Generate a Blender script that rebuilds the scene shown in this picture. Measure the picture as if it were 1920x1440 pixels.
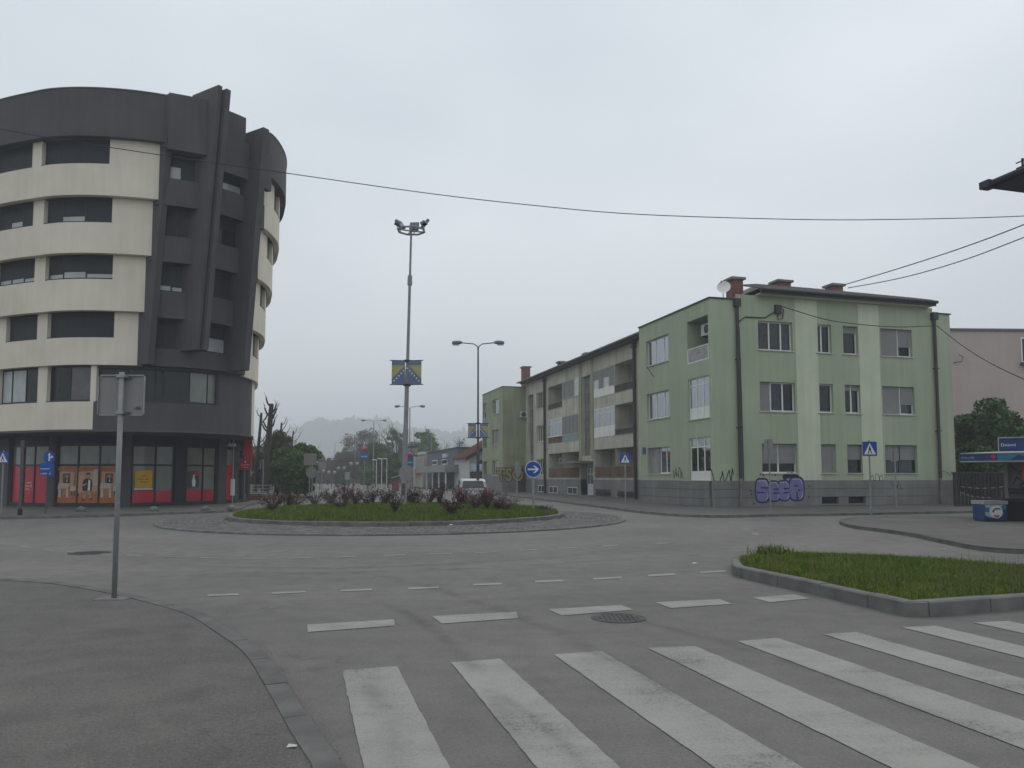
import bpy, bmesh, math, random
import numpy as np
from mathutils import Matrix, Vector
random.seed(7)
for o in list(bpy.data.objects): bpy.data.objects.remove(o)
scene = bpy.context.scene
COL = scene.collection
R = math.radians

# ------------------------------------------------------------------ camera
FOC = 1440.0; EYE = 1.6; PITCH = R(4.0); ROLL = R(-0.1); HOR = 894.0
SHY = HOR - 720 - FOC * math.tan(PITCH)
cd = bpy.data.cameras.new('camera'); cam = bpy.data.objects.new('camera', cd); COL.objects.link(cam)
cd.sensor_width = 36.0; cd.lens = FOC / 1920 * 36; cd.shift_y = SHY / 1920
cd.clip_start = 0.05; cd.clip_end = 6000
cam.matrix_world = Matrix.Translation((0, 0, EYE)) @ Matrix.Rotation(R(90) + PITCH, 4, 'X') @ Matrix.Rotation(ROLL, 4, 'Z')
scene.camera = cam

# ------------------------------------------------------------------ world (overcast)
SUN_EL, SUN_AZ = R(52), R(200)
world = bpy.data.worlds.new('World'); scene.world = world; world.use_nodes = True
wt = world.node_tree; wt.nodes.clear()
wout = wt.nodes.new('ShaderNodeOutputWorld')
sky = wt.nodes.new('ShaderNodeTexSky'); sky.sky_type = 'NISHITA'; sky.sun_disc = False
sky.sun_elevation = SUN_EL; sky.sun_rotation = SUN_AZ; sky.dust_density = 3.0
bg_sky = wt.nodes.new('ShaderNodeBackground'); bg_sky.inputs[1].default_value = 0.06
wt.links.new(sky.outputs[0], bg_sky.inputs[0])
tc = wt.nodes.new('ShaderNodeTexCoord')
mp = wt.nodes.new('ShaderNodeMapping'); mp.inputs['Scale'].default_value = (1.0, 1.0, 2.2)
wt.links.new(tc.outputs['Generated'], mp.inputs[0])
cl = wt.nodes.new('ShaderNodeTexNoise'); cl.inputs['Scale'].default_value = 1.3; cl.inputs['Detail'].default_value = 3
cl.inputs['Roughness'].default_value = 0.45
wt.links.new(mp.outputs[0], cl.inputs[0])
ramp = wt.nodes.new('ShaderNodeValToRGB')
ramp.color_ramp.elements[0].position = 0.36; ramp.color_ramp.elements[0].color = (0.69, 0.76, 0.83, 1)
ramp.color_ramp.elements[1].position = 0.66; ramp.color_ramp.elements[1].color = (0.94, 1.0, 1.05, 1)
wt.links.new(cl.outputs['Fac'], ramp.inputs[0])
# an overcast dome is brighter overhead than at the horizon
sep = wt.nodes.new('ShaderNodeSeparateXYZ'); wt.links.new(tc.outputs['Generated'], sep.inputs[0])
el = wt.nodes.new('ShaderNodeMapRange'); el.inputs['From Min'].default_value = 0.0; el.inputs['From Max'].default_value = 0.75
el.inputs['To Min'].default_value = 0.86; el.inputs['To Max'].default_value = 1.12
wt.links.new(sep.outputs['Z'], el.inputs[0])
bg_cl = wt.nodes.new('ShaderNodeBackground')
wt.links.new(ramp.outputs[0], bg_cl.inputs[0]); wt.links.new(el.outputs[0], bg_cl.inputs[1])
mx = wt.nodes.new('ShaderNodeMixShader'); mx.inputs[0].default_value = 0.93
wt.links.new(bg_sky.outputs[0], mx.inputs[1]); wt.links.new(bg_cl.outputs[0], mx.inputs[2])
wt.links.new(mx.outputs[0], wout.inputs[0])

# ------------------------------------------------------------------ sun behind cloud
sd = bpy.data.lights.new('sun', 'SUN'); sd.energy = 0.6; sd.angle = R(35); sd.color = (1.0, 0.96, 0.9)
so = bpy.data.objects.new('sun', sd); COL.objects.link(so)
so.rotation_euler = (R(90) - SUN_EL, 0, R(180) - SUN_AZ + R(180))
so.location = (0, 0, 60)

vs = scene.view_settings
vs.view_transform = 'Standard'; vs.look = 'None'; vs.exposure = 0.0; vs.gamma = 1.0; vs.use_curve_mapping = False
scene.render.engine = 'CYCLES'
scene.cycles.max_bounces = 6; scene.cycles.diffuse_bounces = 3; scene.cycles.glossy_bounces = 2
scene.cycles.transparent_max_bounces = 8; scene.cycles.volume_bounces = 1

# ------------------------------------------------------------------ survey helpers (camera -> place)
_CP, _SP = math.cos(PITCH), math.sin(PITCH)
_CR, _SR = math.cos(ROLL), math.sin(ROLL)
def ray(px, py):
    u = (px - 960) / FOC; v = -(py - 720 - SHY) / FOC
    u, v = u * _CR - v * _SR, u * _SR + v * _CR
    return (u, _CP - v * _SP, _SP + v * _CP)
def gz(px, py, z=0.0):
    d = ray(px, py); t = (z - EYE) / d[2]
    return (d[0] * t, d[1] * t)
def aty(px, py, y):
    d = ray(px, py); t = y / d[1]
    return (d[0] * t, y, EYE + d[2] * t)
def proj(x, y, z):
    z -= EYE
    f = y * _CP + z * _SP; w = -y * _SP + z * _CP
    u, v = x / f, w / f
    u, v = u * _CR + v * _SR, -u * _SR + v * _CR
    return (960 + u * FOC, 720 + SHY - v * FOC)

# ------------------------------------------------------------------ materials
MATS = {}
def mat(name, col, rough=0.8, var=0.12, scale=2.0, bump=0.0, bscale=60.0, spec=0.3, metal=0.0, col2=None, detail=5, speck=0.0, sscale=300.0, streak=0.0):
    """principled material: base colour varied by a noise, optional second colour, fine speckle, vertical dirt streaks, bump"""
    if name in MATS: return MATS[name]
    m = bpy.data.materials.new(name); m.use_nodes = True
    nt = m.node_tree; b = nt.nodes['Principled BSDF']; L = nt.links
    b.inputs['Roughness'].default_value = rough; b.inputs['Metallic'].default_value = metal
    b.inputs['Specular IOR Level'].default_value = spec
    t = nt.nodes.new('ShaderNodeNewGeometry'); pos = t.outputs['Position']
    n = nt.nodes.new('ShaderNodeTexNoise'); n.inputs['Scale'].default_value = scale; n.inputs['Detail'].default_value = detail
    L.new(pos, n.inputs[0])
    r = nt.nodes.new('ShaderNodeValToRGB'); L.new(n.outputs['Fac'], r.inputs[0])
    c2 = col2 if col2 else tuple(c * (1 + var) for c in col); c1 = col if col2 else tuple(c * (1 - var) for c in col)
    r.color_ramp.elements[0].position = 0.33; r.color_ramp.elements[0].color = (*c1, 1)
    r.color_ramp.elements[1].position = 0.67; r.color_ramp.elements[1].color = (*[min(1, c) for c in c2], 1)
    out = r.outputs[0]
    def mul(out, fac_socket, lo, hi):
        mr = nt.nodes.new('ShaderNodeMapRange'); mr.inputs['From Min'].default_value = 0.3; mr.inputs['From Max'].default_value = 0.7
        mr.inputs['To Min'].default_value = lo; mr.inputs['To Max'].default_value = hi
        L.new(fac_socket, mr.inputs[0])
        mm = nt.nodes.new('ShaderNodeMix'); mm.data_type = 'RGBA'; mm.blend_type = 'MULTIPLY'; mm.inputs[0].default_value = 1.0
        L.new(out, mm.inputs[6]); L.new(mr.outputs[0], mm.inputs[7]); return mm.outputs[2]
    if speck:
        n2 = nt.nodes.new('ShaderNodeTexNoise'); n2.inputs['Scale'].default_value = sscale; n2.inputs['Detail'].default_value = 2
        L.new(pos, n2.inputs[0]); out = mul(out, n2.outputs['Fac'], 1 - speck, 1 + speck)
    if streak:
        mp_ = nt.nodes.new('ShaderNodeMapping'); mp_.inputs['Scale'].default_value = (2.2, 2.2, 0.16); L.new(pos, mp_.inputs[0])
        n3 = nt.nodes.new('ShaderNodeTexNoise'); n3.inputs['Scale'].default_value = 1.6; n3.inputs['Detail'].default_value = 6
        L.new(mp_.outputs[0], n3.inputs[0]); out = mul(out, n3.outputs['Fac'], 1 - streak, 1 + streak * 0.4)
    L.new(out, b.inputs['Base Color'])
    if bump:
        n4 = nt.nodes.new('ShaderNodeTexNoise'); n4.inputs['Scale'].default_value = bscale; n4.inputs['Detail'].default_value = 3
        L.new(pos, n4.inputs[0]); bp = nt.nodes.new('ShaderNodeBump'); bp.inputs['Strength'].default_value = bump
        bp.inputs['Distance'].default_value = 0.02; L.new(n4.outputs['Fac'], bp.inputs['Height']); L.new(bp.outputs[0], b.inputs['Normal'])
    MATS[name] = m
    return m
def glass(name, tint, through):
    """window glass: mirror-like coat over a see-through pane"""
    if name in MATS: return MATS[name]
    m = bpy.data.materials.new(name); m.use_nodes = True; nt = m.node_tree; nt.nodes.clear(); L = nt.links
    o = nt.nodes.new('ShaderNodeOutputMaterial')
    g = nt.nodes.new('ShaderNodeBsdfGlossy'); g.inputs['Roughness'].default_value = 0.03; g.inputs['Color'].default_value = (0.40, 0.42, 0.44, 1)
    t = nt.nodes.new('ShaderNodeBsdfTransparent'); t.inputs['Color'].default_value = (*[min(1, c) for c in through], 1)
    f = nt.nodes.new('ShaderNodeFresnel'); f.inputs['IOR'].default_value = tint
    x = nt.nodes.new('ShaderNodeMixShader'); L.new(f.outputs[0], x.inputs[0]); L.new(t.outputs[0], x.inputs[1]); L.new(g.outputs[0], x.inputs[2])
    L.new(x.outputs[0], o.inputs[0]); MATS[name] = m
    return m

# ------------------------------------------------------------------ mesh builder
class MB:
    def __init__(s): s.v = []; s.f = []
    def add(s, vs, fs):
        b = len(s.v); s.v += [tuple(p) for p in vs]; s.f += [tuple(i + b for i in f) for f in fs]; return s
    def hexa(s, p):  # 8 pts: bottom 4 ccw, top 4 ccw
        return s.add(p, [(3, 2, 1, 0), (4, 5, 6, 7), (0, 1, 5, 4), (1, 2, 6, 5), (2, 3, 7, 6), (3, 0, 4, 7)])
    def box(s, x0, x1, y0, y1, z0, z1):
        return s.hexa([(x0, y0, z0), (x1, y0, z0), (x1, y1, z0), (x0, y1, z0), (x0, y0, z1), (x1, y0, z1), (x1, y1, z1), (x0, y1, z1)])
    def fbox(s, F, u0, u1, z0, z1, n0, n1):
        P = F.pt
        return s.hexa([P(u0, z0, n1), P(u1, z0, n1), P(u1, z0, n0), P(u0, z0, n0), P(u0, z1, n1), P(u1, z1, n1), P(u1, z1, n0), P(u0, z1, n0)])
    def prism(s, poly, z0, z1):
        n = len(poly)
        s.add([(x, y, z0) for x, y in poly] + [(x, y, z1) for x, y in poly],
              [tuple(range(n - 1, -1, -1)), tuple(range(n, 2 * n))] + [(i, (i + 1) % n, n + (i + 1) % n, n + i) for i in range(n)])
        return s
    def cyl(s, p0, p1, r0, r1=None, n=10, caps=True):
        r1 = r0 if r1 is None else r1
        p0 = Vector(p0); p1 = Vector(p1); d = (p1 - p0)
        if d.length < 1e-6: return s
        d.normalize(); a = d.orthogonal().normalized(); b = d.cross(a)
        vs = []
        for p, r in ((p0, r0), (p1, r1)):
            for i in range(n):
                t = 2 * math.pi * i / n
                vs.append(p + a * (math.cos(t) * r) + b * (math.sin(t) * r))
        fs = [(i, (i + 1) % n, n + (i + 1) % n, n + i) for i in range(n)]
        if caps: fs += [tuple(range(n - 1, -1, -1)), tuple(range(n, 2 * n))]
        return s.add(vs, fs)
    def tube(s, pts, r, n=6):
        pts = [Vector(p) for p in pts]; rr = r if isinstance(r, (list, tuple)) else [r] * len(pts)
        vs = []; a = None
        for i, p in enumerate(pts):
            d = (pts[min(i + 1, len(pts) - 1)] - pts[max(i - 1, 0)]).normalized()
            if a is None: a = d.orthogonal().normalized()
            a = (a - d * a.dot(d)); a = a.normalized() if a.length > 1e-5 else d.orthogonal().normalized()
            b = d.cross(a)
            for k in range(n):
                t = 2 * math.pi * k / n; vs.append(p + a * (math.cos(t) * rr[i]) + b * (math.sin(t) * rr[i]))
        m = len(pts); fs = [tuple(range(n - 1, -1, -1)), tuple(range((m - 1) * n, m * n))]
        for i in range(m - 1):
            for k in range(n): fs.append((i * n + k, i * n + (k + 1) % n, (i + 1) * n + (k + 1) % n, (i + 1) * n + k))
        return s.add(vs, fs)
    def lathe(s, prof, c=(0, 0, 0), n=16):
        vs = []; fs = []
        for r, z in prof:
            for k in range(n):
                t = 2 * math.pi * k / n; vs.append((c[0] + r * math.cos(t), c[1] + r * math.sin(t), c[2] + z))
        for i in range(len(prof) - 1):
            for k in range(n): fs.append((i * n + k, i * n + (k + 1) % n, (i + 1) * n + (k + 1) % n, (i + 1) * n + k))
        fs += [tuple(range(n - 1, -1, -1)), tuple(range((len(prof) - 1) * n, len(prof) * n))]
        return s.add(vs, fs)
    def fpoly(s, F, pts, n0, n1):  # extruded polygon in a facade frame, pts (u,z)
        n = len(pts)
        area = sum(pts[i][0] * pts[(i + 1) % n][1] - pts[(i + 1) % n][0] * pts[i][1] for i in range(n))
        if area < 0: pts = pts[::-1]
        s.add([F.pt(u, z, n0) for u, z in pts] + [F.pt(u, z, n1) for u, z in pts],
              [tuple(range(n - 1, -1, -1)), tuple(range(n, 2 * n))] + [(i, (i + 1) % n, n + (i + 1) % n, n + i) for i in range(n)])
        return s
    def mesh(s, name):
        me = bpy.data.meshes.new(name); me.from_pydata(s.v, [], s.f); me.update(); return me
class FR:  # vertical facade frame: u along, z up, n outwards
    def __init__(s, o, u, n=None, z=0.0):
        l = math.hypot(*u); s.o = o; s.u = (u[0] / l, u[1] / l); s.z0 = z
        s.n = n if n else (s.u[1], -s.u[0])
    def pt(s, u, z, n=0.0): return (s.o[0] + s.u[0] * u + s.n[0] * n, s.o[1] + s.u[1] * u + s.n[1] * n, s.z0 + z)
    def hit(s, px, py):
        d = ray(px, py)
        k = (s.n[0] * s.o[0] + s.n[1] * s.o[1]) / (s.n[0] * d[0] + s.n[1] * d[1])
        x, y = d[0] * k, d[1] * k
        return ((x - s.o[0]) * s.u[0] + (y - s.o[1]) * s.u[1], EYE + d[2] * k)
    def rect(s, x0, x1, y0, y1):
        ym = (y0 + y1) / 2; xm = (x0 + x1) / 2
        a, b = s.hit(x0, ym)[0], s.hit(x1, ym)[0]
        return (min(a, b), max(a, b), s.hit(xm, y1)[1], s.hit(xm, y0)[1])

# ------------------------------------------------------------------ things and parts
def tag(o, label=None, cat=None, group=None, kind=None):
    if label: o['label'] = label
    if cat: o['category'] = cat
    if group: o['group'] = group
    if kind: o['kind'] = kind
    return o
def thing(name, label, cat, loc=(0, 0, 0), rz=0.0, group=None):
    o = bpy.data.objects.new(name, None); COL.objects.link(o); o.empty_display_size = 0.2
    o.location = loc; o.rotation_euler = (0, 0, rz)
    return tag(o, label, cat, group)
def rootof(o):
    while o.parent: o = o.parent
    return o
def part(parent, name, mb, m, world=True, smooth=False, label=None, kind=None):
    """one mesh object; coordinates are world unless world=False (then local to the thing)"""
    me = mb if isinstance(mb, bpy.types.Mesh) else mb.mesh(name)
    if parent is not None and world:
        r = rootof(parent); c, s_ = math.cos(-r.rotation_euler[2]), math.sin(-r.rotation_euler[2])
        M = Matrix.Rotation(-r.rotation_euler[2], 4, 'Z') @ Matrix.Translation(-Vector(r.location))
        me.transform(M)
    if m is not None: me.materials.append(m)
    if smooth:
        for p in me.polygons: p.use_smooth = True
    o = bpy.data.objects.new(name, me); COL.objects.link(o)
    if parent is not None: o.parent = parent
    return tag(o, label, None, None, kind)
def solo(name, mb, m, label, cat, group=None, smooth=False, kind=None, base=None):
    """a thing that is one mesh; base = its foot, which becomes the origin"""
    me = mb if isinstance(mb, bpy.types.Mesh) else mb.mesh(name)
    if base is not None: me.transform(Matrix.Translation(-Vector(base)))
    me.materials.append(m)
    if smooth:
        for p in me.polygons: p.use_smooth = True
    o = bpy.data.objects.new(name, me); COL.objects.link(o)
    if base is not None: o.location = base
    return tag(o, label, cat, group, kind)
def struct(name, mb, m, parent=None, smooth=False):
    me = mb if isinstance(mb, bpy.types.Mesh) else mb.mesh(name)
    me.materials.append(m)
    if smooth:
        for p in me.polygons: p.use_smooth = True
    o = bpy.data.objects.new(name, me); COL.objects.link(o)
    if parent is not None: o.parent = parent
    else: o['kind'] = 'structure'
    return o
def dup(root, loc, rz=0.0, label=None, scale=None):
    def cp(o, par):
        c = o.copy(); COL.objects.link(c); c.parent = par
        for ch in o.children: cp(ch, c)
        return c
    r = cp(root, None); r.location = loc; r.rotation_euler = (0, 0, rz)
    if scale: r.scale = scale
    if label: r['label'] = label
    return r
def text_mesh(txt, size, offset=0.0, extrude=0.0, align='CENTER'):
    c = bpy.data.curves.new('t', 'FONT'); c.body = txt; c.size = size; c.offset = offset; c.extrude = extrude
    c.align_x = align; c.align_y = 'CENTER'; c.resolution_u = 4
    o = bpy.data.objects.new('t', c); COL.objects.link(o)
    dg = bpy.context.evaluated_depsgraph_get(); dg.update()
    me = bpy.data.meshes.new_from_object(o.evaluated_get(dg))
    bpy.data.objects.remove(o); bpy.data.curves.remove(c)
    me.materials.clear()
    return me
def text_on(F, u, z, n, txt, size, **k):
    sx = k.pop('sx', 1.0); me = text_mesh(txt, size, **k)
    M = Matrix(((F.u[0], 0, F.n[0], 0), (F.u[1], 0, F.n[1], 0), (0, 1, 0, 0), (0, 0, 0, 1)))
    p = F.pt(u, z, n)
    me.transform(Matrix.Translation(p) @ M @ Matrix.Diagonal((sx, 1, 1, 1)))
    return me
def np_mesh(name, V, Fc):
    """fast mesh: V (n,3) array, Fc (m,k) int array"""
    V = np.asarray(V, dtype=np.float32); Fc = np.asarray(Fc, dtype=np.int32); k = Fc.shape[1]
    me = bpy.data.meshes.new(name)
    me.vertices.add(len(V)); me.vertices.foreach_set('co', V.ravel())
    me.loops.add(Fc.size); me.loops.foreach_set('vertex_index', Fc.ravel())
    me.polygons.add(len(Fc)); me.polygons.foreach_set('loop_start', np.arange(0, Fc.size, k, dtype=np.int32))
    me.polygons.foreach_set('loop_total', np.full(len(Fc), k, dtype=np.int32))
    me.update(calc_edges=True); me.validate(); return me
def catmull(pts, per=8, closed=False):
    P = [Vector((p[0], p[1], 0)) for p in pts]; out = []; n = len(P)
    rng = range(n if closed else n - 1)
    for i in rng:
        g = (lambda j: P[j % n]) if closed else (lambda j: P[max(0, min(n - 1, j))])
        p0, p1, p2, p3 = g(i - 1), g(i), g(i + 1), g(i + 2)
        for k in range(per):
            t = k / per
            q = 0.5 * ((2 * p1) + (p2 - p0) * t + (2 * p0 - 5 * p1 + 4 * p2 - p3) * t * t + (3 * p1 - p0 - 3 * p2 + p3) * t ** 3)
            out.append((q.x, q.y))
    if not closed: out.append((P[-1].x, P[-1].y))
    return out
def inset(poly, d):
    """offset a closed polygon; d>0 shrinks a ccw polygon"""
    n = len(poly); out = []
    for i in range(n):
        a, b, c = Vector(poly[i - 1]), Vector(poly[i]), Vector(poly[(i + 1) % n])
        e1 = (b - a); e2 = (c - b)
        if e1.length < 1e-6: e1 = e2
        if e2.length < 1e-6: e2 = e1
        n1 = Vector((-e1.y, e1.x)).normalized(); n2 = Vector((-e2.y, e2.x)).normalized()
        m = (n1 + n2); m = m.normalized() if m.length > 1e-6 else n1
        k = d / max(0.45, m.dot(n1)); out.append((b.x + m.x * k, b.y + m.y * k))
    return out
def ccw(p):
    a = sum(p[i][0] * p[(i + 1) % len(p)][1] - p[(i + 1) % len(p)][0] * p[i][1] for i in range(len(p)))
    return p if a > 0 else p[::-1]
# ------------------------------------------------------------------ materials of the place
def tarmac(name, c1, c2, big, crack, speck, seed, lanes=False):
    """old asphalt: broad worn patches, streaks along the traffic, aggregate, hairline cracks and dark stains"""
    m = bpy.data.materials.new(name); m.use_nodes = True; nt = m.node_tree; b = nt.nodes['Principled BSDF']; L = nt.links
    b.inputs['Roughness'].default_value = 0.8; b.inputs['Specular IOR Level'].default_value = 0.35
    g = nt.nodes.new('ShaderNodeNewGeometry'); P = g.outputs['Position']
    def noise(scale, detail, rough=.5, src=P, off=0.0):
        n = nt.nodes.new('ShaderNodeTexNoise'); n.inputs['Scale'].default_value = scale; n.inputs['Detail'].default_value = detail; n.inputs['Roughness'].default_value = rough
        if off:
            q = nt.nodes.new('ShaderNodeVectorMath'); q.operation = 'ADD'; q.inputs[1].default_value = (off, off * 1.7, 0); L.new(src, q.inputs[0]); src = q.outputs[0]
        L.new(src, n.inputs[0]); return n.outputs['Fac']
    def rng(s, a, b_, lo, hi):
        r = nt.nodes.new('ShaderNodeMapRange'); r.inputs['From Min'].default_value = a; r.inputs['From Max'].default_value = b_; r.inputs['To Min'].default_value = lo; r.inputs['To Max'].default_value = hi; L.new(s, r.inputs[0]); return r.outputs[0]
    def mul(a, f):
        x = nt.nodes.new('ShaderNodeMix'); x.data_type = 'RGBA'; x.blend_type = 'MULTIPLY'; x.inputs[0].default_value = 1; L.new(a, x.inputs[6]); L.new(f, x.inputs[7]); return x.outputs[2]
    r = nt.nodes.new('ShaderNodeValToRGB'); L.new(noise(big, 6, .55, off=seed), r.inputs[0])
    r.color_ramp.elements[0].position = .32; r.color_ramp.elements[0].color = (*c1, 1); r.color_ramp.elements[1].position = .68; r.color_ramp.elements[1].color = (*c2, 1)
    c = r.outputs[0]
    c = mul(c, rng(noise(150, 2), .3, .7, 1 - speck, 1 + speck)); c = mul(c, rng(noise(38, 3), .3, .75, 1 - speck * .5, 1 + speck * .5))
    c = mul(c, rng(noise(2.6, 6, .65, off=seed + 3), .35, .6, .84, 1.04))      # blotches
    c = mul(c, rng(noise(.9, 4, .6, off=seed + 9), .62, .72, 1.0, .78))         # dark stains
    # cracks: edges of bent cells, only in some places
    nz = nt.nodes.new('ShaderNodeTexNoise'); nz.inputs['Scale'].default_value = 1.3; nz.inputs['Detail'].default_value = 5; L.new(P, nz.inputs[0])
    vm = nt.nodes.new('ShaderNodeVectorMath'); vm.operation = 'MULTIPLY_ADD'; vm.inputs[1].default_value = (1.3, 1.3, 0); L.new(nz.outputs['Color'], vm.inputs[0]); L.new(P, vm.inputs[2])
    vo = nt.nodes.new('ShaderNodeTexVoronoi'); vo.feature = 'DISTANCE_TO_EDGE'; vo.inputs['Scale'].default_value = crack; L.new(vm.outputs[0], vo.inputs['Vector'])
    ck = rng(vo.outputs['Distance'], 0.0, .006, 1.0, 0.0); mk = rng(noise(.35, 2, off=seed + 20), .52, .64, 0.0, .35)
    mm = nt.nodes.new('ShaderNodeMath'); mm.operation = 'MULTIPLY'; L.new(ck, mm.inputs[0]); L.new(mk, mm.inputs[1])
    iv = nt.nodes.new('ShaderNodeMath'); iv.operation = 'SUBTRACT'; iv.inputs[0].default_value = 1.0; L.new(mm.outputs[0], iv.inputs[1])
    c = mul(c, iv.outputs[0])
    if lanes:   # tyre-polished circling lanes round the island
        ds = nt.nodes.new('ShaderNodeVectorMath'); ds.operation = 'DISTANCE'; ds.inputs[1].default_value = (-4.45, 30.8, 0); L.new(vm.outputs[0], ds.inputs[0])
        lr = nt.nodes.new('ShaderNodeValToRGB'); L.new(rng(ds.outputs['Value'], 8, 28, 0, 1), lr.inputs[0]); lr.color_ramp.interpolation = 'EASE'
        el_ = lr.color_ramp.elements; el_[0].position = 0; el_[0].color = (.9, .9, .9, 1); el_[1].position = 1; el_[1].color = (1, 1, 1, 1)
        for p_, v_ in ((.12, 1.06), (.2, 1.0), (.27, 1.08), (.36, .93), (.43, 1.05), (.5, .98), (.57, 1.04), (.66, .9), (.8, .97)): e_ = el_.new(p_); e_.color = (v_, v_ * .995, v_ * .985, 1)
        c = mul(c, lr.outputs[0])
    L.new(c, b.inputs['Base Color'])
    bp = nt.nodes.new('ShaderNodeBump'); bp.inputs['Strength'].default_value = .45; bp.inputs['Distance'].default_value = .015; L.new(noise(170, 3), bp.inputs['Height']); L.new(bp.outputs[0], b.inputs['Normal'])
    return m
M_asph = tarmac('asphalt', (0.138, 0.129, 0.121), (0.184, 0.171, 0.159), 0.16, 0.45, .3, 1.0, True)
M_pave = tarmac('pavement_asphalt', (0.104, 0.096, 0.088), (0.142, 0.131, 0.119), 0.5, 0.7, .4, 7.0)
M_kerb = mat('kerb_concrete', (0.15, 0.148, 0.138), 0.85, var=0.22, scale=3.0, bump=0.3, bscale=80, speck=0.2, sscale=200)
M_kerbd = mat('kerb_concrete_dark', (0.12, 0.117, 0.11), 0.85, var=0.22, scale=3.0, bump=0.3, bscale=80, speck=0.2, sscale=200)
M_soil = mat('soil', (0.07, 0.06, 0.035), 0.95, var=0.3, scale=3)
M_sett = mat('granite_setts', (0.15, 0.143, 0.134), 0.8, var=0.25, scale=2.2, bump=0.2)
M_ground = mat('ground', (0.09, 0.1, 0.05), 0.95, var=0.3, scale=0.05)
M_iron = mat('cast_iron', (0.05, 0.05, 0.05), 0.6, var=0.25, scale=8, bump=0.4, bscale=50)
M_litter = mat('litter_paper', (0.5, 0.5, 0.47), 0.8)
def paint(name, base):
    """road paint worn through to the asphalt in patches and streaks"""
    m = bpy.data.materials.new(name); m.use_nodes = True; nt = m.node_tree; b = nt.nodes['Principled BSDF']; L = nt.links
    b.inputs['Roughness'].default_value = 0.75
    g = nt.nodes.new('ShaderNodeNewGeometry')
    n = nt.nodes.new('ShaderNodeTexNoise'); n.inputs['Scale'].default_value = 1.1; n.inputs['Detail'].default_value = 7; n.inputs['Roughness'].default_value = 0.62
    L.new(g.outputs['Position'], n.inputs[0])
    mp_ = nt.nodes.new('ShaderNodeMapping'); mp_.inputs['Scale'].default_value = (0.5, 5, 1); mp_.inputs['Rotation'].default_value = (0, 0, R(-62))
    L.new(g.outputs['Position'], mp_.inputs[0])
    n2 = nt.nodes.new('ShaderNodeTexNoise'); n2.inputs['Scale'].default_value = 1.2; n2.inputs['Detail'].default_value = 4; L.new(mp_.outputs[0], n2.inputs[0])
    n3 = nt.nodes.new('ShaderNodeTexNoise'); n3.inputs['Scale'].default_value = 55; n3.inputs['Detail'].default_value = 4; L.new(g.outputs['Position'], n3.inputs[0])
    a = nt.nodes.new('ShaderNodeMath'); a.operation = 'MULTIPLY_ADD'; a.inputs[1].default_value = 0.5; L.new(n.outputs['Fac'], a.inputs[0])
    m2 = nt.nodes.new('ShaderNodeMath'); m2.operation = 'MULTIPLY_ADD'; m2.inputs[1].default_value = 0.17; L.new(n2.outputs['Fac'], m2.inputs[0])
    m3 = nt.nodes.new('ShaderNodeMath'); m3.operation = 'MULTIPLY'; m3.inputs[1].default_value = 0.33; L.new(n3.outputs['Fac'], m3.inputs[0])
    L.new(m3.outputs[0], m2.inputs[2]); L.new(m2.outputs[0], a.inputs[2])
    r = nt.nodes.new('ShaderNodeValToRGB'); L.new(a.outputs[0], r.inputs[0])
    e = r.color_ramp.elements; e[0].position = 0.385; e[0].color = (0.13, 0.125, 0.117, 1); e[1].position = 0.56; e[1].color = (*base, 1)
    e2 = r.color_ramp.elements.new(0.45); e2.color = (*[0.80 * c for c in base], 1)
    L.new(r.outputs[0], b.inputs['Base Color']); return m
M_paint = paint('road_paint', (0.29, 0.278, 0.255))
M_paint2 = paint('road_paint_faint', (0.215, 0.21, 0.2))

# ------------------------------------------------------------------ ground, road
struct('ground', MB().add([(-2200, -500, -0.06), (2200, -500, -0.06), (2200, 2200, -0.06), (-2200, 2200, -0.06)], [(0, 1, 2, 3)]), M_ground)
struct('road', MB().add([(-75, -25, 0), (75, -25, 0), (75, 100, 0), (-75, 100, 0)], [(0, 1, 2, 3)]), M_asph)
# street running on behind the roundabout, along the green block
GA = R(16.0); GV = (math.cos(GA), math.sin(GA)); GU = (-math.sin(GA), math.cos(GA)); GC = (9.83, 37.66)
def GP(u, v): return (GC[0] + GU[0] * u + GV[0] * v, GC[1] + GU[1] * u + GV[1] * v)
struct('street', MB().add([(*GP(58, -15), -0.03), (*GP(58, -3), -0.03), (*GP(330, -3), -0.03), (*GP(330, -15), -0.03)], [(0, 1, 2, 3)]), M_asph)

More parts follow.
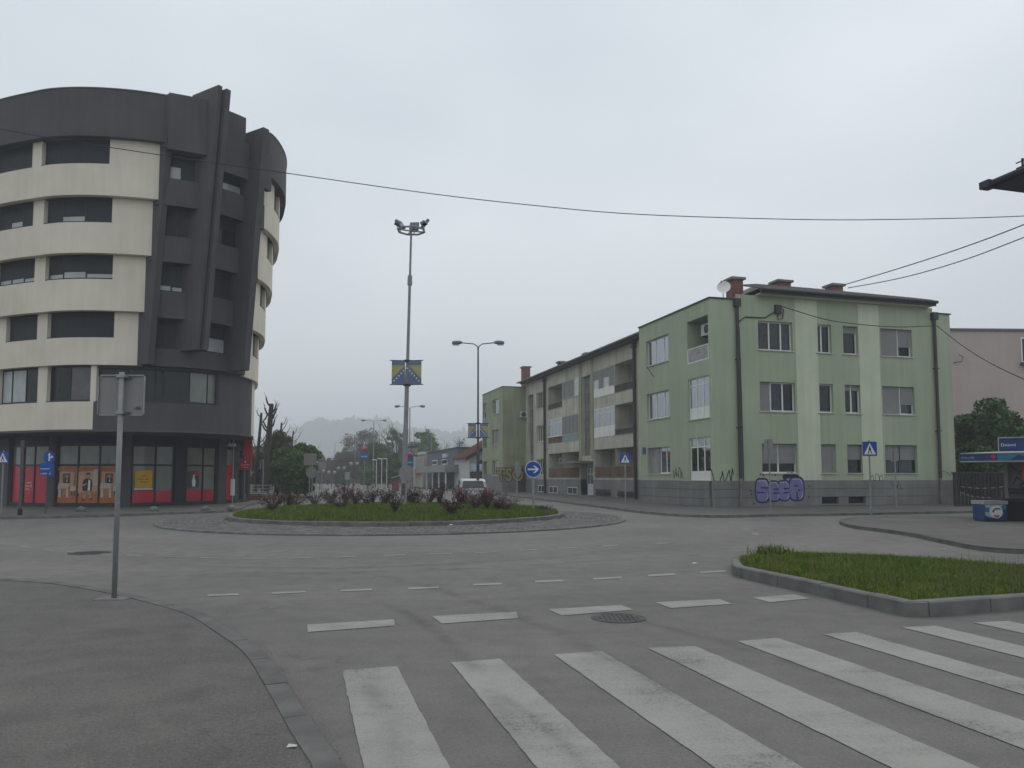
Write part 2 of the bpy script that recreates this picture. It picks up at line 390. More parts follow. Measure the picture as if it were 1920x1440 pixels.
def sheet(name, pts, z, m, parent=None):
    return struct(name, MB().add([(x, y, z) for x, y in pts], [tuple(range(len(pts)))]), m, parent)
def kerb_stones(parent, path, closed, w, z0, z1, m, length=1.0, inward=1, jit=0.006):
    """a row of separate kerb stones along a path; width goes to the left side (inward=1) of the path"""
    P = [Vector(p) for p in path] + ([Vector(path[0])] if closed else [])
    L = [0.0]
    for i in range(len(P) - 1): L.append(L[-1] + (P[i + 1] - P[i]).length)
    tot = L[-1]; n = max(1, round(tot / length)); step = tot / n
    def at(s):
        s = max(0, min(tot, s))
        for i in range(len(L) - 1):
            if s <= L[i + 1] + 1e-9:
                t = (s - L[i]) / max(1e-9, L[i + 1] - L[i]); d = (P[i + 1] - P[i]).normalized()
                return P[i].lerp(P[i + 1], t), Vector((-d.y, d.x)) * inward
        return P[-1], Vector((0, 0))
    rnd = random.Random(5)
    for k in range(n):
        a = k * step + 0.006; b = (k + 1) * step - 0.006; mb = MB(); sub = 3; dz = rnd.uniform(-jit, jit); off = rnd.uniform(-0.006, 0.006)
        ring = []
        for j in range(sub + 1):
            p, nn = at(a + (b - a) * j / sub)
            o0 = p + nn * off; o1 = p + nn * w; ch = p + nn * (off + 0.02)
            ring.append([(o0.x, o0.y, z0), (o0.x, o0.y, z1 - 0.018 + dz), (ch.x, ch.y, z1 + dz), (o1.x, o1.y, z1 + dz), (o1.x, o1.y, z0)])
        vs = [q for r_ in ring for q in r_]; fs = []
        for j in range(sub):
            for q in range(5): fs.append((j * 5 + q, j * 5 + (q + 1) % 5, (j + 1) * 5 + (q + 1) % 5, (j + 1) * 5 + q))
        fs += [(0, 1, 2, 3, 4), tuple(sub * 5 + q for q in (4, 3, 2, 1, 0))]
        mb.add(vs, fs)
        me = mb.mesh('kerb_stone'); me.materials.append(m); o = bpy.data.objects.new('kerb_stone', me); COL.objects.link(o); o.parent = parent

# near-left pavement with dropped kerb
kl = [gz(*p, 0.05) for p in [(-260, 1083), (-120, 1080), (0, 1085), (110, 1092), (213, 1108), (300, 1127), (380, 1150), (440, 1185), (495, 1222), (550, 1295), (600, 1370), (650, 1440)]]
kl = catmull(kl + [(-0.72, 3.6), (-0.55, 2.6), (-0.45, 0.5), (-0.4, -6)], 5)
near_pave = sheet('pavement', kl + [(-20, -6), (-20, 13.5)], 0.055, M_pave)
kerb_stones(near_pave, kl, False, 0.17, -0.02, 0.064, M_kerbd, 0.85, inward=-1, jit=0.002)

# pavement round the rounded shop block
kb = catmull([gz(*p, 0.1) for p in [(-700, 972), (-300, 972), (0, 969), (120, 967), (240, 963.5), (330, 960), (420, 957), (455, 951), (470, 945)]] + [(-17.5, 62), (-22, 80), (-33, 120)], 4)
shop_pave = sheet('pavement', kb + [(-70, 120), (-70, 36)], 0.1, M_pave)
kerb_stones(shop_pave, kb, False, 0.16, -0.02, 0.105, M_kerb, 1.0, inward=1)
# pavement along the green block
kg = catmull([GP(60, -2.6), GP(40, -2.6), GP(28, -2.6)] + [gz(*p, 0.1) for p in [(1120, 948), (1220, 960), (1330, 966), (1450, 964), (1600, 962), (1700, 960), (1850, 957), (2100, 951)]] + [(40, 39)], 5)
green_pave = sheet('pavement', kg + [(40, 70), GP(60, 14)], 0.1, M_pave)
kerb_stones(green_pave, kg, False, 0.15, -0.02, 0.105, M_kerb, 1.0, inward=1)
# kiosk pavement, a tongue between two streets
kk = catmull([(40, 33.2), (26, 30.6), (18, 29.2), (13.5, 28.6)] + [gz(*p, 0.1) for p in [(1577, 974), (1590, 983), (1640, 990), (1700, 998), (1760, 1010), (1830, 1023), (1920, 1030)]] + [(13.2, 14.6), (17, 11.5), (30, 9)], 5)
kiosk_pave = sheet('pavement', kk, 0.1, M_pave)
kerb_stones(kiosk_pave, kk, False, 0.16, -0.02, 0.105, M_kerbd, 1.0, inward=1)

# ------------------------------------------------------------------ roundabout
RC = (-4.45, 30.8); RI = 6.35; RA = 8.4; AC = (-4.3, 29.6)
def circ(r, n=96, c=RC, a0=0.0): return [(c[0] + r * math.cos(a0 + 2 * math.pi * i / n), c[1] + r * math.sin(a0 + 2 * math.pi * i / n)) for i in range(n)]
apron = sheet('roundabout_apron', circ(RA, 128, AC), 0.03, mat('sett_joints', (0.10, 0.096, 0.09), 0.95, var=0.2, scale=5))
# granite setts in rings
rs = random.Random(3); V = []; Fq = []
r = RI - 0.75
while r < RA - 0.12:
    wid = 0.19; n = int(2 * math.pi * r / 0.21); off = rs.random()
    for i in range(n):
        a = 2 * math.pi * (i + off) / n; da = 0.088 / r; h = 0.062 + rs.uniform(-0.008, 0.012); jr = rs.uniform(-0.006, 0.006)
        if math.hypot(AC[0] + (r + .09) * math.cos(a) - RC[0], AC[1] + (r + .09) * math.sin(a) - RC[1]) < RI + .22: continue
        b = len(V)
        for (rr, aa, z) in ((r + jr, a - da, 0.02), (r + jr, a + da, 0.02), (r + wid - 0.025 + jr, a + da, 0.02), (r + wid - 0.025 + jr, a - da, 0.02),
                            (r + 0.012 + jr, a - da * 0.85, h), (r + 0.012 + jr, a + da * 0.85, h), (r + wid - 0.037 + jr, a + da * 0.85, h), (r + wid - 0.037 + jr, a - da * 0.85, h)):
            V.append((AC[0] + rr * math.cos(aa), AC[1] + rr * math.sin(aa), z))
        Fq += [(b + 4, b + 7, b + 6, b + 5), (b, b + 4, b + 5, b + 1), (b + 1, b + 5, b + 6, b + 2), (b + 2, b + 6, b + 7, b + 3), (b + 3, b + 7, b + 4, b)]
    r += wid
me = np_mesh('granite_setts', V, Fq); me.materials.append(M_sett)
o = bpy.data.objects.new('granite_setts', me); COL.objects.link(o); o.parent = apron; o['kind'] = 'stuff'
kerb_stones(apron, circ(RA + 0.16, 160, AC), True, 0.15, -0.02, 0.06, M_kerb, 1.2, inward=1)
mound = MB(); n = 72; rings = [(RI - 0.05, 0.16), (RI - 0.5, 0.22), (4.8, 0.3), (3.4, 0.36), (1.8, 0.4), (0.0, 0.42)]
vs_ = []; 
for rr, z in rings[:-1]: vs_ += [(x, y, z) for x, y in circ(rr, n)]
vs_.append((*RC, 0.42)); fs_ = []
for i in range(len(rings) - 2):
    for k in range(n): fs_.append((i * n + k, i * n + (k + 1) % n, (i + 1) * n + (k + 1) % n, (i + 1) * n + k))
b_ = (len(rings) - 2) * n
fs_ += [(b_ + k, b_ + (k + 1) % n, len(vs_) - 1) for k in range(n)]
island = struct('roundabout_island', mound.add(vs_, fs_), M_soil, smooth=True)
kerb_stones(island, circ(RI + 0.12, 144), True, 0.16, 0.0, 0.19, M_kerb, 1.0, inward=1)
def mound_z(x, y):
    rr = math.hypot(x - RC[0], y - RC[1])
    return np.interp(rr, [0, 1.8, 3.4, 4.8, 5.85, 6.3], [0.42, 0.4, 0.36, 0.3, 0.22, 0.16])

# ------------------------------------------------------------------ splitter island on the right
si = ccw(catmull([gz(*p, 0.0) for p in [(1371, 1071), (1375, 1080), (1400, 1087)]], 3) + [gz(*p) for p in [(1530, 1116), (1618, 1137)]] + catmull([gz(1695, 1156), gz(1712, 1158.5), gz(1735, 1157.5)], 3)
         + [gz(1920, 1143), (8.6, 10.15), (8.9, 10.5), (8.9, 11.7), (7.9, 13.3), (6.7, 14.3), (5.4, 14.75), (4.55, 14.6), (3.95, 13.95)])
split = struct('splitter_island', MB().add([(x, y, 0.14) for x, y in inset(si, 0.1)], [tuple(range(len(si)))]), M_soil)
kerb_stones(split, si, True, 0.15, -0.02, 0.17, M_kerb, 0.95, inward=1)

# ------------------------------------------------------------------ grass
def blades(name, spots, hmin, hmax, w, seed, lean=0.35):
    rg = np.random.default_rng(seed); S = np.asarray(spots); n = len(S)
    h = rg.uniform(hmin, hmax, n); a = rg.uniform(0, 2 * np.pi, n); la = rg.uniform(0, 2 * np.pi, n); ll = rg.uniform(0.05, lean, n) * h
    ww = w * rg.uniform(0.7, 1.3, n)
    dx = np.cos(a) * ww / 2; dy = np.sin(a) * ww / 2; lx = np.cos(la) * ll; ly = np.sin(la) * ll
    V = np.zeros((n, 5, 3))
    V[:, 0] = S + np.stack([dx, dy, 0 * h], 1); V[:, 1] = S - np.stack([dx, dy, 0 * h], 1)
    V[:, 2] = S + np.stack([lx * .35 - dx * .75, ly * .35 - dy * .75, h * .6], 1); V[:, 3] = S + np.stack([lx * .35 + dx * .75, ly * .35 + dy * .75, h * .6], 1)
    V[:, 4] = S + np.stack([lx, ly, h], 1)
    b = np.arange(n)[:, None] * 5
    T = np.concatenate([b + np.array([[0, 1, 2]]), b + np.array([[0, 2, 3]]), b + np.array([[3, 2, 4]])])
    return np_mesh(name, V.reshape(-1, 3), T)
M_grass = mat('grass', (0.075, 0.125, 0.014), 0.7, col2=(0.145, 0.185, 0.032), scale=2.6, spec=0.2)
M_grassdry = mat('grass_seed', (0.16, 0.14, 0.07), 0.8)
rg = np.random.default_rng(1)
n = 62000; rr = RI * np.sqrt(rg.uniform(0, 1, n)) * 0.985; aa = rg.uniform(0, 2 * np.pi, n)
x = RC[0] + rr * np.cos(aa); y = RC[1] + rr * np.sin(aa)
keep = (y < RC[1] + 3) ; x, y = x[keep], y[keep]
z = np.array([mound_z(a, b) for a, b in zip(x, y)]) - 0.02
me = blades('grass', np.stack([x, y, z], 1), 0.08, 0.22, 0.018, 2, 0.9); me.materials.append(M_grass)
o = bpy.data.objects.new('grass', me); COL.objects.link(o); tag(o, 'long green grass on the roundabout island', 'grass', kind='stuff')
def in_poly(px, py, poly):
    c = np.zeros(len(px), bool); j = len(poly) - 1
    for i in range(len(poly)):
        xi, yi = poly[i]; xj, yj = poly[j]
        t = ((yi > py) != (yj > py)) & (px < (xj - xi) * (py - yi) / (yj - yi + 1e-12) + xi); c ^= t; j = i
    return c
pi_ = inset(si, 0.15)
x = rg.uniform(3.3, 9.0, 95000); y = rg.uniform(8.4, 15, 95000); k = in_poly(x, y, pi_)
sp = np.stack([x[k], y[k], np.full(k.sum(), 0.13)], 1)
patch = 0.5 + 0.5 * np.sin(sp[:, 0] * 2.1 + np.sin(sp[:, 1] * 1.7)) * np.cos(sp[:, 1] * 1.9)
sp = sp[rg.uniform(0, 1, len(sp)) < 0.35 + 0.65 * np.clip(patch * 1.6, 0, 1)]
me = blades('grass', sp, 0.03, 0.105, 0.010, 4, 1.2); me.materials.append(M_grass)
o = bpy.data.objects.new('grass', me); COL.objects.link(o); tag(o, 'ragged green grass on the kerbed splitter island beside the crosswalk', 'grass', kind='stuff')
# thin seed stalks along the far edge
x = rg.uniform(3.6, 8.9, 1500); y = rg.uniform(9.5, 15, 1500); k = in_poly(x, y, pi_) & ~in_poly(x, y - 1.1, pi_) | (in_poly(x, y, pi_) & (rg.uniform(0, 1, 1500) < 0.02))
sp = np.stack([x[k], y[k], np.full(k.sum(), 0.13)], 1)
me = blades('grass_stalks', sp, 0.22, 0.48, 0.008, 9, 0.25); me.materials.append(M_grassdry)
o = bpy.data.objects.new('grass_stalks', me); COL.objects.link(o); tag(o, 'thin dry grass stalks standing above the splitter island turf', 'grass', kind='stuff')
sp = []
for _ in range(160):
    t = random.random(); a_ = random.gauss(0, 0.16); b__ = random.gauss(0, 0.12); sp.append((4.75 + a_, 14.3 + b__, 0.13))
me = blades('weed_tuft', sp, 0.10, 0.25, 0.03, 12, 1.1)
solo('weed_tuft', me, M_grass, 'taller weed tuft at the far corner of the splitter island', 'weed')

# ------------------------------------------------------------------ road markings
def mark(name, poly, m, label=None):
    pts = [gz(*p) for p in poly]; pts = ccw(pts)
    return struct(name, MB().add([(x, y, 0.006) for x, y in pts], [tuple(range(len(pts)))]), m)
# crossing stripes: far ends measured, running on towards the camera
za = Vector((0.28, -1.0)).normalized()
far = [((642, 1258), (745, 1250)), ((846, 1243), (938, 1236)), ((1038, 1228), (1128, 1222)), ((1215, 1216), (1303, 1212)), ((1382, 1203), (1458, 1197)), ((1543, 1190), (1605, 1186)), ((1690, 1177), (1755, 1174)), ((1825, 1168), (1890, 1165)), ((1952, 1160), (2012, 1156))]
near = [((692, 1440), (836, 1440)), ((1018, 1440), (1152, 1440)), ((1336, 1440), (1500, 1440))]
rnd = random.Random(2)
dirs = []
for i in range(3):
    f = [Vector(gz(*p)) for p in far[i]]; q = [Vector(gz(*p)) for p in near[i]]
    dirs.append(((q[0] + q[1]) / 2 - (f[0] + f[1]) / 2).normalized())
dav = (dirs[0] + dirs[1] + dirs[2]).normalized()
for i, f in enumerate(far):
    a, b = Vector(gz(*f[0])), Vector(gz(*f[1]))
    # a wobbly painted outline
    L_ = 3.6; seg = 40; left = []; right = []
    for k in range(seg + 1):
        t = k / seg * L_
        left.append(a + dav * t + Vector((rnd.gauss(0, .0028), rnd.gauss(0, .002)))); right.append(b + dav * t + Vector((rnd.gauss(0, .0028), rnd.gauss(0, .002))))
    pts = ccw([tuple(p) for p in left] + [tuple(p) for p in right[::-1]])
    struct('crosswalk_stripe', MB().add([(x, y, 0.006) for x, y in pts], [tuple(range(len(pts)))]), M_paint)
for q in [[(576, 1172), (577, 1186), (741, 1174), (738, 1162)], [(810, 1156), (828, 1170), (972, 1160), (968, 1148)], [(1028, 1143), (1053, 1155), (1188, 1144), (1165, 1135)], [(1228, 1130), (1258, 1141), (1373, 1133), (1350, 1124)], [(1410, 1121), (1443, 1130), (1518, 1123), (1490, 1115)]]:
    mark('yield_line_dash', q, M_paint)
d1 = [(388, 447, 1117, 1115), (510, 573, 1113, 1110), (638, 697, 1108, 1106), (765, 822, 1104, 1102), (886, 940, 1097, 1095), (1003, 1055, 1091, 1089), (1112, 1165, 1086, 1083), (1215, 1265, 1080, 1077), (1312, 1360, 1074, 1071)]
for x0, x1, y0, y1 in d1: mark('edge_line_dash', [(x0, y0 - 1.6), (x1, y1 - 1.6), (x1 + 1, y1 + 1.6), (x0 + 1, y0 + 1.6)], M_paint)
d0 = [(0, 18, 1019, 1022), (40, 60, 1025, 1028), (80, 102, 1031, 1033), (125, 147, 1035, 1036.5), (185, 205, 1038, 1040), (237, 268, 1041, 1043), (300, 340, 1043.5, 1045), (375, 412, 1046, 1047), (455, 497, 1047.5, 1047.5), (540, 583, 1047, 1046), (628, 668, 1045, 1043.5), (720, 762, 1042, 1040.5), (805, 848, 1039.5, 1038), (890, 930, 1037, 1035), (972, 1008, 1032, 1031), (1048, 1082, 1028.5, 1026.5), (1130, 1160, 1024, 1022), (1230, 1255, 1020, 1018)]
for x0, x1, y0, y1 in d0: mark('lane_line_dash', [(x0, y0 - 0.9), (x1, y1 - 0.9), (x1, y1 + 0.9), (x0, y0 + 0.9)], M_paint2)
for q in [[(1010, 944.6), (1018, 944.6), (1040, 946), (1030, 946)], [(1046, 944.8), (1056, 944.8), (1078, 946.4), (1068, 946.4)], [(1390, 990), (1402, 992), (1408, 995.5), (1396, 993)], [(1412, 998), (1424, 1001), (1420, 1004), (1408, 1001)], [(1795, 1020), (1815, 1020), (1812, 1022), (1790, 1022)], [(1765, 1028), (1790, 1028), (1785, 1030), (1760, 1030)], [(1700, 1043), (1735, 1044), (1735, 1046), (1700, 1045)]]:
    mark('lane_line_dash', q, M_paint2)
# manhole covers, repair patch
def manhole(px, py, rad, name, label):
    c = gz(px, py); t = thing(name, label, 'manhole cover', (*c, 0))
    part(t, 'frame', MB().lathe([(rad, 0.0), (rad, 0.006), (rad * .88, 0.006), (rad * .88, 0.003)], (*c, 0.001), 40), M_iron)
    cov = MB().lathe([(rad * .86, 0.0), (rad * .86, 0.006)], (*c, 0.001), 40)
    for k in range(-4, 5):
        for j in range(-4, 5):
            if math.hypot(k, j) < 4.4: cov.box(c[0] + k * rad * .17 - rad * .05, c[0] + k * rad * .17 + rad * .05, c[1] + j * rad * .17 - rad * .05, c[1] + j * rad * .17 + rad * .05, 0.006, 0.010)
    part(t, 'cover', cov, M_iron)
manhole(1160, 1159, 0.31, 'manhole_cover', 'round iron manhole cover beside the thick dashed give way line')
manhole(168, 1037, 0.42, 'manhole_cover', 'flat dark manhole cover in the lane behind the grey sign post')
for i, (px, py, lb) in enumerate([(548, 1399, 'small white paper scrap on the near left pavement'), (846, 984, 'small crumpled white litter by the roundabout kerb'), (1303, 1056, 'white litter scrap on the road left of the splitter island'), (1738, 999, 'white litter scrap lying along the kiosk pavement kerb')]):
    c = gz(px, py, 0.06 if i == 0 else (0.2 if i == 1 else 0.01)); zz = [0.055, 0.19, 0.0, 0.0][i]; s_ = [0.03, 0.07, 0.05, 0.08][i]
    g_ = [(random.uniform(-s_, s_), random.uniform(-s_, s_)) for _ in range(5)]
    m_ = MB(); m_.add([(c[0] - s_, c[1] - s_ * .6, zz + .004), (c[0] + s_, c[1] - s_ * .7, zz + .01), (c[0] + s_ * .8, c[1] + s_ * .6, zz + .006), (c[0] - s_ * .9, c[1] + s_ * .7, zz + .012), (c[0], c[1], zz + s_ * .6)], [(0, 1, 4), (1, 2, 4), (2, 3, 4), (3, 0, 4), (3, 2, 1, 0)])
    solo('litter', m_, M_litter, lb, 'litter', base=(*c, zz))
# tyre rubber on the tarmac and across the stripes
def rubber():
    m = bpy.data.materials.new('tyre_rubber_marks'); m.use_nodes = True; nt = m.node_tree; nt.nodes.clear(); L = nt.links
    o = nt.nodes.new('ShaderNodeOutputMaterial'); d = nt.nodes.new('ShaderNodeBsdfDiffuse'); d.inputs[0].default_value = (0.06, 0.057, 0.054, 1); t = nt.nodes.new('ShaderNodeBsdfTransparent'); x = nt.nodes.new('ShaderNodeMixShader')
    g = nt.nodes.new('ShaderNodeNewGeometry'); n = nt.nodes.new('ShaderNodeTexNoise'); n.inputs['Scale'].default_value = 1.4; n.inputs['Detail'].default_value = 8; n.inputs['Roughness'].default_value = .7; L.new(g.outputs['Position'], n.inputs[0])
    r = nt.nodes.new('ShaderNodeMapRange'); r.inputs['From Min'].default_value = .38; r.inputs['From Max'].default_value = .68; r.inputs['To Min'].default_value = 0; r.inputs['To Max'].default_value = .2; L.new(n.outputs['Fac'], r.inputs[0])
    # fade to the sides of the mark: u runs 0..1 across it
    uv = nt.nodes.new('ShaderNodeUVMap'); sp_ = nt.nodes.new('ShaderNodeSeparateXYZ'); L.new(uv.outputs[0], sp_.inputs[0])
    pp = nt.nodes.new('ShaderNodeMath'); pp.operation = 'PINGPONG'; pp.inputs[1].default_value = .5; L.new(sp_.outputs[0], pp.inputs[0])
    e = nt.nodes.new('ShaderNodeMapRange'); e.inputs['From Max'].default_value = .5; L.new(pp.outputs[0], e.inputs[0]); e.interpolation_type = 'SMOOTHSTEP'
    p2 = nt.nodes.new('ShaderNodeMath'); p2.operation = 'PINGPONG'; p2.inputs[1].default_value = .5; L.new(sp_.outputs[1], p2.inputs[0])
    e2 = nt.nodes.new('ShaderNodeMapRange'); e2.inputs['From Max'].default_value = .25; L.new(p2.outputs[0], e2.inputs[0]); e2.interpolation_type = 'SMOOTHSTEP'
    a = nt.nodes.new('ShaderNodeMath'); a.operation = 'MULTIPLY'; L.new(r.outputs[0], a.inputs[0]); L.new(e.outputs[0], a.inputs[1])
    a2 = nt.nodes.new('ShaderNodeMath'); a2.operation = 'MULTIPLY'; L.new(a.outputs[0], a2.inputs[0]); L.new(e2.outputs[0], a2.inputs[1])
    L.new(a2.outputs[0], x.inputs[0]); L.new(t.outputs[0], x.inputs[1]); L.new(d.outputs[0], x.inputs[2]); L.new(x.outputs[0], o.inputs[0]); return m
M_rub = rubber()
def tyre_mark(path, w):
    P = [Vector(p) for p in catmull(path, 8)]; vs = []; n = len(P)
    for i, p in enumerate(P):
        d = (P[min(n - 1, i + 1)] - P[max(0, i - 1)]).normalized(); q = Vector((-d.y, d.x)) * w / 2; vs += [(p.x + q.x, p.y + q.y, .010), (p.x - q.x, p.y - q.y, .010)]
    me = MB().add(vs, [(2 * i + 1, 2 * i + 3, 2 * i + 2, 2 * i) for i in range(n - 1)]).mesh('tyre_mark'); uv = me.uv_layers.new(name='UVMap')
    for pl in me.polygons:
        for li in pl.loop_indices: v = me.loops[li].vertex_index; uv.data[li].uv = (v % 2, (v // 2) / (n - 1))
    struct('tyre_mark', me, M_rub)
for pts, w in (([(850, 1250), (960, 1320), (1060, 1400), (1120, 1470)], .16), ([(640, 1110), (760, 1150), (860, 1220), (940, 1330), (985, 1440)], .3), ([(1080, 1215), (1150, 1240), (1240, 1290), (1360, 1370)], .14), ([(560, 1060), (760, 1090), (980, 1160), (1130, 1230), (1330, 1360)], .35),
               ([(680, 1270), (720, 1330), (740, 1400), (735, 1470)], .3), ([(1000, 1120), (1260, 1180), (1560, 1270), (1920, 1420)], .3), ([(300, 1075), (620, 1075), (980, 1062), (1280, 1040)], .5), ([(200, 1058), (560, 1066), (900, 1055), (1350, 1022)], .5), ([(640, 1160), (690, 1168), (740, 1180)], .08)):
    tyre_mark([gz(*p) for p in pts], w)

# loose grit lying along the dropped kerb
gk = np.random.default_rng(31); V = []; Fc = []
kp = [Vector(p) for p in kl if 1.5 < p[1] < 11.5]
for _ in range(2600):
    i = int(gk.integers(0, len(kp) - 1)); p = kp[i].lerp(kp[i + 1], float(gk.random())); dd = (kp[i + 1] - kp[i]).normalized(); side = Vector((-dd.y, dd.x)); o_ = float(-abs(gk.normal(0, .5)) - .19) if gk.random() < .75 else float(abs(gk.normal(0, .07)) + .02)
    c = p + side * o_; s_ = float(gk.uniform(.002, .0065)); z_ = .056 if o_ < 0 else .0005; b = len(V)
    a0 = float(gk.random()) * 6.28; V += [(c.x + s_ * math.cos(a0 + q * 2.1), c.y + s_ * math.sin(a0 + q * 2.1), z_) for q in range(3)] + [(c.x, c.y, z_ + s_ * 1.1)]; Fc += [(b, b + 1, b + 3), (b + 1, b + 2, b + 3), (b + 2, b, b + 3)]
solo('grit', np_mesh('grit', V, Fc), mat('grit_stone', (.1, .095, .085), .9, col2=(.26, .25, .23), scale=40), 'fine loose grit along the near left kerb', 'grit', kind='stuff')
# ------------------------------------------------------------------ rounded shop block (left)
M_cream = mat('cream_render', (0.72, 0.665, 0.55), 0.9, var=0.06, scale=0.6, bump=0.12, bscale=90, streak=0.06)
M_char = mat('charcoal_render', (0.085, 0.083, 0.088), 0.85, var=0.10, scale=0.7, bump=0.12, bscale=90, streak=0.1)
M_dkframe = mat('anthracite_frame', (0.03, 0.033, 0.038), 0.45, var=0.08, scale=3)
M_blind = mat('roller_blind_dark', (0.024, 0.027, 0.034), 0.6, var=0.1, scale=1.5)
M_gap = mat('window_film_pale', (0.42, 0.45, 0.46), 0.15, var=0.1, scale=2, spec=0.6)
M_dglass = mat('dark_glass', (0.012, 0.018, 0.018), 0.04, var=0.3, scale=0.5, spec=0.35)
M_navy = mat('navy_panel', (0.018, 0.022, 0.035), 0.5, var=0.15, scale=1)
M_frost = mat('frosted_shop_glass', (0.20, 0.215, 0.19), 0.12, var=0.18, scale=0.8, spec=0.6)
M_redfilm = mat('red_window_film', (0.50, 0.025, 0.055), 0.25, var=0.12, scale=1.2, spec=0.5)
M_white = mat('white_print', (0.75, 0.75, 0.73), 0.6, var=0.05)
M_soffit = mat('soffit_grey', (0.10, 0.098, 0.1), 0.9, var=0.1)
M_metal = mat('galvanised_steel', (0.30, 0.31, 0.32), 0.45, var=0.12, scale=6, metal=0.6, spec=0.5)
M_cap = mat('coping_metal', (0.12, 0.12, 0.125), 0.5, var=0.1, metal=0.3)

def blur_text(F, u, z, n, width, h, letters, seed=0):
    """print too small to read in the photograph: a row of letter-like strokes"""
    rn = random.Random(letters * 7 + seed); mb = MB(); w = width / letters
    for i in range(letters):
        a = u - width / 2 + i * w; hh = h * rn.choice((0.62, 0.62, 0.66, 1.0))
        mb.fbox(F, a + w * .08, a + w * .30, z - h / 2, z - h / 2 + hh, n, n + 0.002)
        if rn.random() < .7: mb.fbox(F, a + w * .55, a + w * .76, z - h / 2, z - h / 2 + h * .62, n, n + 0.002)
        zz = z - h / 2 + rn.choice((0.0, 0.5)) * h; mb.fbox(F, a + w * .31, a + w * .54, zz, zz + h * .16, n, n + 0.002)
    return mb
class Curve:
    def __init__(s, pts, per=24):
        s.p = [Vector(q) for q in catmull(pts, per)]
        s.L = [0.0]
        for i in range(len(s.p) - 1): s.L.append(s.L[-1] + (s.p[i + 1] - s.p[i]).length)
        s.tot = s.L[-1]
    def at(s, t, d=0.0):
        t = max(0.0, min(s.tot, t)); i = int(np.searchsorted(s.L, t, side='right')) - 1; i = max(0, min(len(s.p) - 2, i))
        k = (t - s.L[i]) / max(1e-9, s.L[i + 1] - s.L[i]); q = s.p[i].lerp(s.p[i + 1], k)
        def tg(j): a = s.p[max(0, j - 4)]; b = s.p[min(len(s.p) - 1, j + 4)]; return (b - a).normalized()
        dd = tg(i).lerp(tg(i + 1), k).normalized(); n = Vector((dd.y, -dd.x))   # outward
        return (q.x - n.x * d, q.y - n.y * d)
    def spx(s, px, d, z):
        prev = None; t = 0.0; st = s.tot / 1500
        best = None
        while t <= s.tot:
            x, y = s.at(t, d)
            q = proj(x, y, z)[0]
            if prev is not None and prev < px <= q: return t
            prev = q; t += st
        q = [(proj(*s.at(t_, d), z)[0], t_) for t_ in np.linspace(0, s.tot, 400)]
        return 0.5 if px < 0 else max(q)[1]
    def slab(s, mb, s0, s1, d0, d1, z0, z1, step=0.3):
        """closed curved slab; d0 outer face, d1 inner face (inward positive)"""
        n = max(1, int(math.ceil((s1 - s0) / step))); vs = []; fs = []
        for i in range(n + 1):
            t = s0 + (s1 - s0) * i / n; a = s.at(t, d0); b = s.at(t, d1)
            vs += [(*a, z0), (*a, z1), (*b, z1), (*b, z0)]
        for i in range(n):
            for k in range(4): fs.append((i * 4 + k, (i + 1) * 4 + k, (i + 1) * 4 + (k + 1) % 4, i * 4 + (k + 1) % 4))
        fs += [(0, 1, 2, 3), (n * 4 + 3, n * 4 + 2, n * 4 + 1, n * 4)]
        return mb.add(vs, fs)
ZT = 19.9
TP = [(-34, 47), (-32, 42.5), (-29.5, 39.3), (-27, 37.2)] + [gz(x, y, ZT) for x, y in [(0, 188), (55, 175), (100, 167), (165, 165), (245, 170), (315, 180)]] + [(-14.95, 36.55), (-13.75, 37.85), (-12.95, 39.4)] + [gz(x, y, ZT) for x, y in [(520, 262), (535, 290)]] + [(-13.45, 44.6), (-14.8, 47.6), (-17.4, 50.2), (-21, 52), (-27, 53), (-32, 51.5), (-34, 49)]
T = Curve(TP)
FZ = {1: (3.89, 5.22), 2: (6.97, 8.28), 3: (9.52, 11.03), 4: (12.2, 13.68), 5: (14.88, 16.4), 6: (17.6, ZT)}   # floor bottom, sill
DK = {1: 1.5, 2: 1.32, 3: 0.99, 4: 0.66, 5: 0.33, 6: 0.0}
bl = thing('rounded_apartment_block', 'tall rounded cream and charcoal block with shops in its ground floor', 'building', (-22, 44, 0))
s_end = T.tot * 0.86
# where the charcoal bay lies on each floor
sA = {k: T.spx(p, DK[k], (FZ[k][0] + FZ[k][1]) / 2) for k, p in {5: 301, 4: 289, 3: 277.5, 2: 266}.items()}
sA[6] = T.spx(315, 0, 19)
sD = T.spx(505, 0, 19.0)
s0 = 0.4
# parapet
part(bl, 'parapet', T.slab(MB(), s0, sA[6], 0, 0.35, FZ[6][0], ZT), M_char)
part(bl, 'parapet', T.slab(MB(), sD, s_end, 0, 0.35, FZ[6][0] - 0.05, ZT - 0.05), M_char)
part(bl, 'parapet_coping', T.slab(MB(), s0, sA[6], -0.03, 0.4, ZT, ZT + 0.05), M_cap)
part(bl, 'parapet_coping', T.slab(MB(), sD, s_end, -0.03, 0.4, ZT - 0.05, ZT), M_cap)
part(bl, 'roof_slab', T.slab(MB(), s0, s_end, 0.3, 5.5, 18.9, 19.05, 0.6), M_soffit)

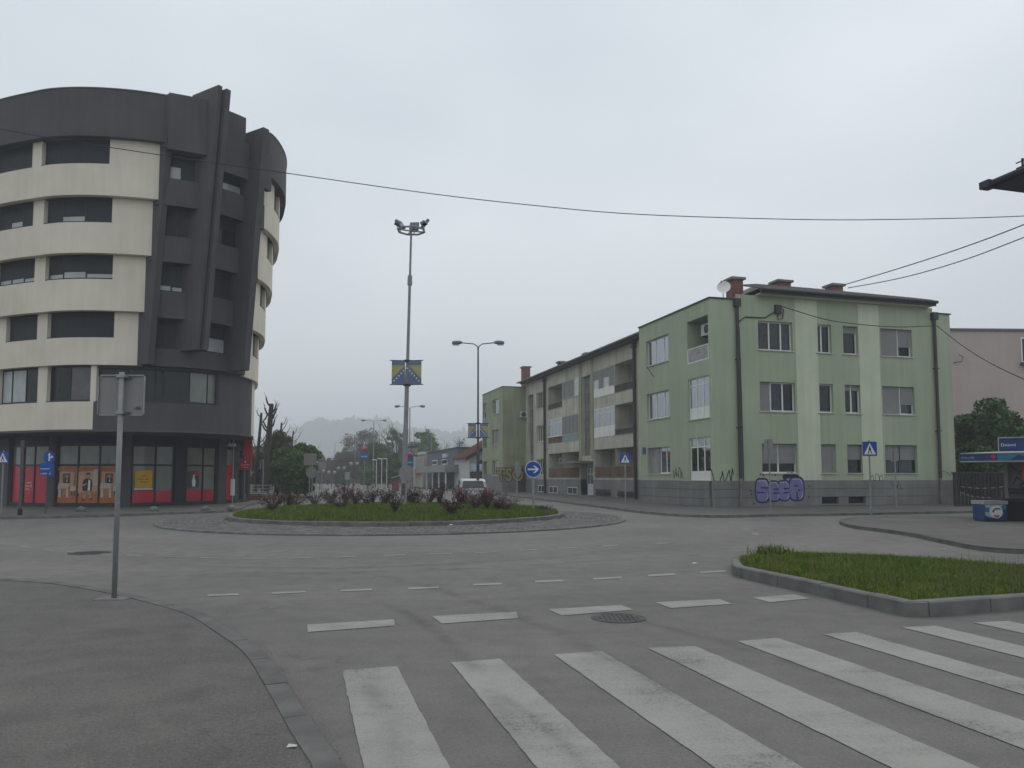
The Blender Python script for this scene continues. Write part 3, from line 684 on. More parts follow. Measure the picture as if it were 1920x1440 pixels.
def cwindow(s0, s1, z0, z1, d, splits, gaps=None, blind=True, pane=None, open_w=None):
    """window on the curved wall: frame (the part) > panes, blinds, sill.  gaps = uncovered share at the bottom of each light"""
    w = 0.06; mb = MB()
    T.slab(mb, s0, s1, d, d + 0.07, z0, z0 + w); T.slab(mb, s0, s1, d, d + 0.07, z1 - w, z1)
    xs = [s0] + [s0 + (s1 - s0) * q for q in splits] + [s1]
    for i, q in enumerate(xs):
        a = q if i == 0 else (q - w if i == len(xs) - 1 else q - w / 2)
        T.slab(mb, a, a + w, d + 0.002, d + 0.068, z0 + w, z1 - w)
    f = part(bl, 'window', mb, M_dkframe)
    for i in range(len(xs) - 1):
        a = xs[i] + w / 2 + 0.01; b = xs[i + 1] - w / 2 - 0.01
        part(f, 'pane', T.slab(MB(), a, b, d + 0.03, d + 0.05, z0 + w, z1 - w), pane[i] if pane else M_gap)
        if blind:
            g = gaps[i] if gaps else 0.0
            zb = z0 + w + g * (z1 - z0 - 2 * w)
            part(f, 'roller_blind', T.slab(MB(), a, b, d + 0.005, d + 0.022, zb, z1 - w), M_blind)
    part(f, 'sill', T.slab(MB(), s0 - 0.04, s1 + 0.04, d - 0.2, d + 0.03, z0 - 0.045, z0 - 0.002), M_dkframe)
    return f
WIN = {5: [(-150, -22, None), (-12, 61, None), (78, 205.5, None)], 4: [(-150, -20, None), (-10, 62, [0.0, 0.28, 0.0]), (81.5, 209, [0, 0.24, 0])],
       3: [(-150, -18, None), (-8, 65, [0.22, 0.22, 0.18]), (84, 210.5, [0.2, 0.3, 0.2])], 2: [(-150, -10, None), (11, 69, None), (87.5, 214, None)]}
for k in (5, 4, 3, 2):
    d = DK[k]; zb, zs = FZ[k]; zt = FZ[k + 1][0]
    part(bl, 'spandrel', T.slab(MB(), s0, sA[k], d, d + 0.3, zb, zs), M_cream)
    part(bl, 'spandrel', T.slab(MB(), sD + 0.12, s_end, d, d + 0.3, zb - 0.1, zs - 0.1), M_cream)
    ws = [(T.spx(max(a, -60), d, zs + 0.6) - (0.0 if a > -60 else 2.0), T.spx(b, d, zs + 0.6), g) for a, b, g in WIN[k]]
    edges = [s0] + [q for a, b, g in ws for q in (a, b)] + [sA[k]]
    for i in range(0, len(edges), 2):
        if edges[i + 1] - edges[i] > 0.05: part(bl, 'wall_pier', T.slab(MB(), edges[i], edges[i + 1], d, d + 0.3, zs + 0.001, zt - 0.001), M_cream)
    for i, (a, b, g) in enumerate(ws):
        cwindow(a + 0.01, b - 0.01, zs + 0.05, zt - 0.02, d + 0.2, (0.27, 0.62) if i == 2 else ((0.33, 0.66) if k != 2 else (0.5,)), g if k != 2 else None)
    # right-hand cream end with narrow windows
    sw = sD + 1.7
    part(bl, 'wall_pier', T.slab(MB(), sD + 0.12, sw, d, d + 0.3, zs - 0.099, zt - 0.06), M_cream)
    part(bl, 'wall_pier', T.slab(MB(), sw + 1.5, sw + 3.2, d, d + 0.3, zs - 0.099, zt - 0.06), M_cream)
    part(bl, 'wall_pier', T.slab(MB(), sw + 5.2, s_end, d, d + 0.3, zs - 0.099, zt - 0.06), M_cream)
    for a, b in ((sw, sw + 1.5), (sw + 3.2, sw + 5.2)):
        cwindow(a + 0.01, b - 0.01, zs - 0.05, zt - 0.1, d + 0.18, (0.5,), [0.25, 0.1] if k != 4 else [0.5, 0.5])
    # soffit of the floor above stepping out
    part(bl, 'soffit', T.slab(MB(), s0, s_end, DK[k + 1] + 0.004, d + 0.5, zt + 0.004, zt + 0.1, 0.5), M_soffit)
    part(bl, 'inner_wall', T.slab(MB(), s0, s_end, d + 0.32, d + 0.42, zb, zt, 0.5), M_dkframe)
# charcoal bays between the slanting fins
n_f = Vector((0.85, -0.52)).normalized()
def slant_fin(front, ln, th, zt, zb, lean, back=0.9, label=None):
    """fin standing out of the wall, leaning outwards with height; front = plan point of its front-left edge at the top"""
    t = Vector((0.52, 0.85)).normalized(); f = Vector(front); vs = []
    for z, off in ((zb, lean), (zt, 0.0)):
        a = f - n_f * off
        for q in (a, a + t * th, a + t * th - n_f * (ln + back - off * 0.3), a - n_f * (ln + back - off * 0.3)): vs.append((q.x, q.y, z))
    fin = part(bl, 'slanted_fin', MB().hexa(vs), M_char)
    vs = [(x, y, zt + 0.001) for x, y, z in vs[4:]] + [(x, y, zt + 0.05) for x, y, z in vs[4:]]
    part(fin, 'fin_cap', MB().hexa(vs), M_cap)
LEAN = 0.105     # outward lean per metre of height
def front_at(px, py, z): return gz(px, py, z)
slant_fin(gz(320, 176.5, ZT), 0.55, 0.32, ZT + 0.02, 6.99, 1.15, 1.2)
slant_fin(gz(410, 160.5, 20.5), 1.1, 0.22, 20.5, 7.75, 1.2)
slant_fin(gz(425, 167.5, 20.4), 1.1, 0.25, 20.4, 7.75, 1.2)
slant_fin(gz(494, 243.5, 19.1), 1.6, 0.36, 19.2, 6.98, 1.1, 1.0)
sB = T.spx(398, 0.2, 19); sC = T.spx(428, 0.2, 19)
for k in (5, 4, 3, 2):
    d = DK[k] - 0.12; zb, zs = FZ[k][0] - 0.25, FZ[k][1] - 0.45; zt = FZ[k + 1][0] - 0.4
    if k == 2: zb = FZ[2][0]
    for a, b, spl in ((sA[k] - 0.02, sB + 0.3, (0.3,)), (sB + 0.3, sD - 0.02, (0.55,))):
        part(bl, 'bay_spandrel', T.slab(MB(), a, b, d, d + 0.3, zb, zs), M_char)
        g = {5: [0.5, 0.03], 4: [0.0, 0.02], 3: [0.2, 0.16], 2: [0.0, 0.0]}[k] if a < sB else {5: [0.3, 0.3], 4: [0.7, 0.4], 3: [0, 0], 2: [0.55, 0.5]}[k]
        cwindow(a + 0.3, b - (0.25 if b > sB + .4 else 0.3), zs + 0.05, zt + 0.1, d + 0.3, spl, g, pane=[M_gap, M_dglass] if k in (5,) else ([M_dglass] * 2 if k in (4,) else [M_gap] * 2))
        part(bl, 'bay_soffit', T.slab(MB(), a, b, d - 0.3, d + 0.6, zt + 0.15, zt + 0.2), M_soffit)
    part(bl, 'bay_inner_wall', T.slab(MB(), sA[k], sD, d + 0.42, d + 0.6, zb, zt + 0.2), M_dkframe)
part(bl, 'bay_parapet', T.slab(MB(), sA[6], sB + 0.35, -0.3, 0.2, FZ[6][0] - 0.4, ZT + 0.05), M_char)
part(bl, 'bay_parapet', T.slab(MB(), sB + 0.36, T.spx(459, -0.1, 19.5), -0.15, 0.2, FZ[6][0] - 0.9, ZT - 0.05), M_char)
part(bl, 'bay_parapet', T.slab(MB(), T.spx(459, -0.1, 19.5) + 0.01, sD + 0.1, -0.1, 0.2, FZ[6][0] - 0.9, ZT - 1.25), M_char)
# first upper floor: cream to the left, charcoal with a window band, cream flank
d = DK[1]; zb, zs = FZ[1]; zt = FZ[2][0]
sm = T.spx(174, d, 4.5); se = T.spx(471, d, 4.5)
part(bl, 'spandrel', T.slab(MB(), s0, sm, d, d + 0.3, zb, zs), M_cream)
part(bl, 'spandrel', T.slab(MB(), sm + 0.002, se, d, d + 0.3, zb, zs), M_char)
part(bl, 'flank_wall', T.slab(MB(), se + 0.002, s_end, d, d + 0.3, zb, zt - 0.06), M_cream)
w1 = [(T.spx(-55, d, 6) - 1.5, T.spx(-12, d, 6)), (T.spx(-4, d, 6), T.spx(69.5, d, 6)), (T.spx(87, d, 6), T.spx(169, d, 6)), (T.spx(180, d, 6), T.spx(409, d, 6))]
ed = [s0] + [q for w_ in w1 for q in w_] + [se]
for i in range(0, len(ed), 2):
    part(bl, 'wall_pier', T.slab(MB(), ed[i], ed[i + 1], d, d + 0.3, zs + 0.001, zt - 0.002), M_char if i == len(ed) - 2 else M_cream)
M_curt = mat('pale_curtain', (0.42, 0.44, 0.43), 0.5, var=0.15, scale=2.5)
cwindow(*w1[0], zs + 0.05, zt - 0.02, d + 0.2, (0.5,), blind=False)
cwindow(*w1[1], zs + 0.05, zt - 0.02, d + 0.2, (0.3, 0.64), blind=False, pane=[M_gap, M_gap, M_dglass])
cwindow(*w1[2], zs + 0.05, zt - 0.02, d + 0.2, (0.52,), blind=False, pane=[M_dglass, mat('pane_grey', (0.10, 0.095, 0.10), 0.08, var=0.2, spec=0.6)])
cwindow(*w1[3], zs + 0.05, zt - 0.12, d + 0.2, (0.22, 0.44, 0.49, 0.72, 0.91), blind=False, pane=[M_dglass, M_dglass, M_dglass, M_dglass, M_frost, M_frost])
part(bl, 'window_lintel', T.slab(MB(), w1[3][0], w1[3][1], d + 0.1, d + 0.3, zt - 0.12, zt - 0.003), M_char)
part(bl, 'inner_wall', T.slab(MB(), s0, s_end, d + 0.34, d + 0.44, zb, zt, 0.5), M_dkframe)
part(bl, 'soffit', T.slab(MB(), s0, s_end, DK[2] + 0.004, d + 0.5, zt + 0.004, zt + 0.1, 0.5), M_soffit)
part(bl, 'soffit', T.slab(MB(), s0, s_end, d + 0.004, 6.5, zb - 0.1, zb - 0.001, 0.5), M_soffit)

# ---- ground floor shopfronts on their own set-back line
G = Curve([(-33, 49), (-30.5, 45), (-28, 42.4), (-26, 40.8), (-23.8, 39.8), (-21.5, 39.45), (-19.6, 40.0), (-18.0, 41.6), (-16.8, 43.6), (-16.3, 46), (-16.7, 48.8), (-18.4, 51), (-22, 52.5)], 24)
def gs(px, z=1.5): return G.spx(px, 0, z)
cz = 3.79
part(bl, 'shop_back_wall', G.slab(MB(), 0.2, G.tot - 0.2, 0.35, 0.5, 0.1, cz, 0.5), M_navy)
part(bl, 'shop_plinth', G.slab(MB(), 0.2, G.tot - 0.2, -0.02, 0.34, 0.08, 0.24, 0.5), M_dkframe)
part(bl, 'shop_fascia', G.slab(MB(), 0.2, G.tot - 0.2, 0.06, 0.34, 3.32, cz - 0.002, 0.5), M_navy)
for a, b in ((-40, -24), (-2, 19), (92.5, 105), (227, 245), (406, 421)):
    part(bl, 'column', G.slab(MB(), gs(a), gs(b), -0.12, 0.3, 0.1, cz - 0.004), M_char)
def shopfront(px0, px1, cuts, lower, name='shop_window'):
    """px cuts split the front into lights; each light has an upper pane and the given lower panes (z share, material)"""
    xs = [gs(px0)] + [gs(c) for c in cuts] + [gs(px1)]; mb = MB(); w = 0.07
    G.slab(mb, xs[0], xs[-1], 0.04, 0.14, 0.24, 0.30); G.slab(mb, xs[0], xs[-1], 0.04, 0.14, 2.2, 2.3); G.slab(mb, xs[0], xs[-1], 0.04, 0.14, 3.22, 3.318)
    for i, x in enumerate(xs):
        a = x if i == 0 else (x - w if i == len(xs) - 1 else x - w / 2)
        G.slab(mb, a, a + w, 0.035, 0.145, 0.3, 3.22)
    f = part(bl, name, mb, M_dkframe)
    out = []
    for i in range(len(xs) - 1):
        a = xs[i] + w / 2 + 0.015; b = xs[i + 1] - w / 2 - 0.015
        part(f, 'upper_pane', G.slab(MB(), a, b, 0.08, 0.1, 2.3, 3.22), M_frost)
        z = 0.3
        for zt_, m_ in lower:
            part(f, 'lower_pane', G.slab(MB(), a, b, 0.08, 0.1, z, zt_), m_); z = zt_ + 0.001
        out.append((a, b, f))
    return out
red = [(2.2, M_redfilm)]; part_red = [(0.92, M_redfilm), (2.2, M_frost)]
shopfront(20, 92, (42, 62), red)
po = shopfront(105.5, 226, (144, 185), [(2.2, mat('poster_wood', (0.34, 0.13, 0.06), 0.3, col2=(0.44, 0.21, 0.11), scale=1.5, spec=0.5))])
shopfront(245.5, 292, (), part_red)
shopfront(290, 326, (), part_red, 'shop_door')
shopfront(348, 405, (381,), part_red)
part(bl, 'shop_pier', G.slab(MB(), gs(327), gs(348), -0.02, 0.3, 0.24, cz - 0.01), M_navy)
sq = gs(422)
shop_r = [(sq, sq + 0.9), (sq + 0.95, sq + 2.2), (sq + 2.6, sq + 4.2), (sq + 4.6, sq + 6.2)]
for i, (a, b) in enumerate(shop_r):
    f = part(bl, 'shop_window', G.slab(G.slab(MB(), a, b, 0.04, 0.12, 0.24, 0.3), a, b, 0.04, 0.12, 3.2, 3.3), M_dkframe)
    if i == 0:
        part(f, 'lower_pane', G.slab(MB(), a, b, 0.07, 0.1, 0.3, 2.3), M_redfilm); part(f, 'upper_pane', G.slab(MB(), a, b, 0.07, 0.1, 2.31, 3.2), M_frost)
    else: part(f, 'pane', G.slab(MB(), a, b, 0.07, 0.1, 0.3, 3.2), M_dglass)
    part(bl, 'column', G.slab(MB(), b + 0.01, b + 0.3, -0.08, 0.3, 0.1, cz - 0.006), M_char)
# printed office scene on the middle window
Mp = [mat('print_desk', (0.52, 0.42, 0.34), 0.5), mat('print_dark', (0.035, 0.03, 0.03), 0.5), mat('print_skin', (0.45, 0.26, 0.17), 0.5), mat('print_floor', (0.40, 0.13, 0.045), 0.5), mat('print_wall', (0.50, 0.30, 0.2), 0.5)]
def g_frame(px, out=0.0):
    s_ = gs(px); p = G.at(s_, -out); q = G.at(s_ + 0.05, -out); r_ = G.at(s_ - 0.05, -out)
    return FR(p, (q[0] - r_[0], q[1] - r_[1]))
def blob(u, z, ru, rz, k=12): return [(u + ru * math.cos(6.2832 * i / k), z + rz * math.sin(6.2832 * i / k)) for i in range(k)]
pxs = [(107, 143), (146, 184), (187, 225)]
for i, (a, b, f) in enumerate(po):
    FP = FR(G.at((a + b) / 2, -0.0), tuple(np.subtract(G.at(b, 0), G.at(a, 0)))); hw = (b - a) / 2 - .01; N = -0.052
    def pp(pts, m, lay): part(f, 'window_print', MB().fpoly(FP, pts, N + lay * .003, N + lay * .003 + .002), m)
    pp([(-hw, .31), (hw, .31), (hw, .78), (-hw, .62)], Mp[3], 0)                                   # printed wooden floor
    pp([(-hw, 1.93), (hw, 2.02), (hw, 2.15), (-hw, 2.12)], Mp[3], 0)
    if i != 1:
        pp([(-hw * .8, 1.15), (hw * .75, 1.15), (hw * .75, 1.88), (-hw * .8, 1.9)], Mp[4], 0)
        pp([(-hw * .5, 1.3), (hw * .35, 1.3), (hw * .35, 1.82), (-hw * .5, 1.82)], mat('print_recess', (.16, .09, .07), .5), 1)
        pp(blob(-.02, 1.66, .06, .08), Mp[2], 2); pp([(-.16, 1.3), (.12, 1.3), (.1, 1.54), (.02, 1.6), (-.07, 1.6), (-.14, 1.53)], Mp[1], 2); pp([(-.03, 1.38), (.02, 1.38), (0, 1.58)], M_white, 3)
        pp([(-hw, 1.02), (hw * .2, 1.05), (hw * .2, 1.3), (-hw * .9, 1.34)], Mp[0], 3); pp([(-hw * .9, .58), (-hw * .62, .6), (-hw * .62, 1.02), (-hw * .9, 1.0)], Mp[0], 3); pp([(-.02, .56), (hw * .2, .58), (hw * .2, 1.04), (-.02, 1.03)], Mp[0], 3)
        pp([(hw * .35, .9), (hw * .95, .92), (hw * .95, 1.16), (hw * .35, 1.15)], Mp[0], 3); pp([(hw * .5, .7), (hw * .58, .7), (hw * .58, .9), (hw * .5, .9)], Mp[1], 3); pp([(hw * .8, .7), (hw * .88, .7), (hw * .88, .92), (hw * .8, .92)], Mp[1], 3)
    else:
        pp([(-hw, .8), (hw, .9), (hw, 1.95), (-hw, 1.9)], Mp[4], 0); pp([(hw * .45, 1.2), (hw, 1.2), (hw, 2.05), (hw * .55, 2.0)], Mp[0], 1)
        # walking person printed on the glass
        pp([(-.22, .5), (-.14, .46), (-.08, .74), (-.06, .98), (-.2, .98), (-.19, .75)], Mp[2], 2); pp([(.12, .52), (.2, .48), (.17, .78), (.1, .98), (-.02, .98), (.06, .76)], Mp[2], 2)
        pp([(-.28, .42), (-.12, .44), (-.13, .5), (-.24, .52)], Mp[1], 3); pp([(.12, .44), (.27, .47), (.22, .54), (.12, .52)], Mp[1], 3)
        pp([(-.24, .92), (.2, .92), (.24, 1.28), (.18, 1.5), (.05, 1.56), (-.08, 1.56), (-.22, 1.48), (-.3, 1.2)], Mp[1], 3); pp([(.0, .94), (.12, .94), (.13, 1.45), (.03, 1.5)], M_white, 4)
        pp(blob(-.01, 1.68, .085, .11), Mp[2], 4); pp([(-.12, 1.62), (-.1, 1.82), (0, 1.86), (.1, 1.82), (.12, 1.64), (.07, 1.76), (-.06, 1.77)], mat('print_hair', (.07, .03, .02), .6), 5); pp([(-.34, 1.18), (-.24, 1.16), (-.02, 1.26), (-.04, 1.32), (-.24, 1.26)], Mp[2], 5)
def g_frame(px, out=0.0):
    s_ = gs(px); p = G.at(s_, -out); q = G.at(s_ + 0.05, -out); r_ = G.at(s_ - 0.05, -out)
    return FR(p, (q[0] - r_[0], q[1] - r_[1]))
F_ = g_frame(269, 0.02)
po1 = part(bl, 'poster', MB().fbox(F_, -0.42, 0.42, 1.05, 1.98, 0.0, 0.015), mat('poster_yellow', (0.62, 0.34, 0.01), 0.5))
part(po1, 'poster_rail', MB().fbox(F_, -0.45, 0.45, 0.97, 1.03, 0.0, 0.03), M_white)
for i, (wd, nl) in enumerate(((0.2, 3), (0.5, 8), (0.34, 5))): part(po1, 'poster_lettering', blur_text(F_, 0, 1.68 - i * 0.15, 0.016, wd, 0.09, nl), Mp[1])
F_ = g_frame(363, 0.02)
po2 = part(bl, 'poster', MB().fbox(F_, -0.3, 0.3, 1.05, 1.95, 0.0, 0.015), mat('poster_grey', (0.07, 0.075, 0.07), 0.5))
part(po2, 'poster_figure', MB().fpoly(F_, [(-0.1, 1.1), (0.08, 1.1), (0.1, 1.4), (0.02, 1.6), (0.03, 1.75), (-0.06, 1.75), (-0.06, 1.6), (-0.13, 1.4)], 0.016, 0.018), M_white)
part(po2, 'poster_spot', MB().fpoly(F_, [(0.18 + 0.14 * math.cos(t / 12 * 6.283), 1.8 + 0.14 * math.sin(t / 12 * 6.283)) for t in range(12)], 0.016, 0.02), M_redfilm)
F_ = g_frame(52, 0.0)
for i, (wd, nl) in enumerate(((0.55, 6), (0.58, 8), (0.36, 5))): part(bl, 'window_lettering', blur_text(F_, -0.3 + wd / 2, 1.35 - i * 0.17, -0.068, wd, 0.1, nl), M_white)
# projecting sign board and red pennant at the corner
F_ = FR(G.at(gs(443), -0.25), (1, 0.12))
sg = thing('projecting_sign', 'red square sign board projecting from the dark shop corner', 'sign', F_.pt(0, 2.4, 0))
part(sg, 'board', MB().fbox(F_, -0.05, 0.62, 2.05, 2.72, 0.0, 0.12), mat('sign_red', (0.42, 0.02, 0.045), 0.4, var=0.05))
part(sg, 'bracket', MB().cyl(F_.pt(-0.35, 2.4, 0.06), F_.pt(-0.06, 2.4, 0.06), 0.03), M_dkframe)
part(sg, 'emblem', MB().fpoly(F_, [(0.28, 2.44), (0.23, 2.50), (0.285, 2.6), (0.34, 2.50)], 0.122, 0.126), M_white)
part(sg, 'lettering', blur_text(F_, 0.285, 2.34, 0.122, 0.5, 0.07, 11), M_white)
part(sg, 'lettering', blur_text(F_, 0.285, 2.19, 0.122, 0.3, 0.07, 5), M_white)
pn = MB(); p0 = T.at(T.spx(478, 1.9, 3.2), 1.9)
F_ = FR((p0[0], p0[1]), (1, 0.1)); pn.fpoly(F_, [(-0.1, 3.78), (0.34, 3.78), (0.40, 2.75), (0.12, 2.6), (-0.16, 2.85)], -0.03, 0.03)
solo('hanging_pennant', pn, mat('pennant_red', (0.40, 0.03, 0.04), 0.7), 'red cloth pennant hanging under the overhang of the rounded block', 'banner', base=(p0[0], p0[1], 3.78))
p0 = G.at(gs(421.5) + 0.12, -0.2)
sc = thing('security_camera', 'small white security camera under the dark overhang', 'camera', (p0[0], p0[1], 3.4))
part(sc, 'body', MB().box(p0[0] - 0.1, p0[0] + 0.3, p0[1] - 0.1, p0[1] + 0.1, 3.38, 3.55), M_white); part(sc, 'bracket', MB().cyl((p0[0], p0[1], 3.5), (p0[0] - 0.1, p0[1] + 0.15, 3.7), 0.03), M_white)
p0 = G.at(gs(428), -0.3)
dp = thing('stand_pipe', 'white and grey pipe standing at the corner of the dark shopfront', 'pipe', (p0[0], p0[1], 0.1))
part(dp, 'pipe', MB().cyl((p0[0], p0[1], 0.1), (p0[0], p0[1], 3.78), 0.05), M_metal); part(dp, 'casing', MB().box(p0[0] - 0.09, p0[0] + 0.09, p0[1] - 0.1, p0[1] + 0.06, 0.55, 1.5), M_white)
# low stone domes along the pavement edge
for i, (px, py, lb) in enumerate([(152, 959, 'low round stone bollard in front of the printed shop window'), (288, 958.5, 'low round stone bollard in front of the yellow poster window'), (385, 957.5, 'low round stone bollard before the dark corner column'), (433, 955.5, 'low round stone bollard by the shop corner nearest the roundabout')]):
    c = gz(px, py, 0.1); t = thing('stone_bollard', lb, 'bollard', (*c, 0.1), group='low stone bollards by the shops')
    part(t, 'dome', MB().lathe([(0.17, 0), (0.2, 0.06), (0.17, 0.15), (0.1, 0.21), (0.02, 0.23)], (*c, 0.1), 14), M_kerb, smooth=True)
    part(t, 'foot', MB().lathe([(0.24, 0), (0.24, 0.03)], (*c, 0.1), 14), M_kerbd)
# ------------------------------------------------------------------ green three-storey block
M_green = mat('green_render', (0.355, 0.405, 0.28), 0.92, col2=(0.405, 0.455, 0.325), scale=0.45, bump=0.1, bscale=70, streak=0.09)
M_greeno = mat('green_render_old', (0.275, 0.305, 0.19), 0.92, col2=(0.345, 0.375, 0.245), scale=0.6, bump=0.1, bscale=70, streak=0.2)
M_stripe = mat('pale_green_stripe', (0.56, 0.60, 0.45), 0.92, var=0.06, scale=0.6, streak=0.08)
M_old = mat('stained_cream_render', (0.43, 0.43, 0.345), 0.92, col2=(0.54, 0.535, 0.44), scale=0.8, streak=0.22)
M_plinth = mat('plinth_render', (0.17, 0.172, 0.165), 0.9, col2=(0.235, 0.232, 0.22), scale=0.6, streak=0.15)
M_upvc = mat('white_window_frame', (0.74, 0.74, 0.71), 0.45, var=0.05, scale=3)
M_oldw = mat('old_white_paint', (0.52, 0.52, 0.47), 0.7, var=0.12, scale=6)
M_shut = mat('grey_roller_shutter', (0.27, 0.27, 0.265), 0.6, var=0.06, scale=2)
M_curtain = mat('net_curtain', (0.34, 0.34, 0.345), 0.9, var=0.2, scale=5)
M_lilac = mat('lilac_blind', (0.13, 0.12, 0.17), 0.8, var=0.1)
M_pglass = glass('window_glass', 1.45, (0.72, 0.75, 0.76))
M_pipe = mat('downpipe_brown', (0.045, 0.043, 0.045), 0.5, var=0.15, scale=4)
M_brick = mat('chimney_brick', (0.21, 0.075, 0.05), 0.9, var=0.25, scale=4)
M_tile = mat('roof_tile_grey', (0.145, 0.135, 0.125), 0.85, var=0.25, scale=3)
M_gut = mat('gutter_dark', (0.035, 0.038, 0.045), 0.5, var=0.1)
M_rust = mat('rusty_balcony_panel', (0.105, 0.066, 0.045), 0.85, col2=(0.17, 0.105, 0.07), scale=1.3)
M_balc = mat('dark_balcony_panel', (0.07, 0.055, 0.045), 0.85, var=0.2)
M_teal = mat('teal_panel', (0.24, 0.34, 0.33), 0.8, var=0.08)
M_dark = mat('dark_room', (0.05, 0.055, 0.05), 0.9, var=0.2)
M_ac = mat('air_conditioner_white', (0.52, 0.53, 0.52), 0.5, var=0.05)
M_door = mat('white_door', (0.5, 0.52, 0.52), 0.5, var=0.06)
M_conc = mat('old_concrete', (0.19, 0.18, 0.165), 0.9, var=0.2, scale=2)
M_strip = mat('stair_glass_panels', (0.17, 0.175, 0.155), 0.3, var=0.3, scale=1.1, spec=0.5)
M_gp = mat('graffiti_lilac', (0.17, 0.16, 0.33), 0.7, var=0.12, scale=3)
M_gd = mat('graffiti_violet_outline', (0.035, 0.025, 0.09), 0.7, var=0.15)
M_gh = mat('graffiti_highlight', (0.42, 0.42, 0.52), 0.7)
M_gy = mat('graffiti_ochre', (0.42, 0.34, 0.15), 0.7, var=0.1)
M_blk = mat('black_spray', (0.02, 0.02, 0.022), 0.7)

gb = thing('green_apartment_block', 'long three-storey green apartment block with grey plinth and graffiti', 'building', (GC[0], GC[1], 0.1))
FRt = FR(GC, GV)                                   # facade to the right street, outward towards camera
FL = FR(GP(0, 0), GU, (-GV[0], -GV[1]))            # near wing, street side
FM = FR(GP(0, 2.4), GU, (-GV[0], -GV[1]))          # set-back middle
FE = FR(GP(39, 0), GV)                             # flank of the far wing looking back at us
WU, MU0, MU1, LU = 8.1, 8.1, 39.0, 47.3
ZP = 10.45; ZE = 10.75; ZPL = 1.38

def wall(F, u0, u1, z0, z1, holes, m, name='wall', depth=0.28, th=0.0):
    """facade wall with real openings; holes (u0,u1,z0,z1[,depth])"""
    us = sorted(set([u0, u1] + [h[0] for h in holes] + [h[1] for h in holes])); zs = sorted(set([z0, z1] + [h[2] for h in holes] + [h[3] for h in holes]))
    us = [u for u in us if u0 - 1e-6 <= u <= u1 + 1e-6]; zs = [z for z in zs if z0 - 1e-6 <= z <= z1 + 1e-6]
    mb = MB(); flip = (F.u[0] * F.n[1] - F.u[1] * F.n[0]) > 0
    def q(a): mb.add(a, [(3, 2, 1, 0)] if flip else [(0, 1, 2, 3)])
    for i in range(len(us) - 1):
        for j in range(len(zs) - 1):
            c = ((us[i] + us[i + 1]) / 2, (zs[j] + zs[j + 1]) / 2)
            if any(h[0] < c[0] < h[1] and h[2] < c[1] < h[3] for h in holes): continue
            q([F.pt(us[i], zs[j]), F.pt(us[i + 1], zs[j]), F.pt(us[i + 1], zs[j + 1]), F.pt(us[i], zs[j + 1])])
    for h in holes:
        a, b, c, d = h[:4]; dp = h[4] if len(h) > 4 else depth
        q([F.pt(a, c), F.pt(b, c), F.pt(b, c, -dp), F.pt(a, c, -dp)][::-1]); q([F.pt(a, d), F.pt(b, d), F.pt(b, d, -dp), F.pt(a, d, -dp)])
        q([F.pt(a, c), F.pt(a, d), F.pt(a, d, -dp), F.pt(a, c, -dp)]); q([F.pt(b, c), F.pt(b, d), F.pt(b, d, -dp), F.pt(b, c, -dp)][::-1])
        q([F.pt(a, c, -dp), F.pt(b, c, -dp), F.pt(b, d, -dp), F.pt(a, d, -dp)])
    return part(gb, name, mb, m)
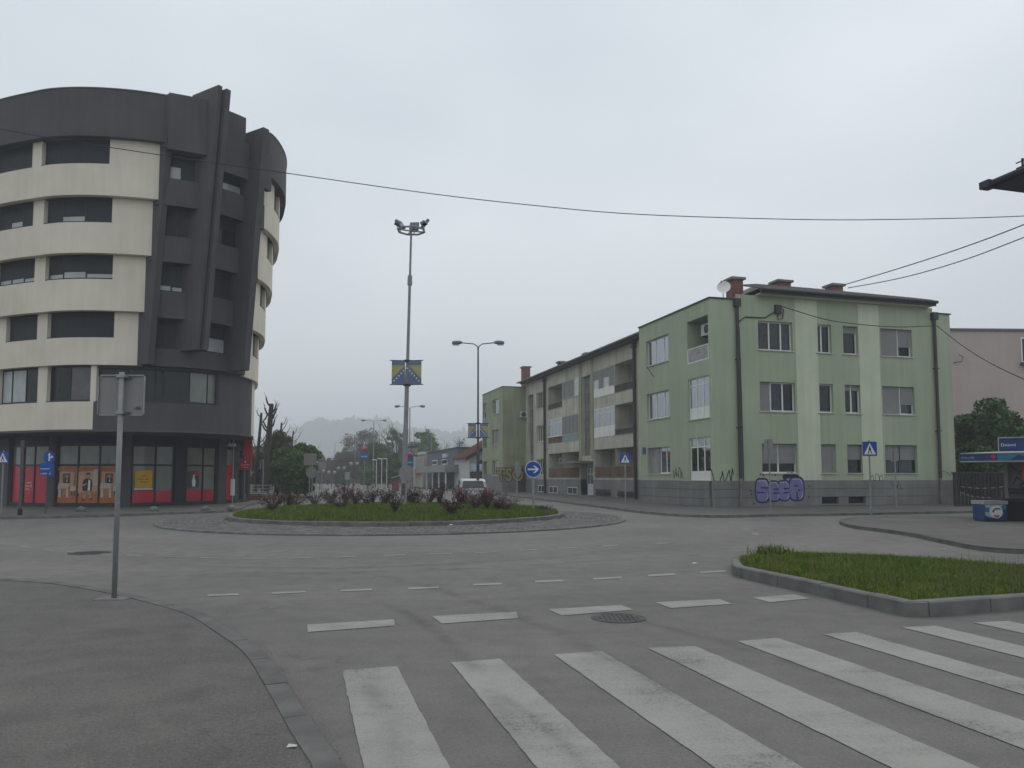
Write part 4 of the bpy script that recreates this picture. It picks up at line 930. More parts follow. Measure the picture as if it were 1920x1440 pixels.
def window(F, r, splits=(0.5,), n=-0.12, fm=None, lights=None, sill=True, transom=None, bottom=0.0, root=None, sillm=None):
    """framed window in opening r=(u0,u1,z0,z1): part 'window' (frame) > panes, curtain / shutter, sill.
    lights: per light 'c' curtain, 'd' dark room, 's' shutter down, float = shutter leaving that share open, 'l' lilac blind"""
    u0, u1, z0, z1 = r; fm = fm or M_upvc; w = 0.065; mb = MB()
    mb.fbox(F, u0, u1, z0, z0 + w, n - 0.06, n); mb.fbox(F, u0, u1, z1 - w, z1, n - 0.06, n)
    xs = [u0] + [u0 + (u1 - u0) * s for s in splits] + [u1]
    for i, x in enumerate(xs):
        a = x if i == 0 else (x - w if i == len(xs) - 1 else x - w * .6); ww = w if i in (0, len(xs) - 1) else w * 1.2
        mb.fbox(F, a, a + ww, z0 + w, z1 - w, n - 0.055, n - 0.003)
    if transom: mb.fbox(F, u0 + w, u1 - w, z0 + (z1 - z0) * transom - 0.03, z0 + (z1 - z0) * transom + 0.03, n - 0.052, n + 0.001)
    f = part(root or gb, 'window', mb, fm)
    zb = z0 + w
    if bottom:
        zb = z0 + (z1 - z0) * bottom
        for i in range(len(xs) - 1): part(f, 'lower_panel', MB().fbox(F, xs[i] + w * .7, xs[i + 1] - w * .7, z0 + w, zb, n - 0.045, n - 0.012), fm)
    lights = lights or ['c'] * (len(xs) - 1)
    for i, l in enumerate(lights):
        a, b = xs[i] + w * .7, xs[i + 1] - w * .7
        part(f, 'pane', MB().fbox(F, a, b, zb, z1 - w, n - 0.035, n - 0.022), M_pglass)
        if l == 'c':
            c = MB(); k = 12; vs = []
            for j in range(k + 1):
                uu = a + (b - a) * j / k; nn = n - 0.09 - 0.012 * (1 + math.cos(j * 2.4)); vs += [F.pt(uu, zb, nn), F.pt(uu, z1 - w, nn)]
            c.add(vs, [(2 * j, 2 * j + 2, 2 * j + 3, 2 * j + 1) for j in range(k)]); part(f, 'curtain', c, M_curtain)
        elif l == 'l': part(f, 'blind', MB().fbox(F, a, b, zb + 0.1, z1 - w, n - 0.1, n - 0.08), M_lilac)
        elif l == 's' or isinstance(l, float):
            zz = zb - 0.05 if l == 's' else zb + (z1 - zb) * l
            sl = MB(); z = z1 - 0.001
            while z > zz + 0.02:
                sl.fbox(F, xs[i] + w * .65, xs[i + 1] - w * .65, max(zz, z - 0.055), z - 0.006, n + 0.012, n + 0.028); z -= 0.06
            part(f, 'roller_shutter', sl, M_shut)
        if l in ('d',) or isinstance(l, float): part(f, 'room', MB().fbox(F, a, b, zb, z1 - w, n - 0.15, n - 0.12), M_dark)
    if sill: part(f, 'sill', MB().fbox(F, u0 - 0.05, u1 + 0.05, z0 - 0.05, z0 - 0.004, n - 0.02, 0.06), sillm or M_oldw)
    return f

# ---- right facade
W = {}
rows = [[(1421.5, 1486, 604, 657), (1530, 1559, 609, 661.7), (1581, 1608.5, 612, 663.5), (1651, 1710, 615.5, 668.5)],
        [(1425, 1491.5, 716.5, 770.5), (1534, 1562.5, 719.5, 774), (1584.5, 1614, 722, 775), (1655, 1715, 725, 777.5)],
        [(1429, 1495, 832, 886.5), (1538, 1568, 833, 886.5), (1589, 1618, 833.5, 887), (1660, 1720, 834.5, 888)]]
R_ = [[FRt.rect(*w) for w in row] for row in rows]
for row in R_:                                    # one sill and lintel line per storey
    a = sum(w[2] for w in row) / 4; b = sum(w[3] for w in row) / 4
    for i, w in enumerate(row): row[i] = (w[0], w[1], a, b)
RV = FRt.hit(1793, 900)[0]
bas = [FRt.rect(1540, 1572, 936, 945.5), FRt.rect(1590, 1622, 936.5, 945.5)]
st = [(FRt.hit(1494, 740)[0], FRt.hit(1536, 740)[0]), (FRt.hit(1613, 740)[0], FRt.hit(1652, 740)[0])]
v1 = FRt.hit(1383, 740)[0]; v2 = FRt.hit(1754, 740)[0]
wall(FRt, 0, v1, ZPL, ZP, [], M_green)
wall(FRt, v1, v2, ZPL, ZE, [w for row in R_ for w in row], M_green, depth=0.3)
wall(FRt, v2, RV, ZPL, ZP, [], M_green)
for a, b in st: part(gb, 'painted_stripe', MB().fbox(FRt, a, b, ZPL + 0.02, ZE - 0.05, 0.0, 0.012), M_stripe)
L3 = [[['c', 'c', 'c'], ['c', 'd'], [0.75], ['s', 0.33]], [['s', 'c', 'd'], ['l'], [0.78, 0.78], ['s', 0.33]], [[0.3, 0.3], ['s'], [0.45], [0.45, 0.45]]]
SP = [[(0.36, 0.70), (0.45,), (), (0.6,)], [(0.34, 0.68), (), (0.5,), (0.6,)], [(0.5,), (), (), (0.5,)]]
for i in range(3):
    for j in range(4):
        window(FRt, R_[i][j], SP[i][j], -0.16, M_gut if (i == 2 and j > 1) else M_upvc, L3[i][j])
# plinth in courses with open joints
def plinth(F, u0, u1, holes, m=M_plinth, cuts=(0.1, 0.55, 0.97, ZPL), nn=0.05):
    for a, b in zip(cuts[:-1], cuts[1:]):
        segs = [(u0, u1)]
        for h in holes:
            if h[2] < b - 0.02 and h[3] > a + 0.02:
                segs = [s for q in segs for s in ((q[0], min(q[1], h[0])), (max(q[0], h[1]), q[1])) if s[1] - s[0] > 0.05]
        for q in segs: part(gb, 'plinth_course', MB().fbox(F, q[0], q[1], a + 0.008, b - 0.008, -0.25, nn), m)
    part(gb, 'plinth_core', MB().fbox(F, u0, u1, 0.0, ZPL - 0.02, -0.3, nn - 0.02 if not holes else -0.2), m)
bz = [(b[0], b[1], 0.33, 0.6) for b in bas]
plinth(FRt, -0.05, RV, [(b[0], b[1], 0.1, 0.55) for b in bz])
for b in bas:
    f = part(gb, 'basement_window', MB().fbox(FRt, b[0], b[1], 0.12, 0.2, -0.2, 0.05), M_plinth); part(f, 'pane', MB().fbox(FRt, b[0], b[1], 0.2, 0.54, -0.19, -0.15), M_dglass)
# ---- near wing, street side
lw = [FL.rect(1212, 1252, 633, 680), FL.rect(1212.5, 1255, 733, 782.5), FL.rect(1214.5, 1256.5, 837, 884)]
lb = [FL.rect(1288.5, 1326.5, 597, 678), FL.rect(1290.5, 1330, 707, 785), FL.rect(1292, 1332.5, 820, 901)]
lw = [(max(a, 4.4), min(b, WU - 0.4), c, d) for a, b, c, d in lw]; lb = [(max(0.2, a), b, c, d) for a, b, c, d in lb]
for i in range(3): lw[i] = (lw[1][0], lw[1][1], R_[i][0][2], R_[i][0][3]); lb[i] = (lb[1][0], lb[1][1], lb[i][2], lb[i][3])
lb[2] = (lb[2][0], lb[2][1], ZPL + 0.02, lb[2][3])
wall(FL, 0, WU, ZPL, ZP, [(*w, 0.3) for w in lw] + [(*lb[0], 1.5), (*lb[1], 0.3), (*lb[2], 0.3)], M_green)
window(FL, lw[0], (0.3, 0.66), -0.16, None, ['c', 'c', 'c']); window(FL, lw[1], (0.3, 0.66), -0.16, None, ['c', 'c', 'c']); window(FL, lw[2], (0.25, 0.5), -0.16, None, ['c', 'c', 's'])
window(FL, lb[1], (0.33, 0.66), -0.08, None, ['c', 'c', 'c'], bottom=0.28, transom=0.82); window(FL, lb[2], (0.33, 0.66), -0.08, None, ['c', 'c', 'c'], bottom=0.22, transom=0.78, sill=False)
a, b, c, d = lb[0]
rl = part(gb, 'balcony_railing', MB().fbox(FL, a, b, c, c + 0.05, -0.04, 0.0).fbox(FL, a, b, c + 0.72, c + 0.77, -0.04, 0.0).fbox(FL, a, a + 0.05, c + 0.05, c + 0.72, -0.04, 0.0).fbox(FL, b - 0.05, b, c + 0.05, c + 0.72, -0.04, 0.0), M_upvc)
part(rl, 'infill', MB().fbox(FL, a + 0.05, b - 0.05, c + 0.06, c + 0.71, -0.03, -0.015), M_curtain)
part(gb, 'balcony_door', MB().fbox(FL, a + 0.25, a + 0.95, c + 0.1, d - 0.4, -1.49, -1.44), M_oldw)
def ac_unit(F, u, z, n, wd=0.8, h=0.55, lab=None):
    ac = part(gb, 'air_conditioner', MB().fbox(F, u, u + wd, z, z + h, n, n + 0.28), M_ac)
    ring = MB(); ring.add([F.pt(u + wd * .38 + h * .4 * math.cos(t * .3927), z + h / 2 + h * .4 * math.sin(t * .3927), n + 0.284) for t in range(16)], [tuple(range(16))])
    part(ac, 'fan_grille', ring, M_gut)
    part(ac, 'bracket', MB().fbox(F, u + 0.1, u + 0.14, z - 0.06, z - 0.003, n - 0.2, n + 0.3).fbox(F, u + wd - 0.14, u + wd - 0.1, z - 0.06, z - 0.003, n - 0.2, n + 0.3), M_gut)
ac_unit(FL, a + 0.55, d - 0.85, -0.7, 0.85, 0.6)
plinth(FL, 0.06, WU, [(lb[2][0], lb[2][1], 1.36, 2)], cuts=(0.1, 0.5, 0.95, ZPL))
for u_, z_ in ((6.2, 7.9), ):    # wall bracket
    part(gb, 'wire_bracket', MB().tube([FL.pt(u_, z_, 0), FL.pt(u_, z_ - 0.05, 0.45), FL.pt(u_, z_ - 0.6, 0.02)], 0.018), M_gut)
part(gb, 'house_number_plate', MB().fbox(FL, WU - 0.75, WU - 0.3, 2.9, 3.3, 0.0, 0.02), mat('plate_blue', (0.02, 0.04, 0.2), 0.4))
# parapet copings, downpipes
part(gb, 'coping', MB().fbox(FL, -0.06, WU, ZP, ZP + 0.06, -0.35, 0.07), M_gut); part(gb, 'coping', MB().fbox(FRt, 0.08, v1 + 0.1, ZP + 0.001, ZP + 0.062, -0.35, 0.07), M_gut)
part(gb, 'coping', MB().fbox(FRt, v2, RV + 0.06, ZP, ZP + 0.06, -0.35, 0.07), M_gut)
def downpipe(F, u, z0, z1, nn=0.12, r=0.085):
    p = part(gb, 'downpipe', MB().cyl(F.pt(u, z0, nn), F.pt(u, z1, nn), r, r, 12), M_pipe)
    part(p, 'hopper', MB().fbox(F, u - 0.16, u + 0.16, z1 - 0.02, z1 + 0.38, nn - 0.1, nn + 0.14), M_pipe)
    part(p, 'clip', MB().fbox(F, u - 0.12, u + 0.12, 4.0, 4.05, 0, nn + 0.1).fbox(F, u - 0.12, u + 0.12, 7.4, 7.45, 0, nn + 0.1), M_pipe)
    part(p, 'lower_pipe', MB().cyl(F.pt(u, 0.1, nn), F.pt(u, z0 - 0.001, nn), r * 0.8, r * 0.8, 12), M_conc)
downpipe(FRt, v1, 1.5, ZP - 0.35); downpipe(FRt, v2, 1.5, ZP - 0.35)
part(gb, 'service_cable', MB().tube([FRt.pt(v1 + 0.15, 9.1 - 0.0, 0.03), FRt.pt(v1 + 0.2, 5, 0.03), FRt.pt(v1 + 0.22, 1.4, 0.03)], 0.025), M_pipe)
# cable entry on the wall
c0 = FRt.hit(1458, 578)
br = part(gb, 'cable_bracket', MB().fbox(FRt, c0[0] - 0.2, c0[0] + 0.15, c0[1] - 0.3, c0[1] + 0.15, 0.0, 0.14), M_gut)
part(br, 'cable_loop', MB().tube([FRt.pt(v1 + 0.15, 9.35, 0.04), FRt.pt(v1 + 0.5, 9.6, 0.05), FRt.pt(c0[0] - 0.8, 9.62, 0.05), FRt.pt(c0[0] - 0.3, 9.9, 0.06), FRt.pt(c0[0], c0[1] + 0.1, 0.12), FRt.pt(c0[0] + 0.28, c0[1] - 0.1, 0.1), FRt.pt(c0[0] + 0.2, c0[1] - 0.55, 0.1), FRt.pt(c0[0] - 0.05, c0[1] - 0.6, 0.1), FRt.pt(c0[0] - 0.08, c0[1] - 0.2, 0.1)], 0.03), M_pipe)
# ---- body behind the facades, flat wing tops, roofs
def quad_block(u0, u1, v0, v1_, z0, z1, name, m):
    mb = MB(); P = [GP(u0, v0), GP(u0, v1_), GP(u1, v1_), GP(u1, v0)]; mb.prism(ccw(P), z0, z1); return part(gb, name, mb, m)
quad_block(0.35, WU, 0.35, RV - 0.02, ZP - 0.3, ZP - 0.2, 'flat_roof', M_conc)
FB = FR(GP(0, RV), GU); wall(FB, 0.0, LU, 0.0, ZP, [], M_green)
FBk = FR(GP(LU, 0), GV, GU); wall(FBk, 0.0, RV, 0.0, ZP, [], M_greeno)
FS = FR(GP(WU, 0), GV, GU); wall(FS, 0.0, 2.4, 0.0, ZP, [], M_greeno)
# ---- hipped roofs with tile rolls
def hip(u0, u1, v0, v1_, ze, rise, ridge_inset, along_u):
    zr = ze + rise; c = [GP(u0, v0), GP(u1, v0), GP(u1, v1_), GP(u0, v1_)]
    if along_u: r0, r1 = GP(u0 + ridge_inset, (v0 + v1_) / 2), GP(u1 - ridge_inset, (v0 + v1_) / 2); 
    else: r0, r1 = GP((u0 + u1) / 2, v0 + ridge_inset), GP((u0 + u1) / 2, v1_ - ridge_inset)
    pts = [(*p, ze) for p in c] + [(*r0, zr), (*r1, zr)]
    fs = [(0, 1, 5, 4), (1, 2, 5), (2, 3, 4, 5), (3, 0, 4)] if along_u else [(0, 1, 4), (1, 2, 5, 4), (2, 3, 5), (3, 0, 4, 5)]
    rf = part(gb, 'roof', MB().add(pts, fs), M_tile)
    return rf, [Vector(p) for p in pts]
def rolls(rf, e0, e1, t0, t1, step=0.24, r=0.05):
    """rows of tile rolls from the eave line e0-e1 up to the line t0-t1, joined into one part"""
    mb = MB(); n = int((e1 - e0).length / step)
    for i in range(n):
        t = (i + .5) / n; a = e0.lerp(e1, t); tt = (a - t0).dot((t1 - t0).normalized()) / (t1 - t0).length
        b = t0.lerp(t1, tt)
        if tt < 0: k = max(0.03, 1 - (-tt) * (t1 - t0).length / (e0 - t0).length * 1.4); b = a.lerp(t0.lerp(t1, tt), k)
        if tt > 1: k = max(0.03, 1 - (tt - 1) * (t1 - t0).length / (e1 - t1).length * 1.4); b = a.lerp(t0.lerp(t1, tt), k)
        mb.cyl(a + Vector((0, 0, .02)), b + Vector((0, 0, .02)), r, r, 5)
    o = part(rf, 'tile_rolls', mb, M_tile); o['kind'] = 'stuff'
va, vb = FRt.hit(1416, 545)[0], FRt.hit(1756, 575)[0] - 0.6
rfA, pa = hip(-0.45, 11.0, va, vb, ZE + 0.28, 1.8, 3.6, False)
rolls(rfA, pa[0], pa[3], pa[4], pa[5])
FG = FR(GP(-0.5, 0), GV)
part(gb, 'gutter', MB().tube([FG.pt(va - 0.05, ZE + 0.2, 0.05), FG.pt(vb + 0.12, ZE + 0.2, 0.05)], 0.09, 8), M_gut)
part(gb, 'fascia', MB().fbox(FG, va, vb + 0.1, ZE - 0.0, ZE + 0.26, -0.06, -0.01), M_gut)
part(gb, 'eave_soffit', MB().fbox(FG, va, vb, ZE + 0.0, ZE + 0.04, -0.55, -0.07), M_stripe)
rfB, pb_ = hip(WU + 0.05, MU1 + 1.5, 1.8, RV - 1, ZE + 0.25, 1.7, 3.0, True)
rolls(rfB, pb_[0], pb_[1], pb_[4], pb_[5], 0.3)
part(gb, 'gutter', MB().tube([FM.pt(WU + 0.05, ZE + 0.15, 0.68), FM.pt(MU1, ZE + 0.15, 0.68)], 0.09, 8), M_gut)
part(gb, 'fascia', MB().fbox(FM, WU + 0.05, MU1, ZE - 0.02, ZE + 0.24, 0.55, 0.6), M_gut)
part(gb, 'eave_soffit', MB().fbox(FM, WU + 0.05, MU1, ZE - 0.02, ZE + 0.02, -0.05, 0.54), M_gut)
quad_block(MU1 + 0.02, LU - 0.02, 0.05, RV - 0.05, ZP - 0.1, ZP - 0.01, 'flat_roof', M_conc)
part(gb, 'coping', MB().fbox(FR(GP(MU1, 0), GU, (-GV[0], -GV[1])), -0.05, LU - MU1, ZP, ZP + 0.06, -0.3, 0.06), M_gut); part(gb, 'coping', MB().fbox(FE, 0.31, 3.5, ZP + 0.001, ZP + 0.058, -0.3, 0.06), M_gut)
def chimney(u, v, w, l, z0, z1, name='chimney'):
    c = part(gb, name, MB().prism(ccw([GP(u, v), GP(u + l, v), GP(u + l, v + w), GP(u, v + w)]), z0, z1), M_brick)
    part(c, 'chimney_cap', MB().prism(ccw([GP(u - .12, v - .12), GP(u + l + .12, v - .12), GP(u + l + .12, v + w + .12), GP(u - .12, v + w + .12)]), z1 + .001, z1 + 0.13), M_conc)
    k = MB(); z = z0 + 0.1
    while z < z1:
        k.prism(ccw([GP(u - .006, v - .006), GP(u + l + .006, v - .006), GP(u + l + .006, v + w + .006), GP(u - .006, v + w + .006)]), z, z + 0.012); z += 0.085
    part(c, 'mortar_joints', k, M_conc)
def chim_px(x0, x1, ytop, dep, z0, l=0.7):
    a = aty((x0 + x1) / 2, ytop, dep); d = (a[0] - GC[0], a[1] - GC[1]); u = d[0] * GU[0] + d[1] * GU[1]; v = d[0] * GV[0] + d[1] * GV[1]
    w = (x1 - x0) / 1440 * dep * 0.82; chimney(u, v - w / 2, w, l, z0, a[2])
chim_px(1370, 1397, 524, 41.5, 10.2); chim_px(1454, 1488, 529, 44.5, 11.2); chim_px(1557, 1585, 536, 45, 11.2)
chim_px(980, 996, 689, 80, 10.0, 0.9); chim_px(1048, 1060, 680, 66, 11, 0.6); chim_px(1098, 1110, 664, 60, 11, 0.6)
dsh = aty(1357, 538, 40.5)
di = thing('satellite_dish', 'round white satellite dish beside the brick chimney on the green block', 'satellite dish', (dsh[0], dsh[1], ZP - 0.2))
mb = MB(); ax = Vector((-0.35, -1, 0.35)).normalized(); a_ = ax.orthogonal().normalized(); b_ = ax.cross(a_); vs = [Vector(dsh) - ax * 0.09]; nn = 20
for ring, rr, dz in ((1, 0.2, -0.07), (2, 0.36, 0.0)):
    for k in range(nn): t = 2 * math.pi * k / nn; vs.append(Vector(dsh) + (a_ * math.cos(t) + b_ * math.sin(t)) * rr + ax * dz)
mb.add(vs, [(0, 1 + k, 1 + (k + 1) % nn) for k in range(nn)] + [(1 + k, 1 + nn + k, 1 + nn + (k + 1) % nn, 1 + (k + 1) % nn) for k in range(nn)])
part(di, 'reflector', mb, M_white, smooth=True)
part(di, 'mast', MB().cyl((dsh[0], dsh[1] + 0.14, ZP - 0.2), (dsh[0], dsh[1] + 0.14, dsh[2] + 0.05), 0.025), M_metal)
part(di, 'arm', MB().cyl(Vector(dsh) - b_ * 0.34, Vector(dsh) + ax * 0.4 - b_ * .12, 0.012).box(*[q for c, e in zip(Vector(dsh) + ax * 0.4 - b_ * .12, (0.04,) * 3) for q in (c - e, c + e)]), M_gut)

# ---- middle: loggias, glazed balconies, stair strips
X = lambda zx: 880 + zx / 3.4286
Yz = lambda zy: 560 + zy / 3.4286
def mr(x0, x1, y0, y1): return FM.rect(X(x0), X(x1), Yz(y0), Yz(y1))
zz = {3: (R_[0][0][2] - 0.75, R_[0][0][3] + 0.12), 2: (R_[1][0][2] - 0.75, R_[1][0][3] + 0.12), 1: (R_[2][0][2] - 0.62, R_[2][0][3] + 0.15)}
zz[3] = (mr(935, 1070, 400, 590)[2], mr(935, 1070, 400, 590)[3]); zz[2] = (mr(940, 1075, 670, 870)[2], mr(940, 1075, 670, 870)[3]); zz[1] = (mr(803, 1080, 960, 1152)[2], mr(803, 1080, 960, 1152)[3])
uA = (FM.hit(X(1072), 760)[0], FM.hit(X(936), 760)[0], FM.hit(X(802), 760)[0])     # right balcony: open | glazed
uS = (FM.hit(X(782), 760)[0], FM.hit(X(724), 760)[0])                               # stair strip
uB = (FM.hit(X(704), 760)[0], FM.hit(X(597), 760)[0], FM.hit(X(507), 760)[0])     # left balcony: glazed | open
uW = (FM.hit(X(484), 760)[0], FM.hit(X(431), 760)[0])
uT = (FM.hit(X(411), 760)[0], FM.hit(X(377), 760)[0])
holes = []
for k in (3, 2, 1):
    holes += [(uA[0], uA[1], *zz[k], 1.5), (uA[1] + 0.001, uA[2], *zz[k], 0.5 if k > 1 else 1.5), (uB[0], uB[1] - 0.001, *zz[k], 0.5 if k > 1 else 1.5), (uB[1], uB[2], *zz[k], 1.5)]
wr = {3: mr(431, 484, 583, 688), 2: mr(431, 484, 797, 895), 1: mr(431, 484, 1007, 1105)}
for k in (3, 2, 1): wr[k] = (uW[0], uW[1], R_[3 - k][0][2], R_[3 - k][0][3]); holes.append((*wr[k], 0.3))
zS = (mr(724, 782, 495, 1010)[2], mr(724, 782, 495, 1010)[3]); holes.append((uS[0], uS[1], *zS, 0.35)); holes.append((uT[0], uT[1], zS[0] - 0.2, zS[1], 0.35))
zC = mr(735, 785, 1060, 1270)[3]
ud = (FM.hit(X(796), 900)[0], FM.hit(X(718), 900)[0]); holes.append((ud[0], ud[1], ZPL, zC, 0.5))
us_ = sorted(set([WU, MU1] + [q for h in holes for q in h[:2]]))
wall(FM, WU, MU1, ZPL, ZE, holes, M_old)
wall(FM, WU, ud[0], 0.05, ZPL - 0.001, [], M_plinth, 'plinth_wall'); wall(FM, ud[1], MU1, 0.05, ZPL - 0.001, [], M_plinth, 'plinth_wall')
part(gb, 'stair_pier', MB().fbox(FM, uS[0] - 0.55, uS[0] - 0.02, zC + 0.35, ZE - 0.06, 0.002, 0.06), M_greeno); part(gb, 'stair_pier', MB().fbox(FM, uS[1] + 0.02, uS[1] + 0.55, zC + 0.35, ZE - 0.06, 0.002, 0.06), M_greeno)
for q in (uS, uT):
    z0, z1 = zS; n = 9; f = MB()
    for i in range(n + 1): f.fbox(FM, q[0], q[1], z0 + (z1 - z0) * i / n - 0.02, z0 + (z1 - z0) * i / n + 0.02, -0.3, -0.22)
    f.fbox(FM, (q[0] + q[1]) / 2 + 0.1, (q[0] + q[1]) / 2 + 0.14, z0, z1, -0.3, -0.215)
    f = part(gb, 'stair_window', f, M_conc)
    for i in range(n): part(f, 'pane', MB().fbox(FM, q[0], q[1], z0 + (z1 - z0) * i / n + 0.021, z0 + (z1 - z0) * (i + 1) / n - 0.021, -0.28, -0.26), M_strip if (i * 7 + 3) % 5 else M_conc)
# glazed balconies
window(FM, (uA[1] + .02, uA[2] - .02, *zz[3]), (0.25, 0.5, 0.75), 0.03, M_upvc, ['s', 0.5, 's', 0.5], bottom=0.33, sill=False); window(FM, (uA[1] + .02, uA[2] - .02, *zz[2]), (0.25, 0.5, 0.75), 0.03, M_upvc, ['c', 'd', 'c', 'd'], bottom=0.36, transom=0.82, sill=False)
m3 = zz[3][0] + (zz[3][1] - zz[3][0]) * 0.30
window(FM, (uB[0] + .02, uB[1] - .02, m3, zz[3][1]), (0.25, 0.5, 0.8), 0.02, M_upvc, ['c', 's', 's', 's']); part(gb, 'balcony_front', MB().fbox(FM, uB[0] + .02, uB[1] - .02, zz[3][0], m3 - 0.055, -0.1, 0.01), M_old)
m2 = zz[2][0] + (zz[2][1] - zz[2][0]) * 0.27
window(FM, (uB[0] + .02, uB[1] - .02, m2, zz[2][1]), (0.25, 0.5, 0.75), 0.02, M_upvc, ['s', 's', 's', 's']); part(gb, 'balcony_front', MB().fbox(FM, uB[0] + .02, uB[1] - .02, zz[2][0], m2 - 0.055, -0.1, 0.02), M_teal)
window(FM, (uB[1] + .02, uB[2] - .02, m2, zz[2][1]), (0.25, 0.5, 0.75), 0.0, M_upvc, ['c', 'd', 'c', 'd'], transom=0.75); part(gb, 'balcony_front', MB().fbox(FM, uB[1] + .02, uB[2] - .02, zz[2][0], m2 - 0.055, -0.1, 0.0), M_rust)
# open loggias: panel rail, back door and window
def loggia(u0, u1, z0, z1, rail_m, panels=3, railh=0.85, inner=True):
    w = (u1 - u0) / panels
    r_ = part(gb, 'balcony_railing', MB().fbox(FM, u0, u1, z0 + railh, z0 + railh + 0.05, -0.05, 0.03).fbox(FM, u0, u1, z0, z0 + 0.05, -0.05, 0.03), M_conc)
    for i in range(panels): part(r_, 'rail_panel', MB().fbox(FM, u0 + i * w + 0.02, u0 + (i + 1) * w - 0.02, z0 + 0.055, z0 + railh - 0.01, -0.03, 0.0 + 0.006 * (i % 2)), rail_m)
    if inner:
        part(gb, 'balcony_door', MB().fbox(FM, u0 + (u1 - u0) * .35, u0 + (u1 - u0) * .35 + 0.75, z0 + 0.05, z1 - 0.35, -1.49, -1.44), M_oldw)
        part(gb, 'balcony_window', MB().fbox(FM, u0 + (u1 - u0) * .1, u0 + (u1 - u0) * .3, z0 + 0.9, z1 - 0.35, -1.49, -1.45), M_dglass)
loggia(uA[0], uA[1], *zz[3], M_balc, 2, 0.5); loggia(uA[0], uA[1], *zz[2], M_balc, 2, 0.4); loggia(uB[1], uB[2], *zz[3], M_balc, 2, 0.45, False)
loggia(uA[0], uA[2], *zz[1], M_rust, 5, 0.8); loggia(uB[0], uB[2], *zz[1], M_rust, 4, 0.8)
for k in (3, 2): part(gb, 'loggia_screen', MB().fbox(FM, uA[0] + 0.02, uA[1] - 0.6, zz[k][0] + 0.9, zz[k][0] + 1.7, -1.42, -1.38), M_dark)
ac_unit(FM, (uB[1] + uB[2]) / 2 - 0.3, zz[3][1] - 0.9, -1.2); ac_unit(FM, uB[2] - 1.5, zz[1][1] - 0.95, -1.0); ac_unit(FM, uB[0] + 0.9, zz[1][1] - 0.95, -0.9)
for k in (3, 2, 1): window(FM, wr[k], (0.25, 0.5, 0.75), -0.16, M_oldw if k != 2 else M_upvc, [['d', 'd', 'c', 'd'], ['c'] * 4, ['c'] * 4][3 - k])
# downpipes of the middle
for px in (1193.5, 1023.5):
    u = FM.hit(px, 800)[0]; p = part(gb, 'downpipe', MB().cyl(FM.pt(u, 0.1, 0.14), FM.pt(u, ZE, 0.14), 0.11, 0.11, 10), M_pipe); part(p, 'hopper', MB().fbox(FM, u - 0.17, u + 0.17, ZE - 0.5, ZE - 0.05, 0.02, 0.3), M_pipe)
# entrance canopy, door, basement lights
part(gb, 'entrance_canopy', MB().fbox(FM, ud[0] - 0.1, FM.hit(X(650), 870)[0], zC + 0.02, zC + 0.2, 0.0, 1.1), M_conc)
dr = part(gb, 'entrance_door', MB().fbox(FM, ud[0] + 0.1, ud[0] + 0.16, 0.15, zC - 0.4, -0.2, -0.1).fbox(FM, ud[0] + 1.35, ud[0] + 1.41, 0.15, zC - 0.4, -0.2, -0.1).fbox(FM, ud[0] + 0.1, ud[0] + 1.41, zC - 0.46, zC - 0.4, -0.2, -0.09).fbox(FM, ud[0] + 0.16, ud[0] + 1.35, 0.15, 1.05, -0.18, -0.12).fbox(FM, ud[0] + 0.16, ud[0] + 1.35, 1.75, 1.82, -0.2, -0.1).fbox(FM, ud[0] + 0.72, ud[0] + 0.79, 1.05, zC - 0.46, -0.19, -0.095), M_door)
part(dr, 'pane', MB().fbox(FM, ud[0] + 0.16, ud[0] + 1.35, 1.05, zC - 0.46, -0.16, -0.14), M_dglass)
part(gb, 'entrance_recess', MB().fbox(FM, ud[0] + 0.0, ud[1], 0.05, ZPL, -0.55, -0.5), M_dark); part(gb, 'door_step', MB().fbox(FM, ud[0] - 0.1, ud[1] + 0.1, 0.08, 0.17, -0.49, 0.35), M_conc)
for x0, x1, y0, y1, ty in ((815, 912, 1225, 1276, 1), (955, 1068, 1237, 1288, 1), (515, 568, 1205, 1250, 0), (635, 695, 1212, 1258, 0), (445, 484, 1200, 1243, 0)):
    a, b, c, d = mr(x0, x1, y0, y1); c = max(c, 0.16)
    f = part(gb, 'basement_window', MB().fbox(FM, a, b, c, c + .05, 0.005, 0.04).fbox(FM, a, b, d - .05, d, 0.005, 0.04).fbox(FM, a, a + .05, c + .05, d - .05, 0.005, 0.04).fbox(FM, b - .05, b, c + .05, d - .05, 0.005, 0.04).fbox(FM, (a + b) / 2 - .03, (a + b) / 2 + .03, c + .05, d - .05, 0.005, 0.04), M_upvc if not ty else M_rust)
    part(f, 'pane', MB().fbox(FM, a + .05, b - .05, c + .05, d - .05, 0.004, 0.02), M_dglass)
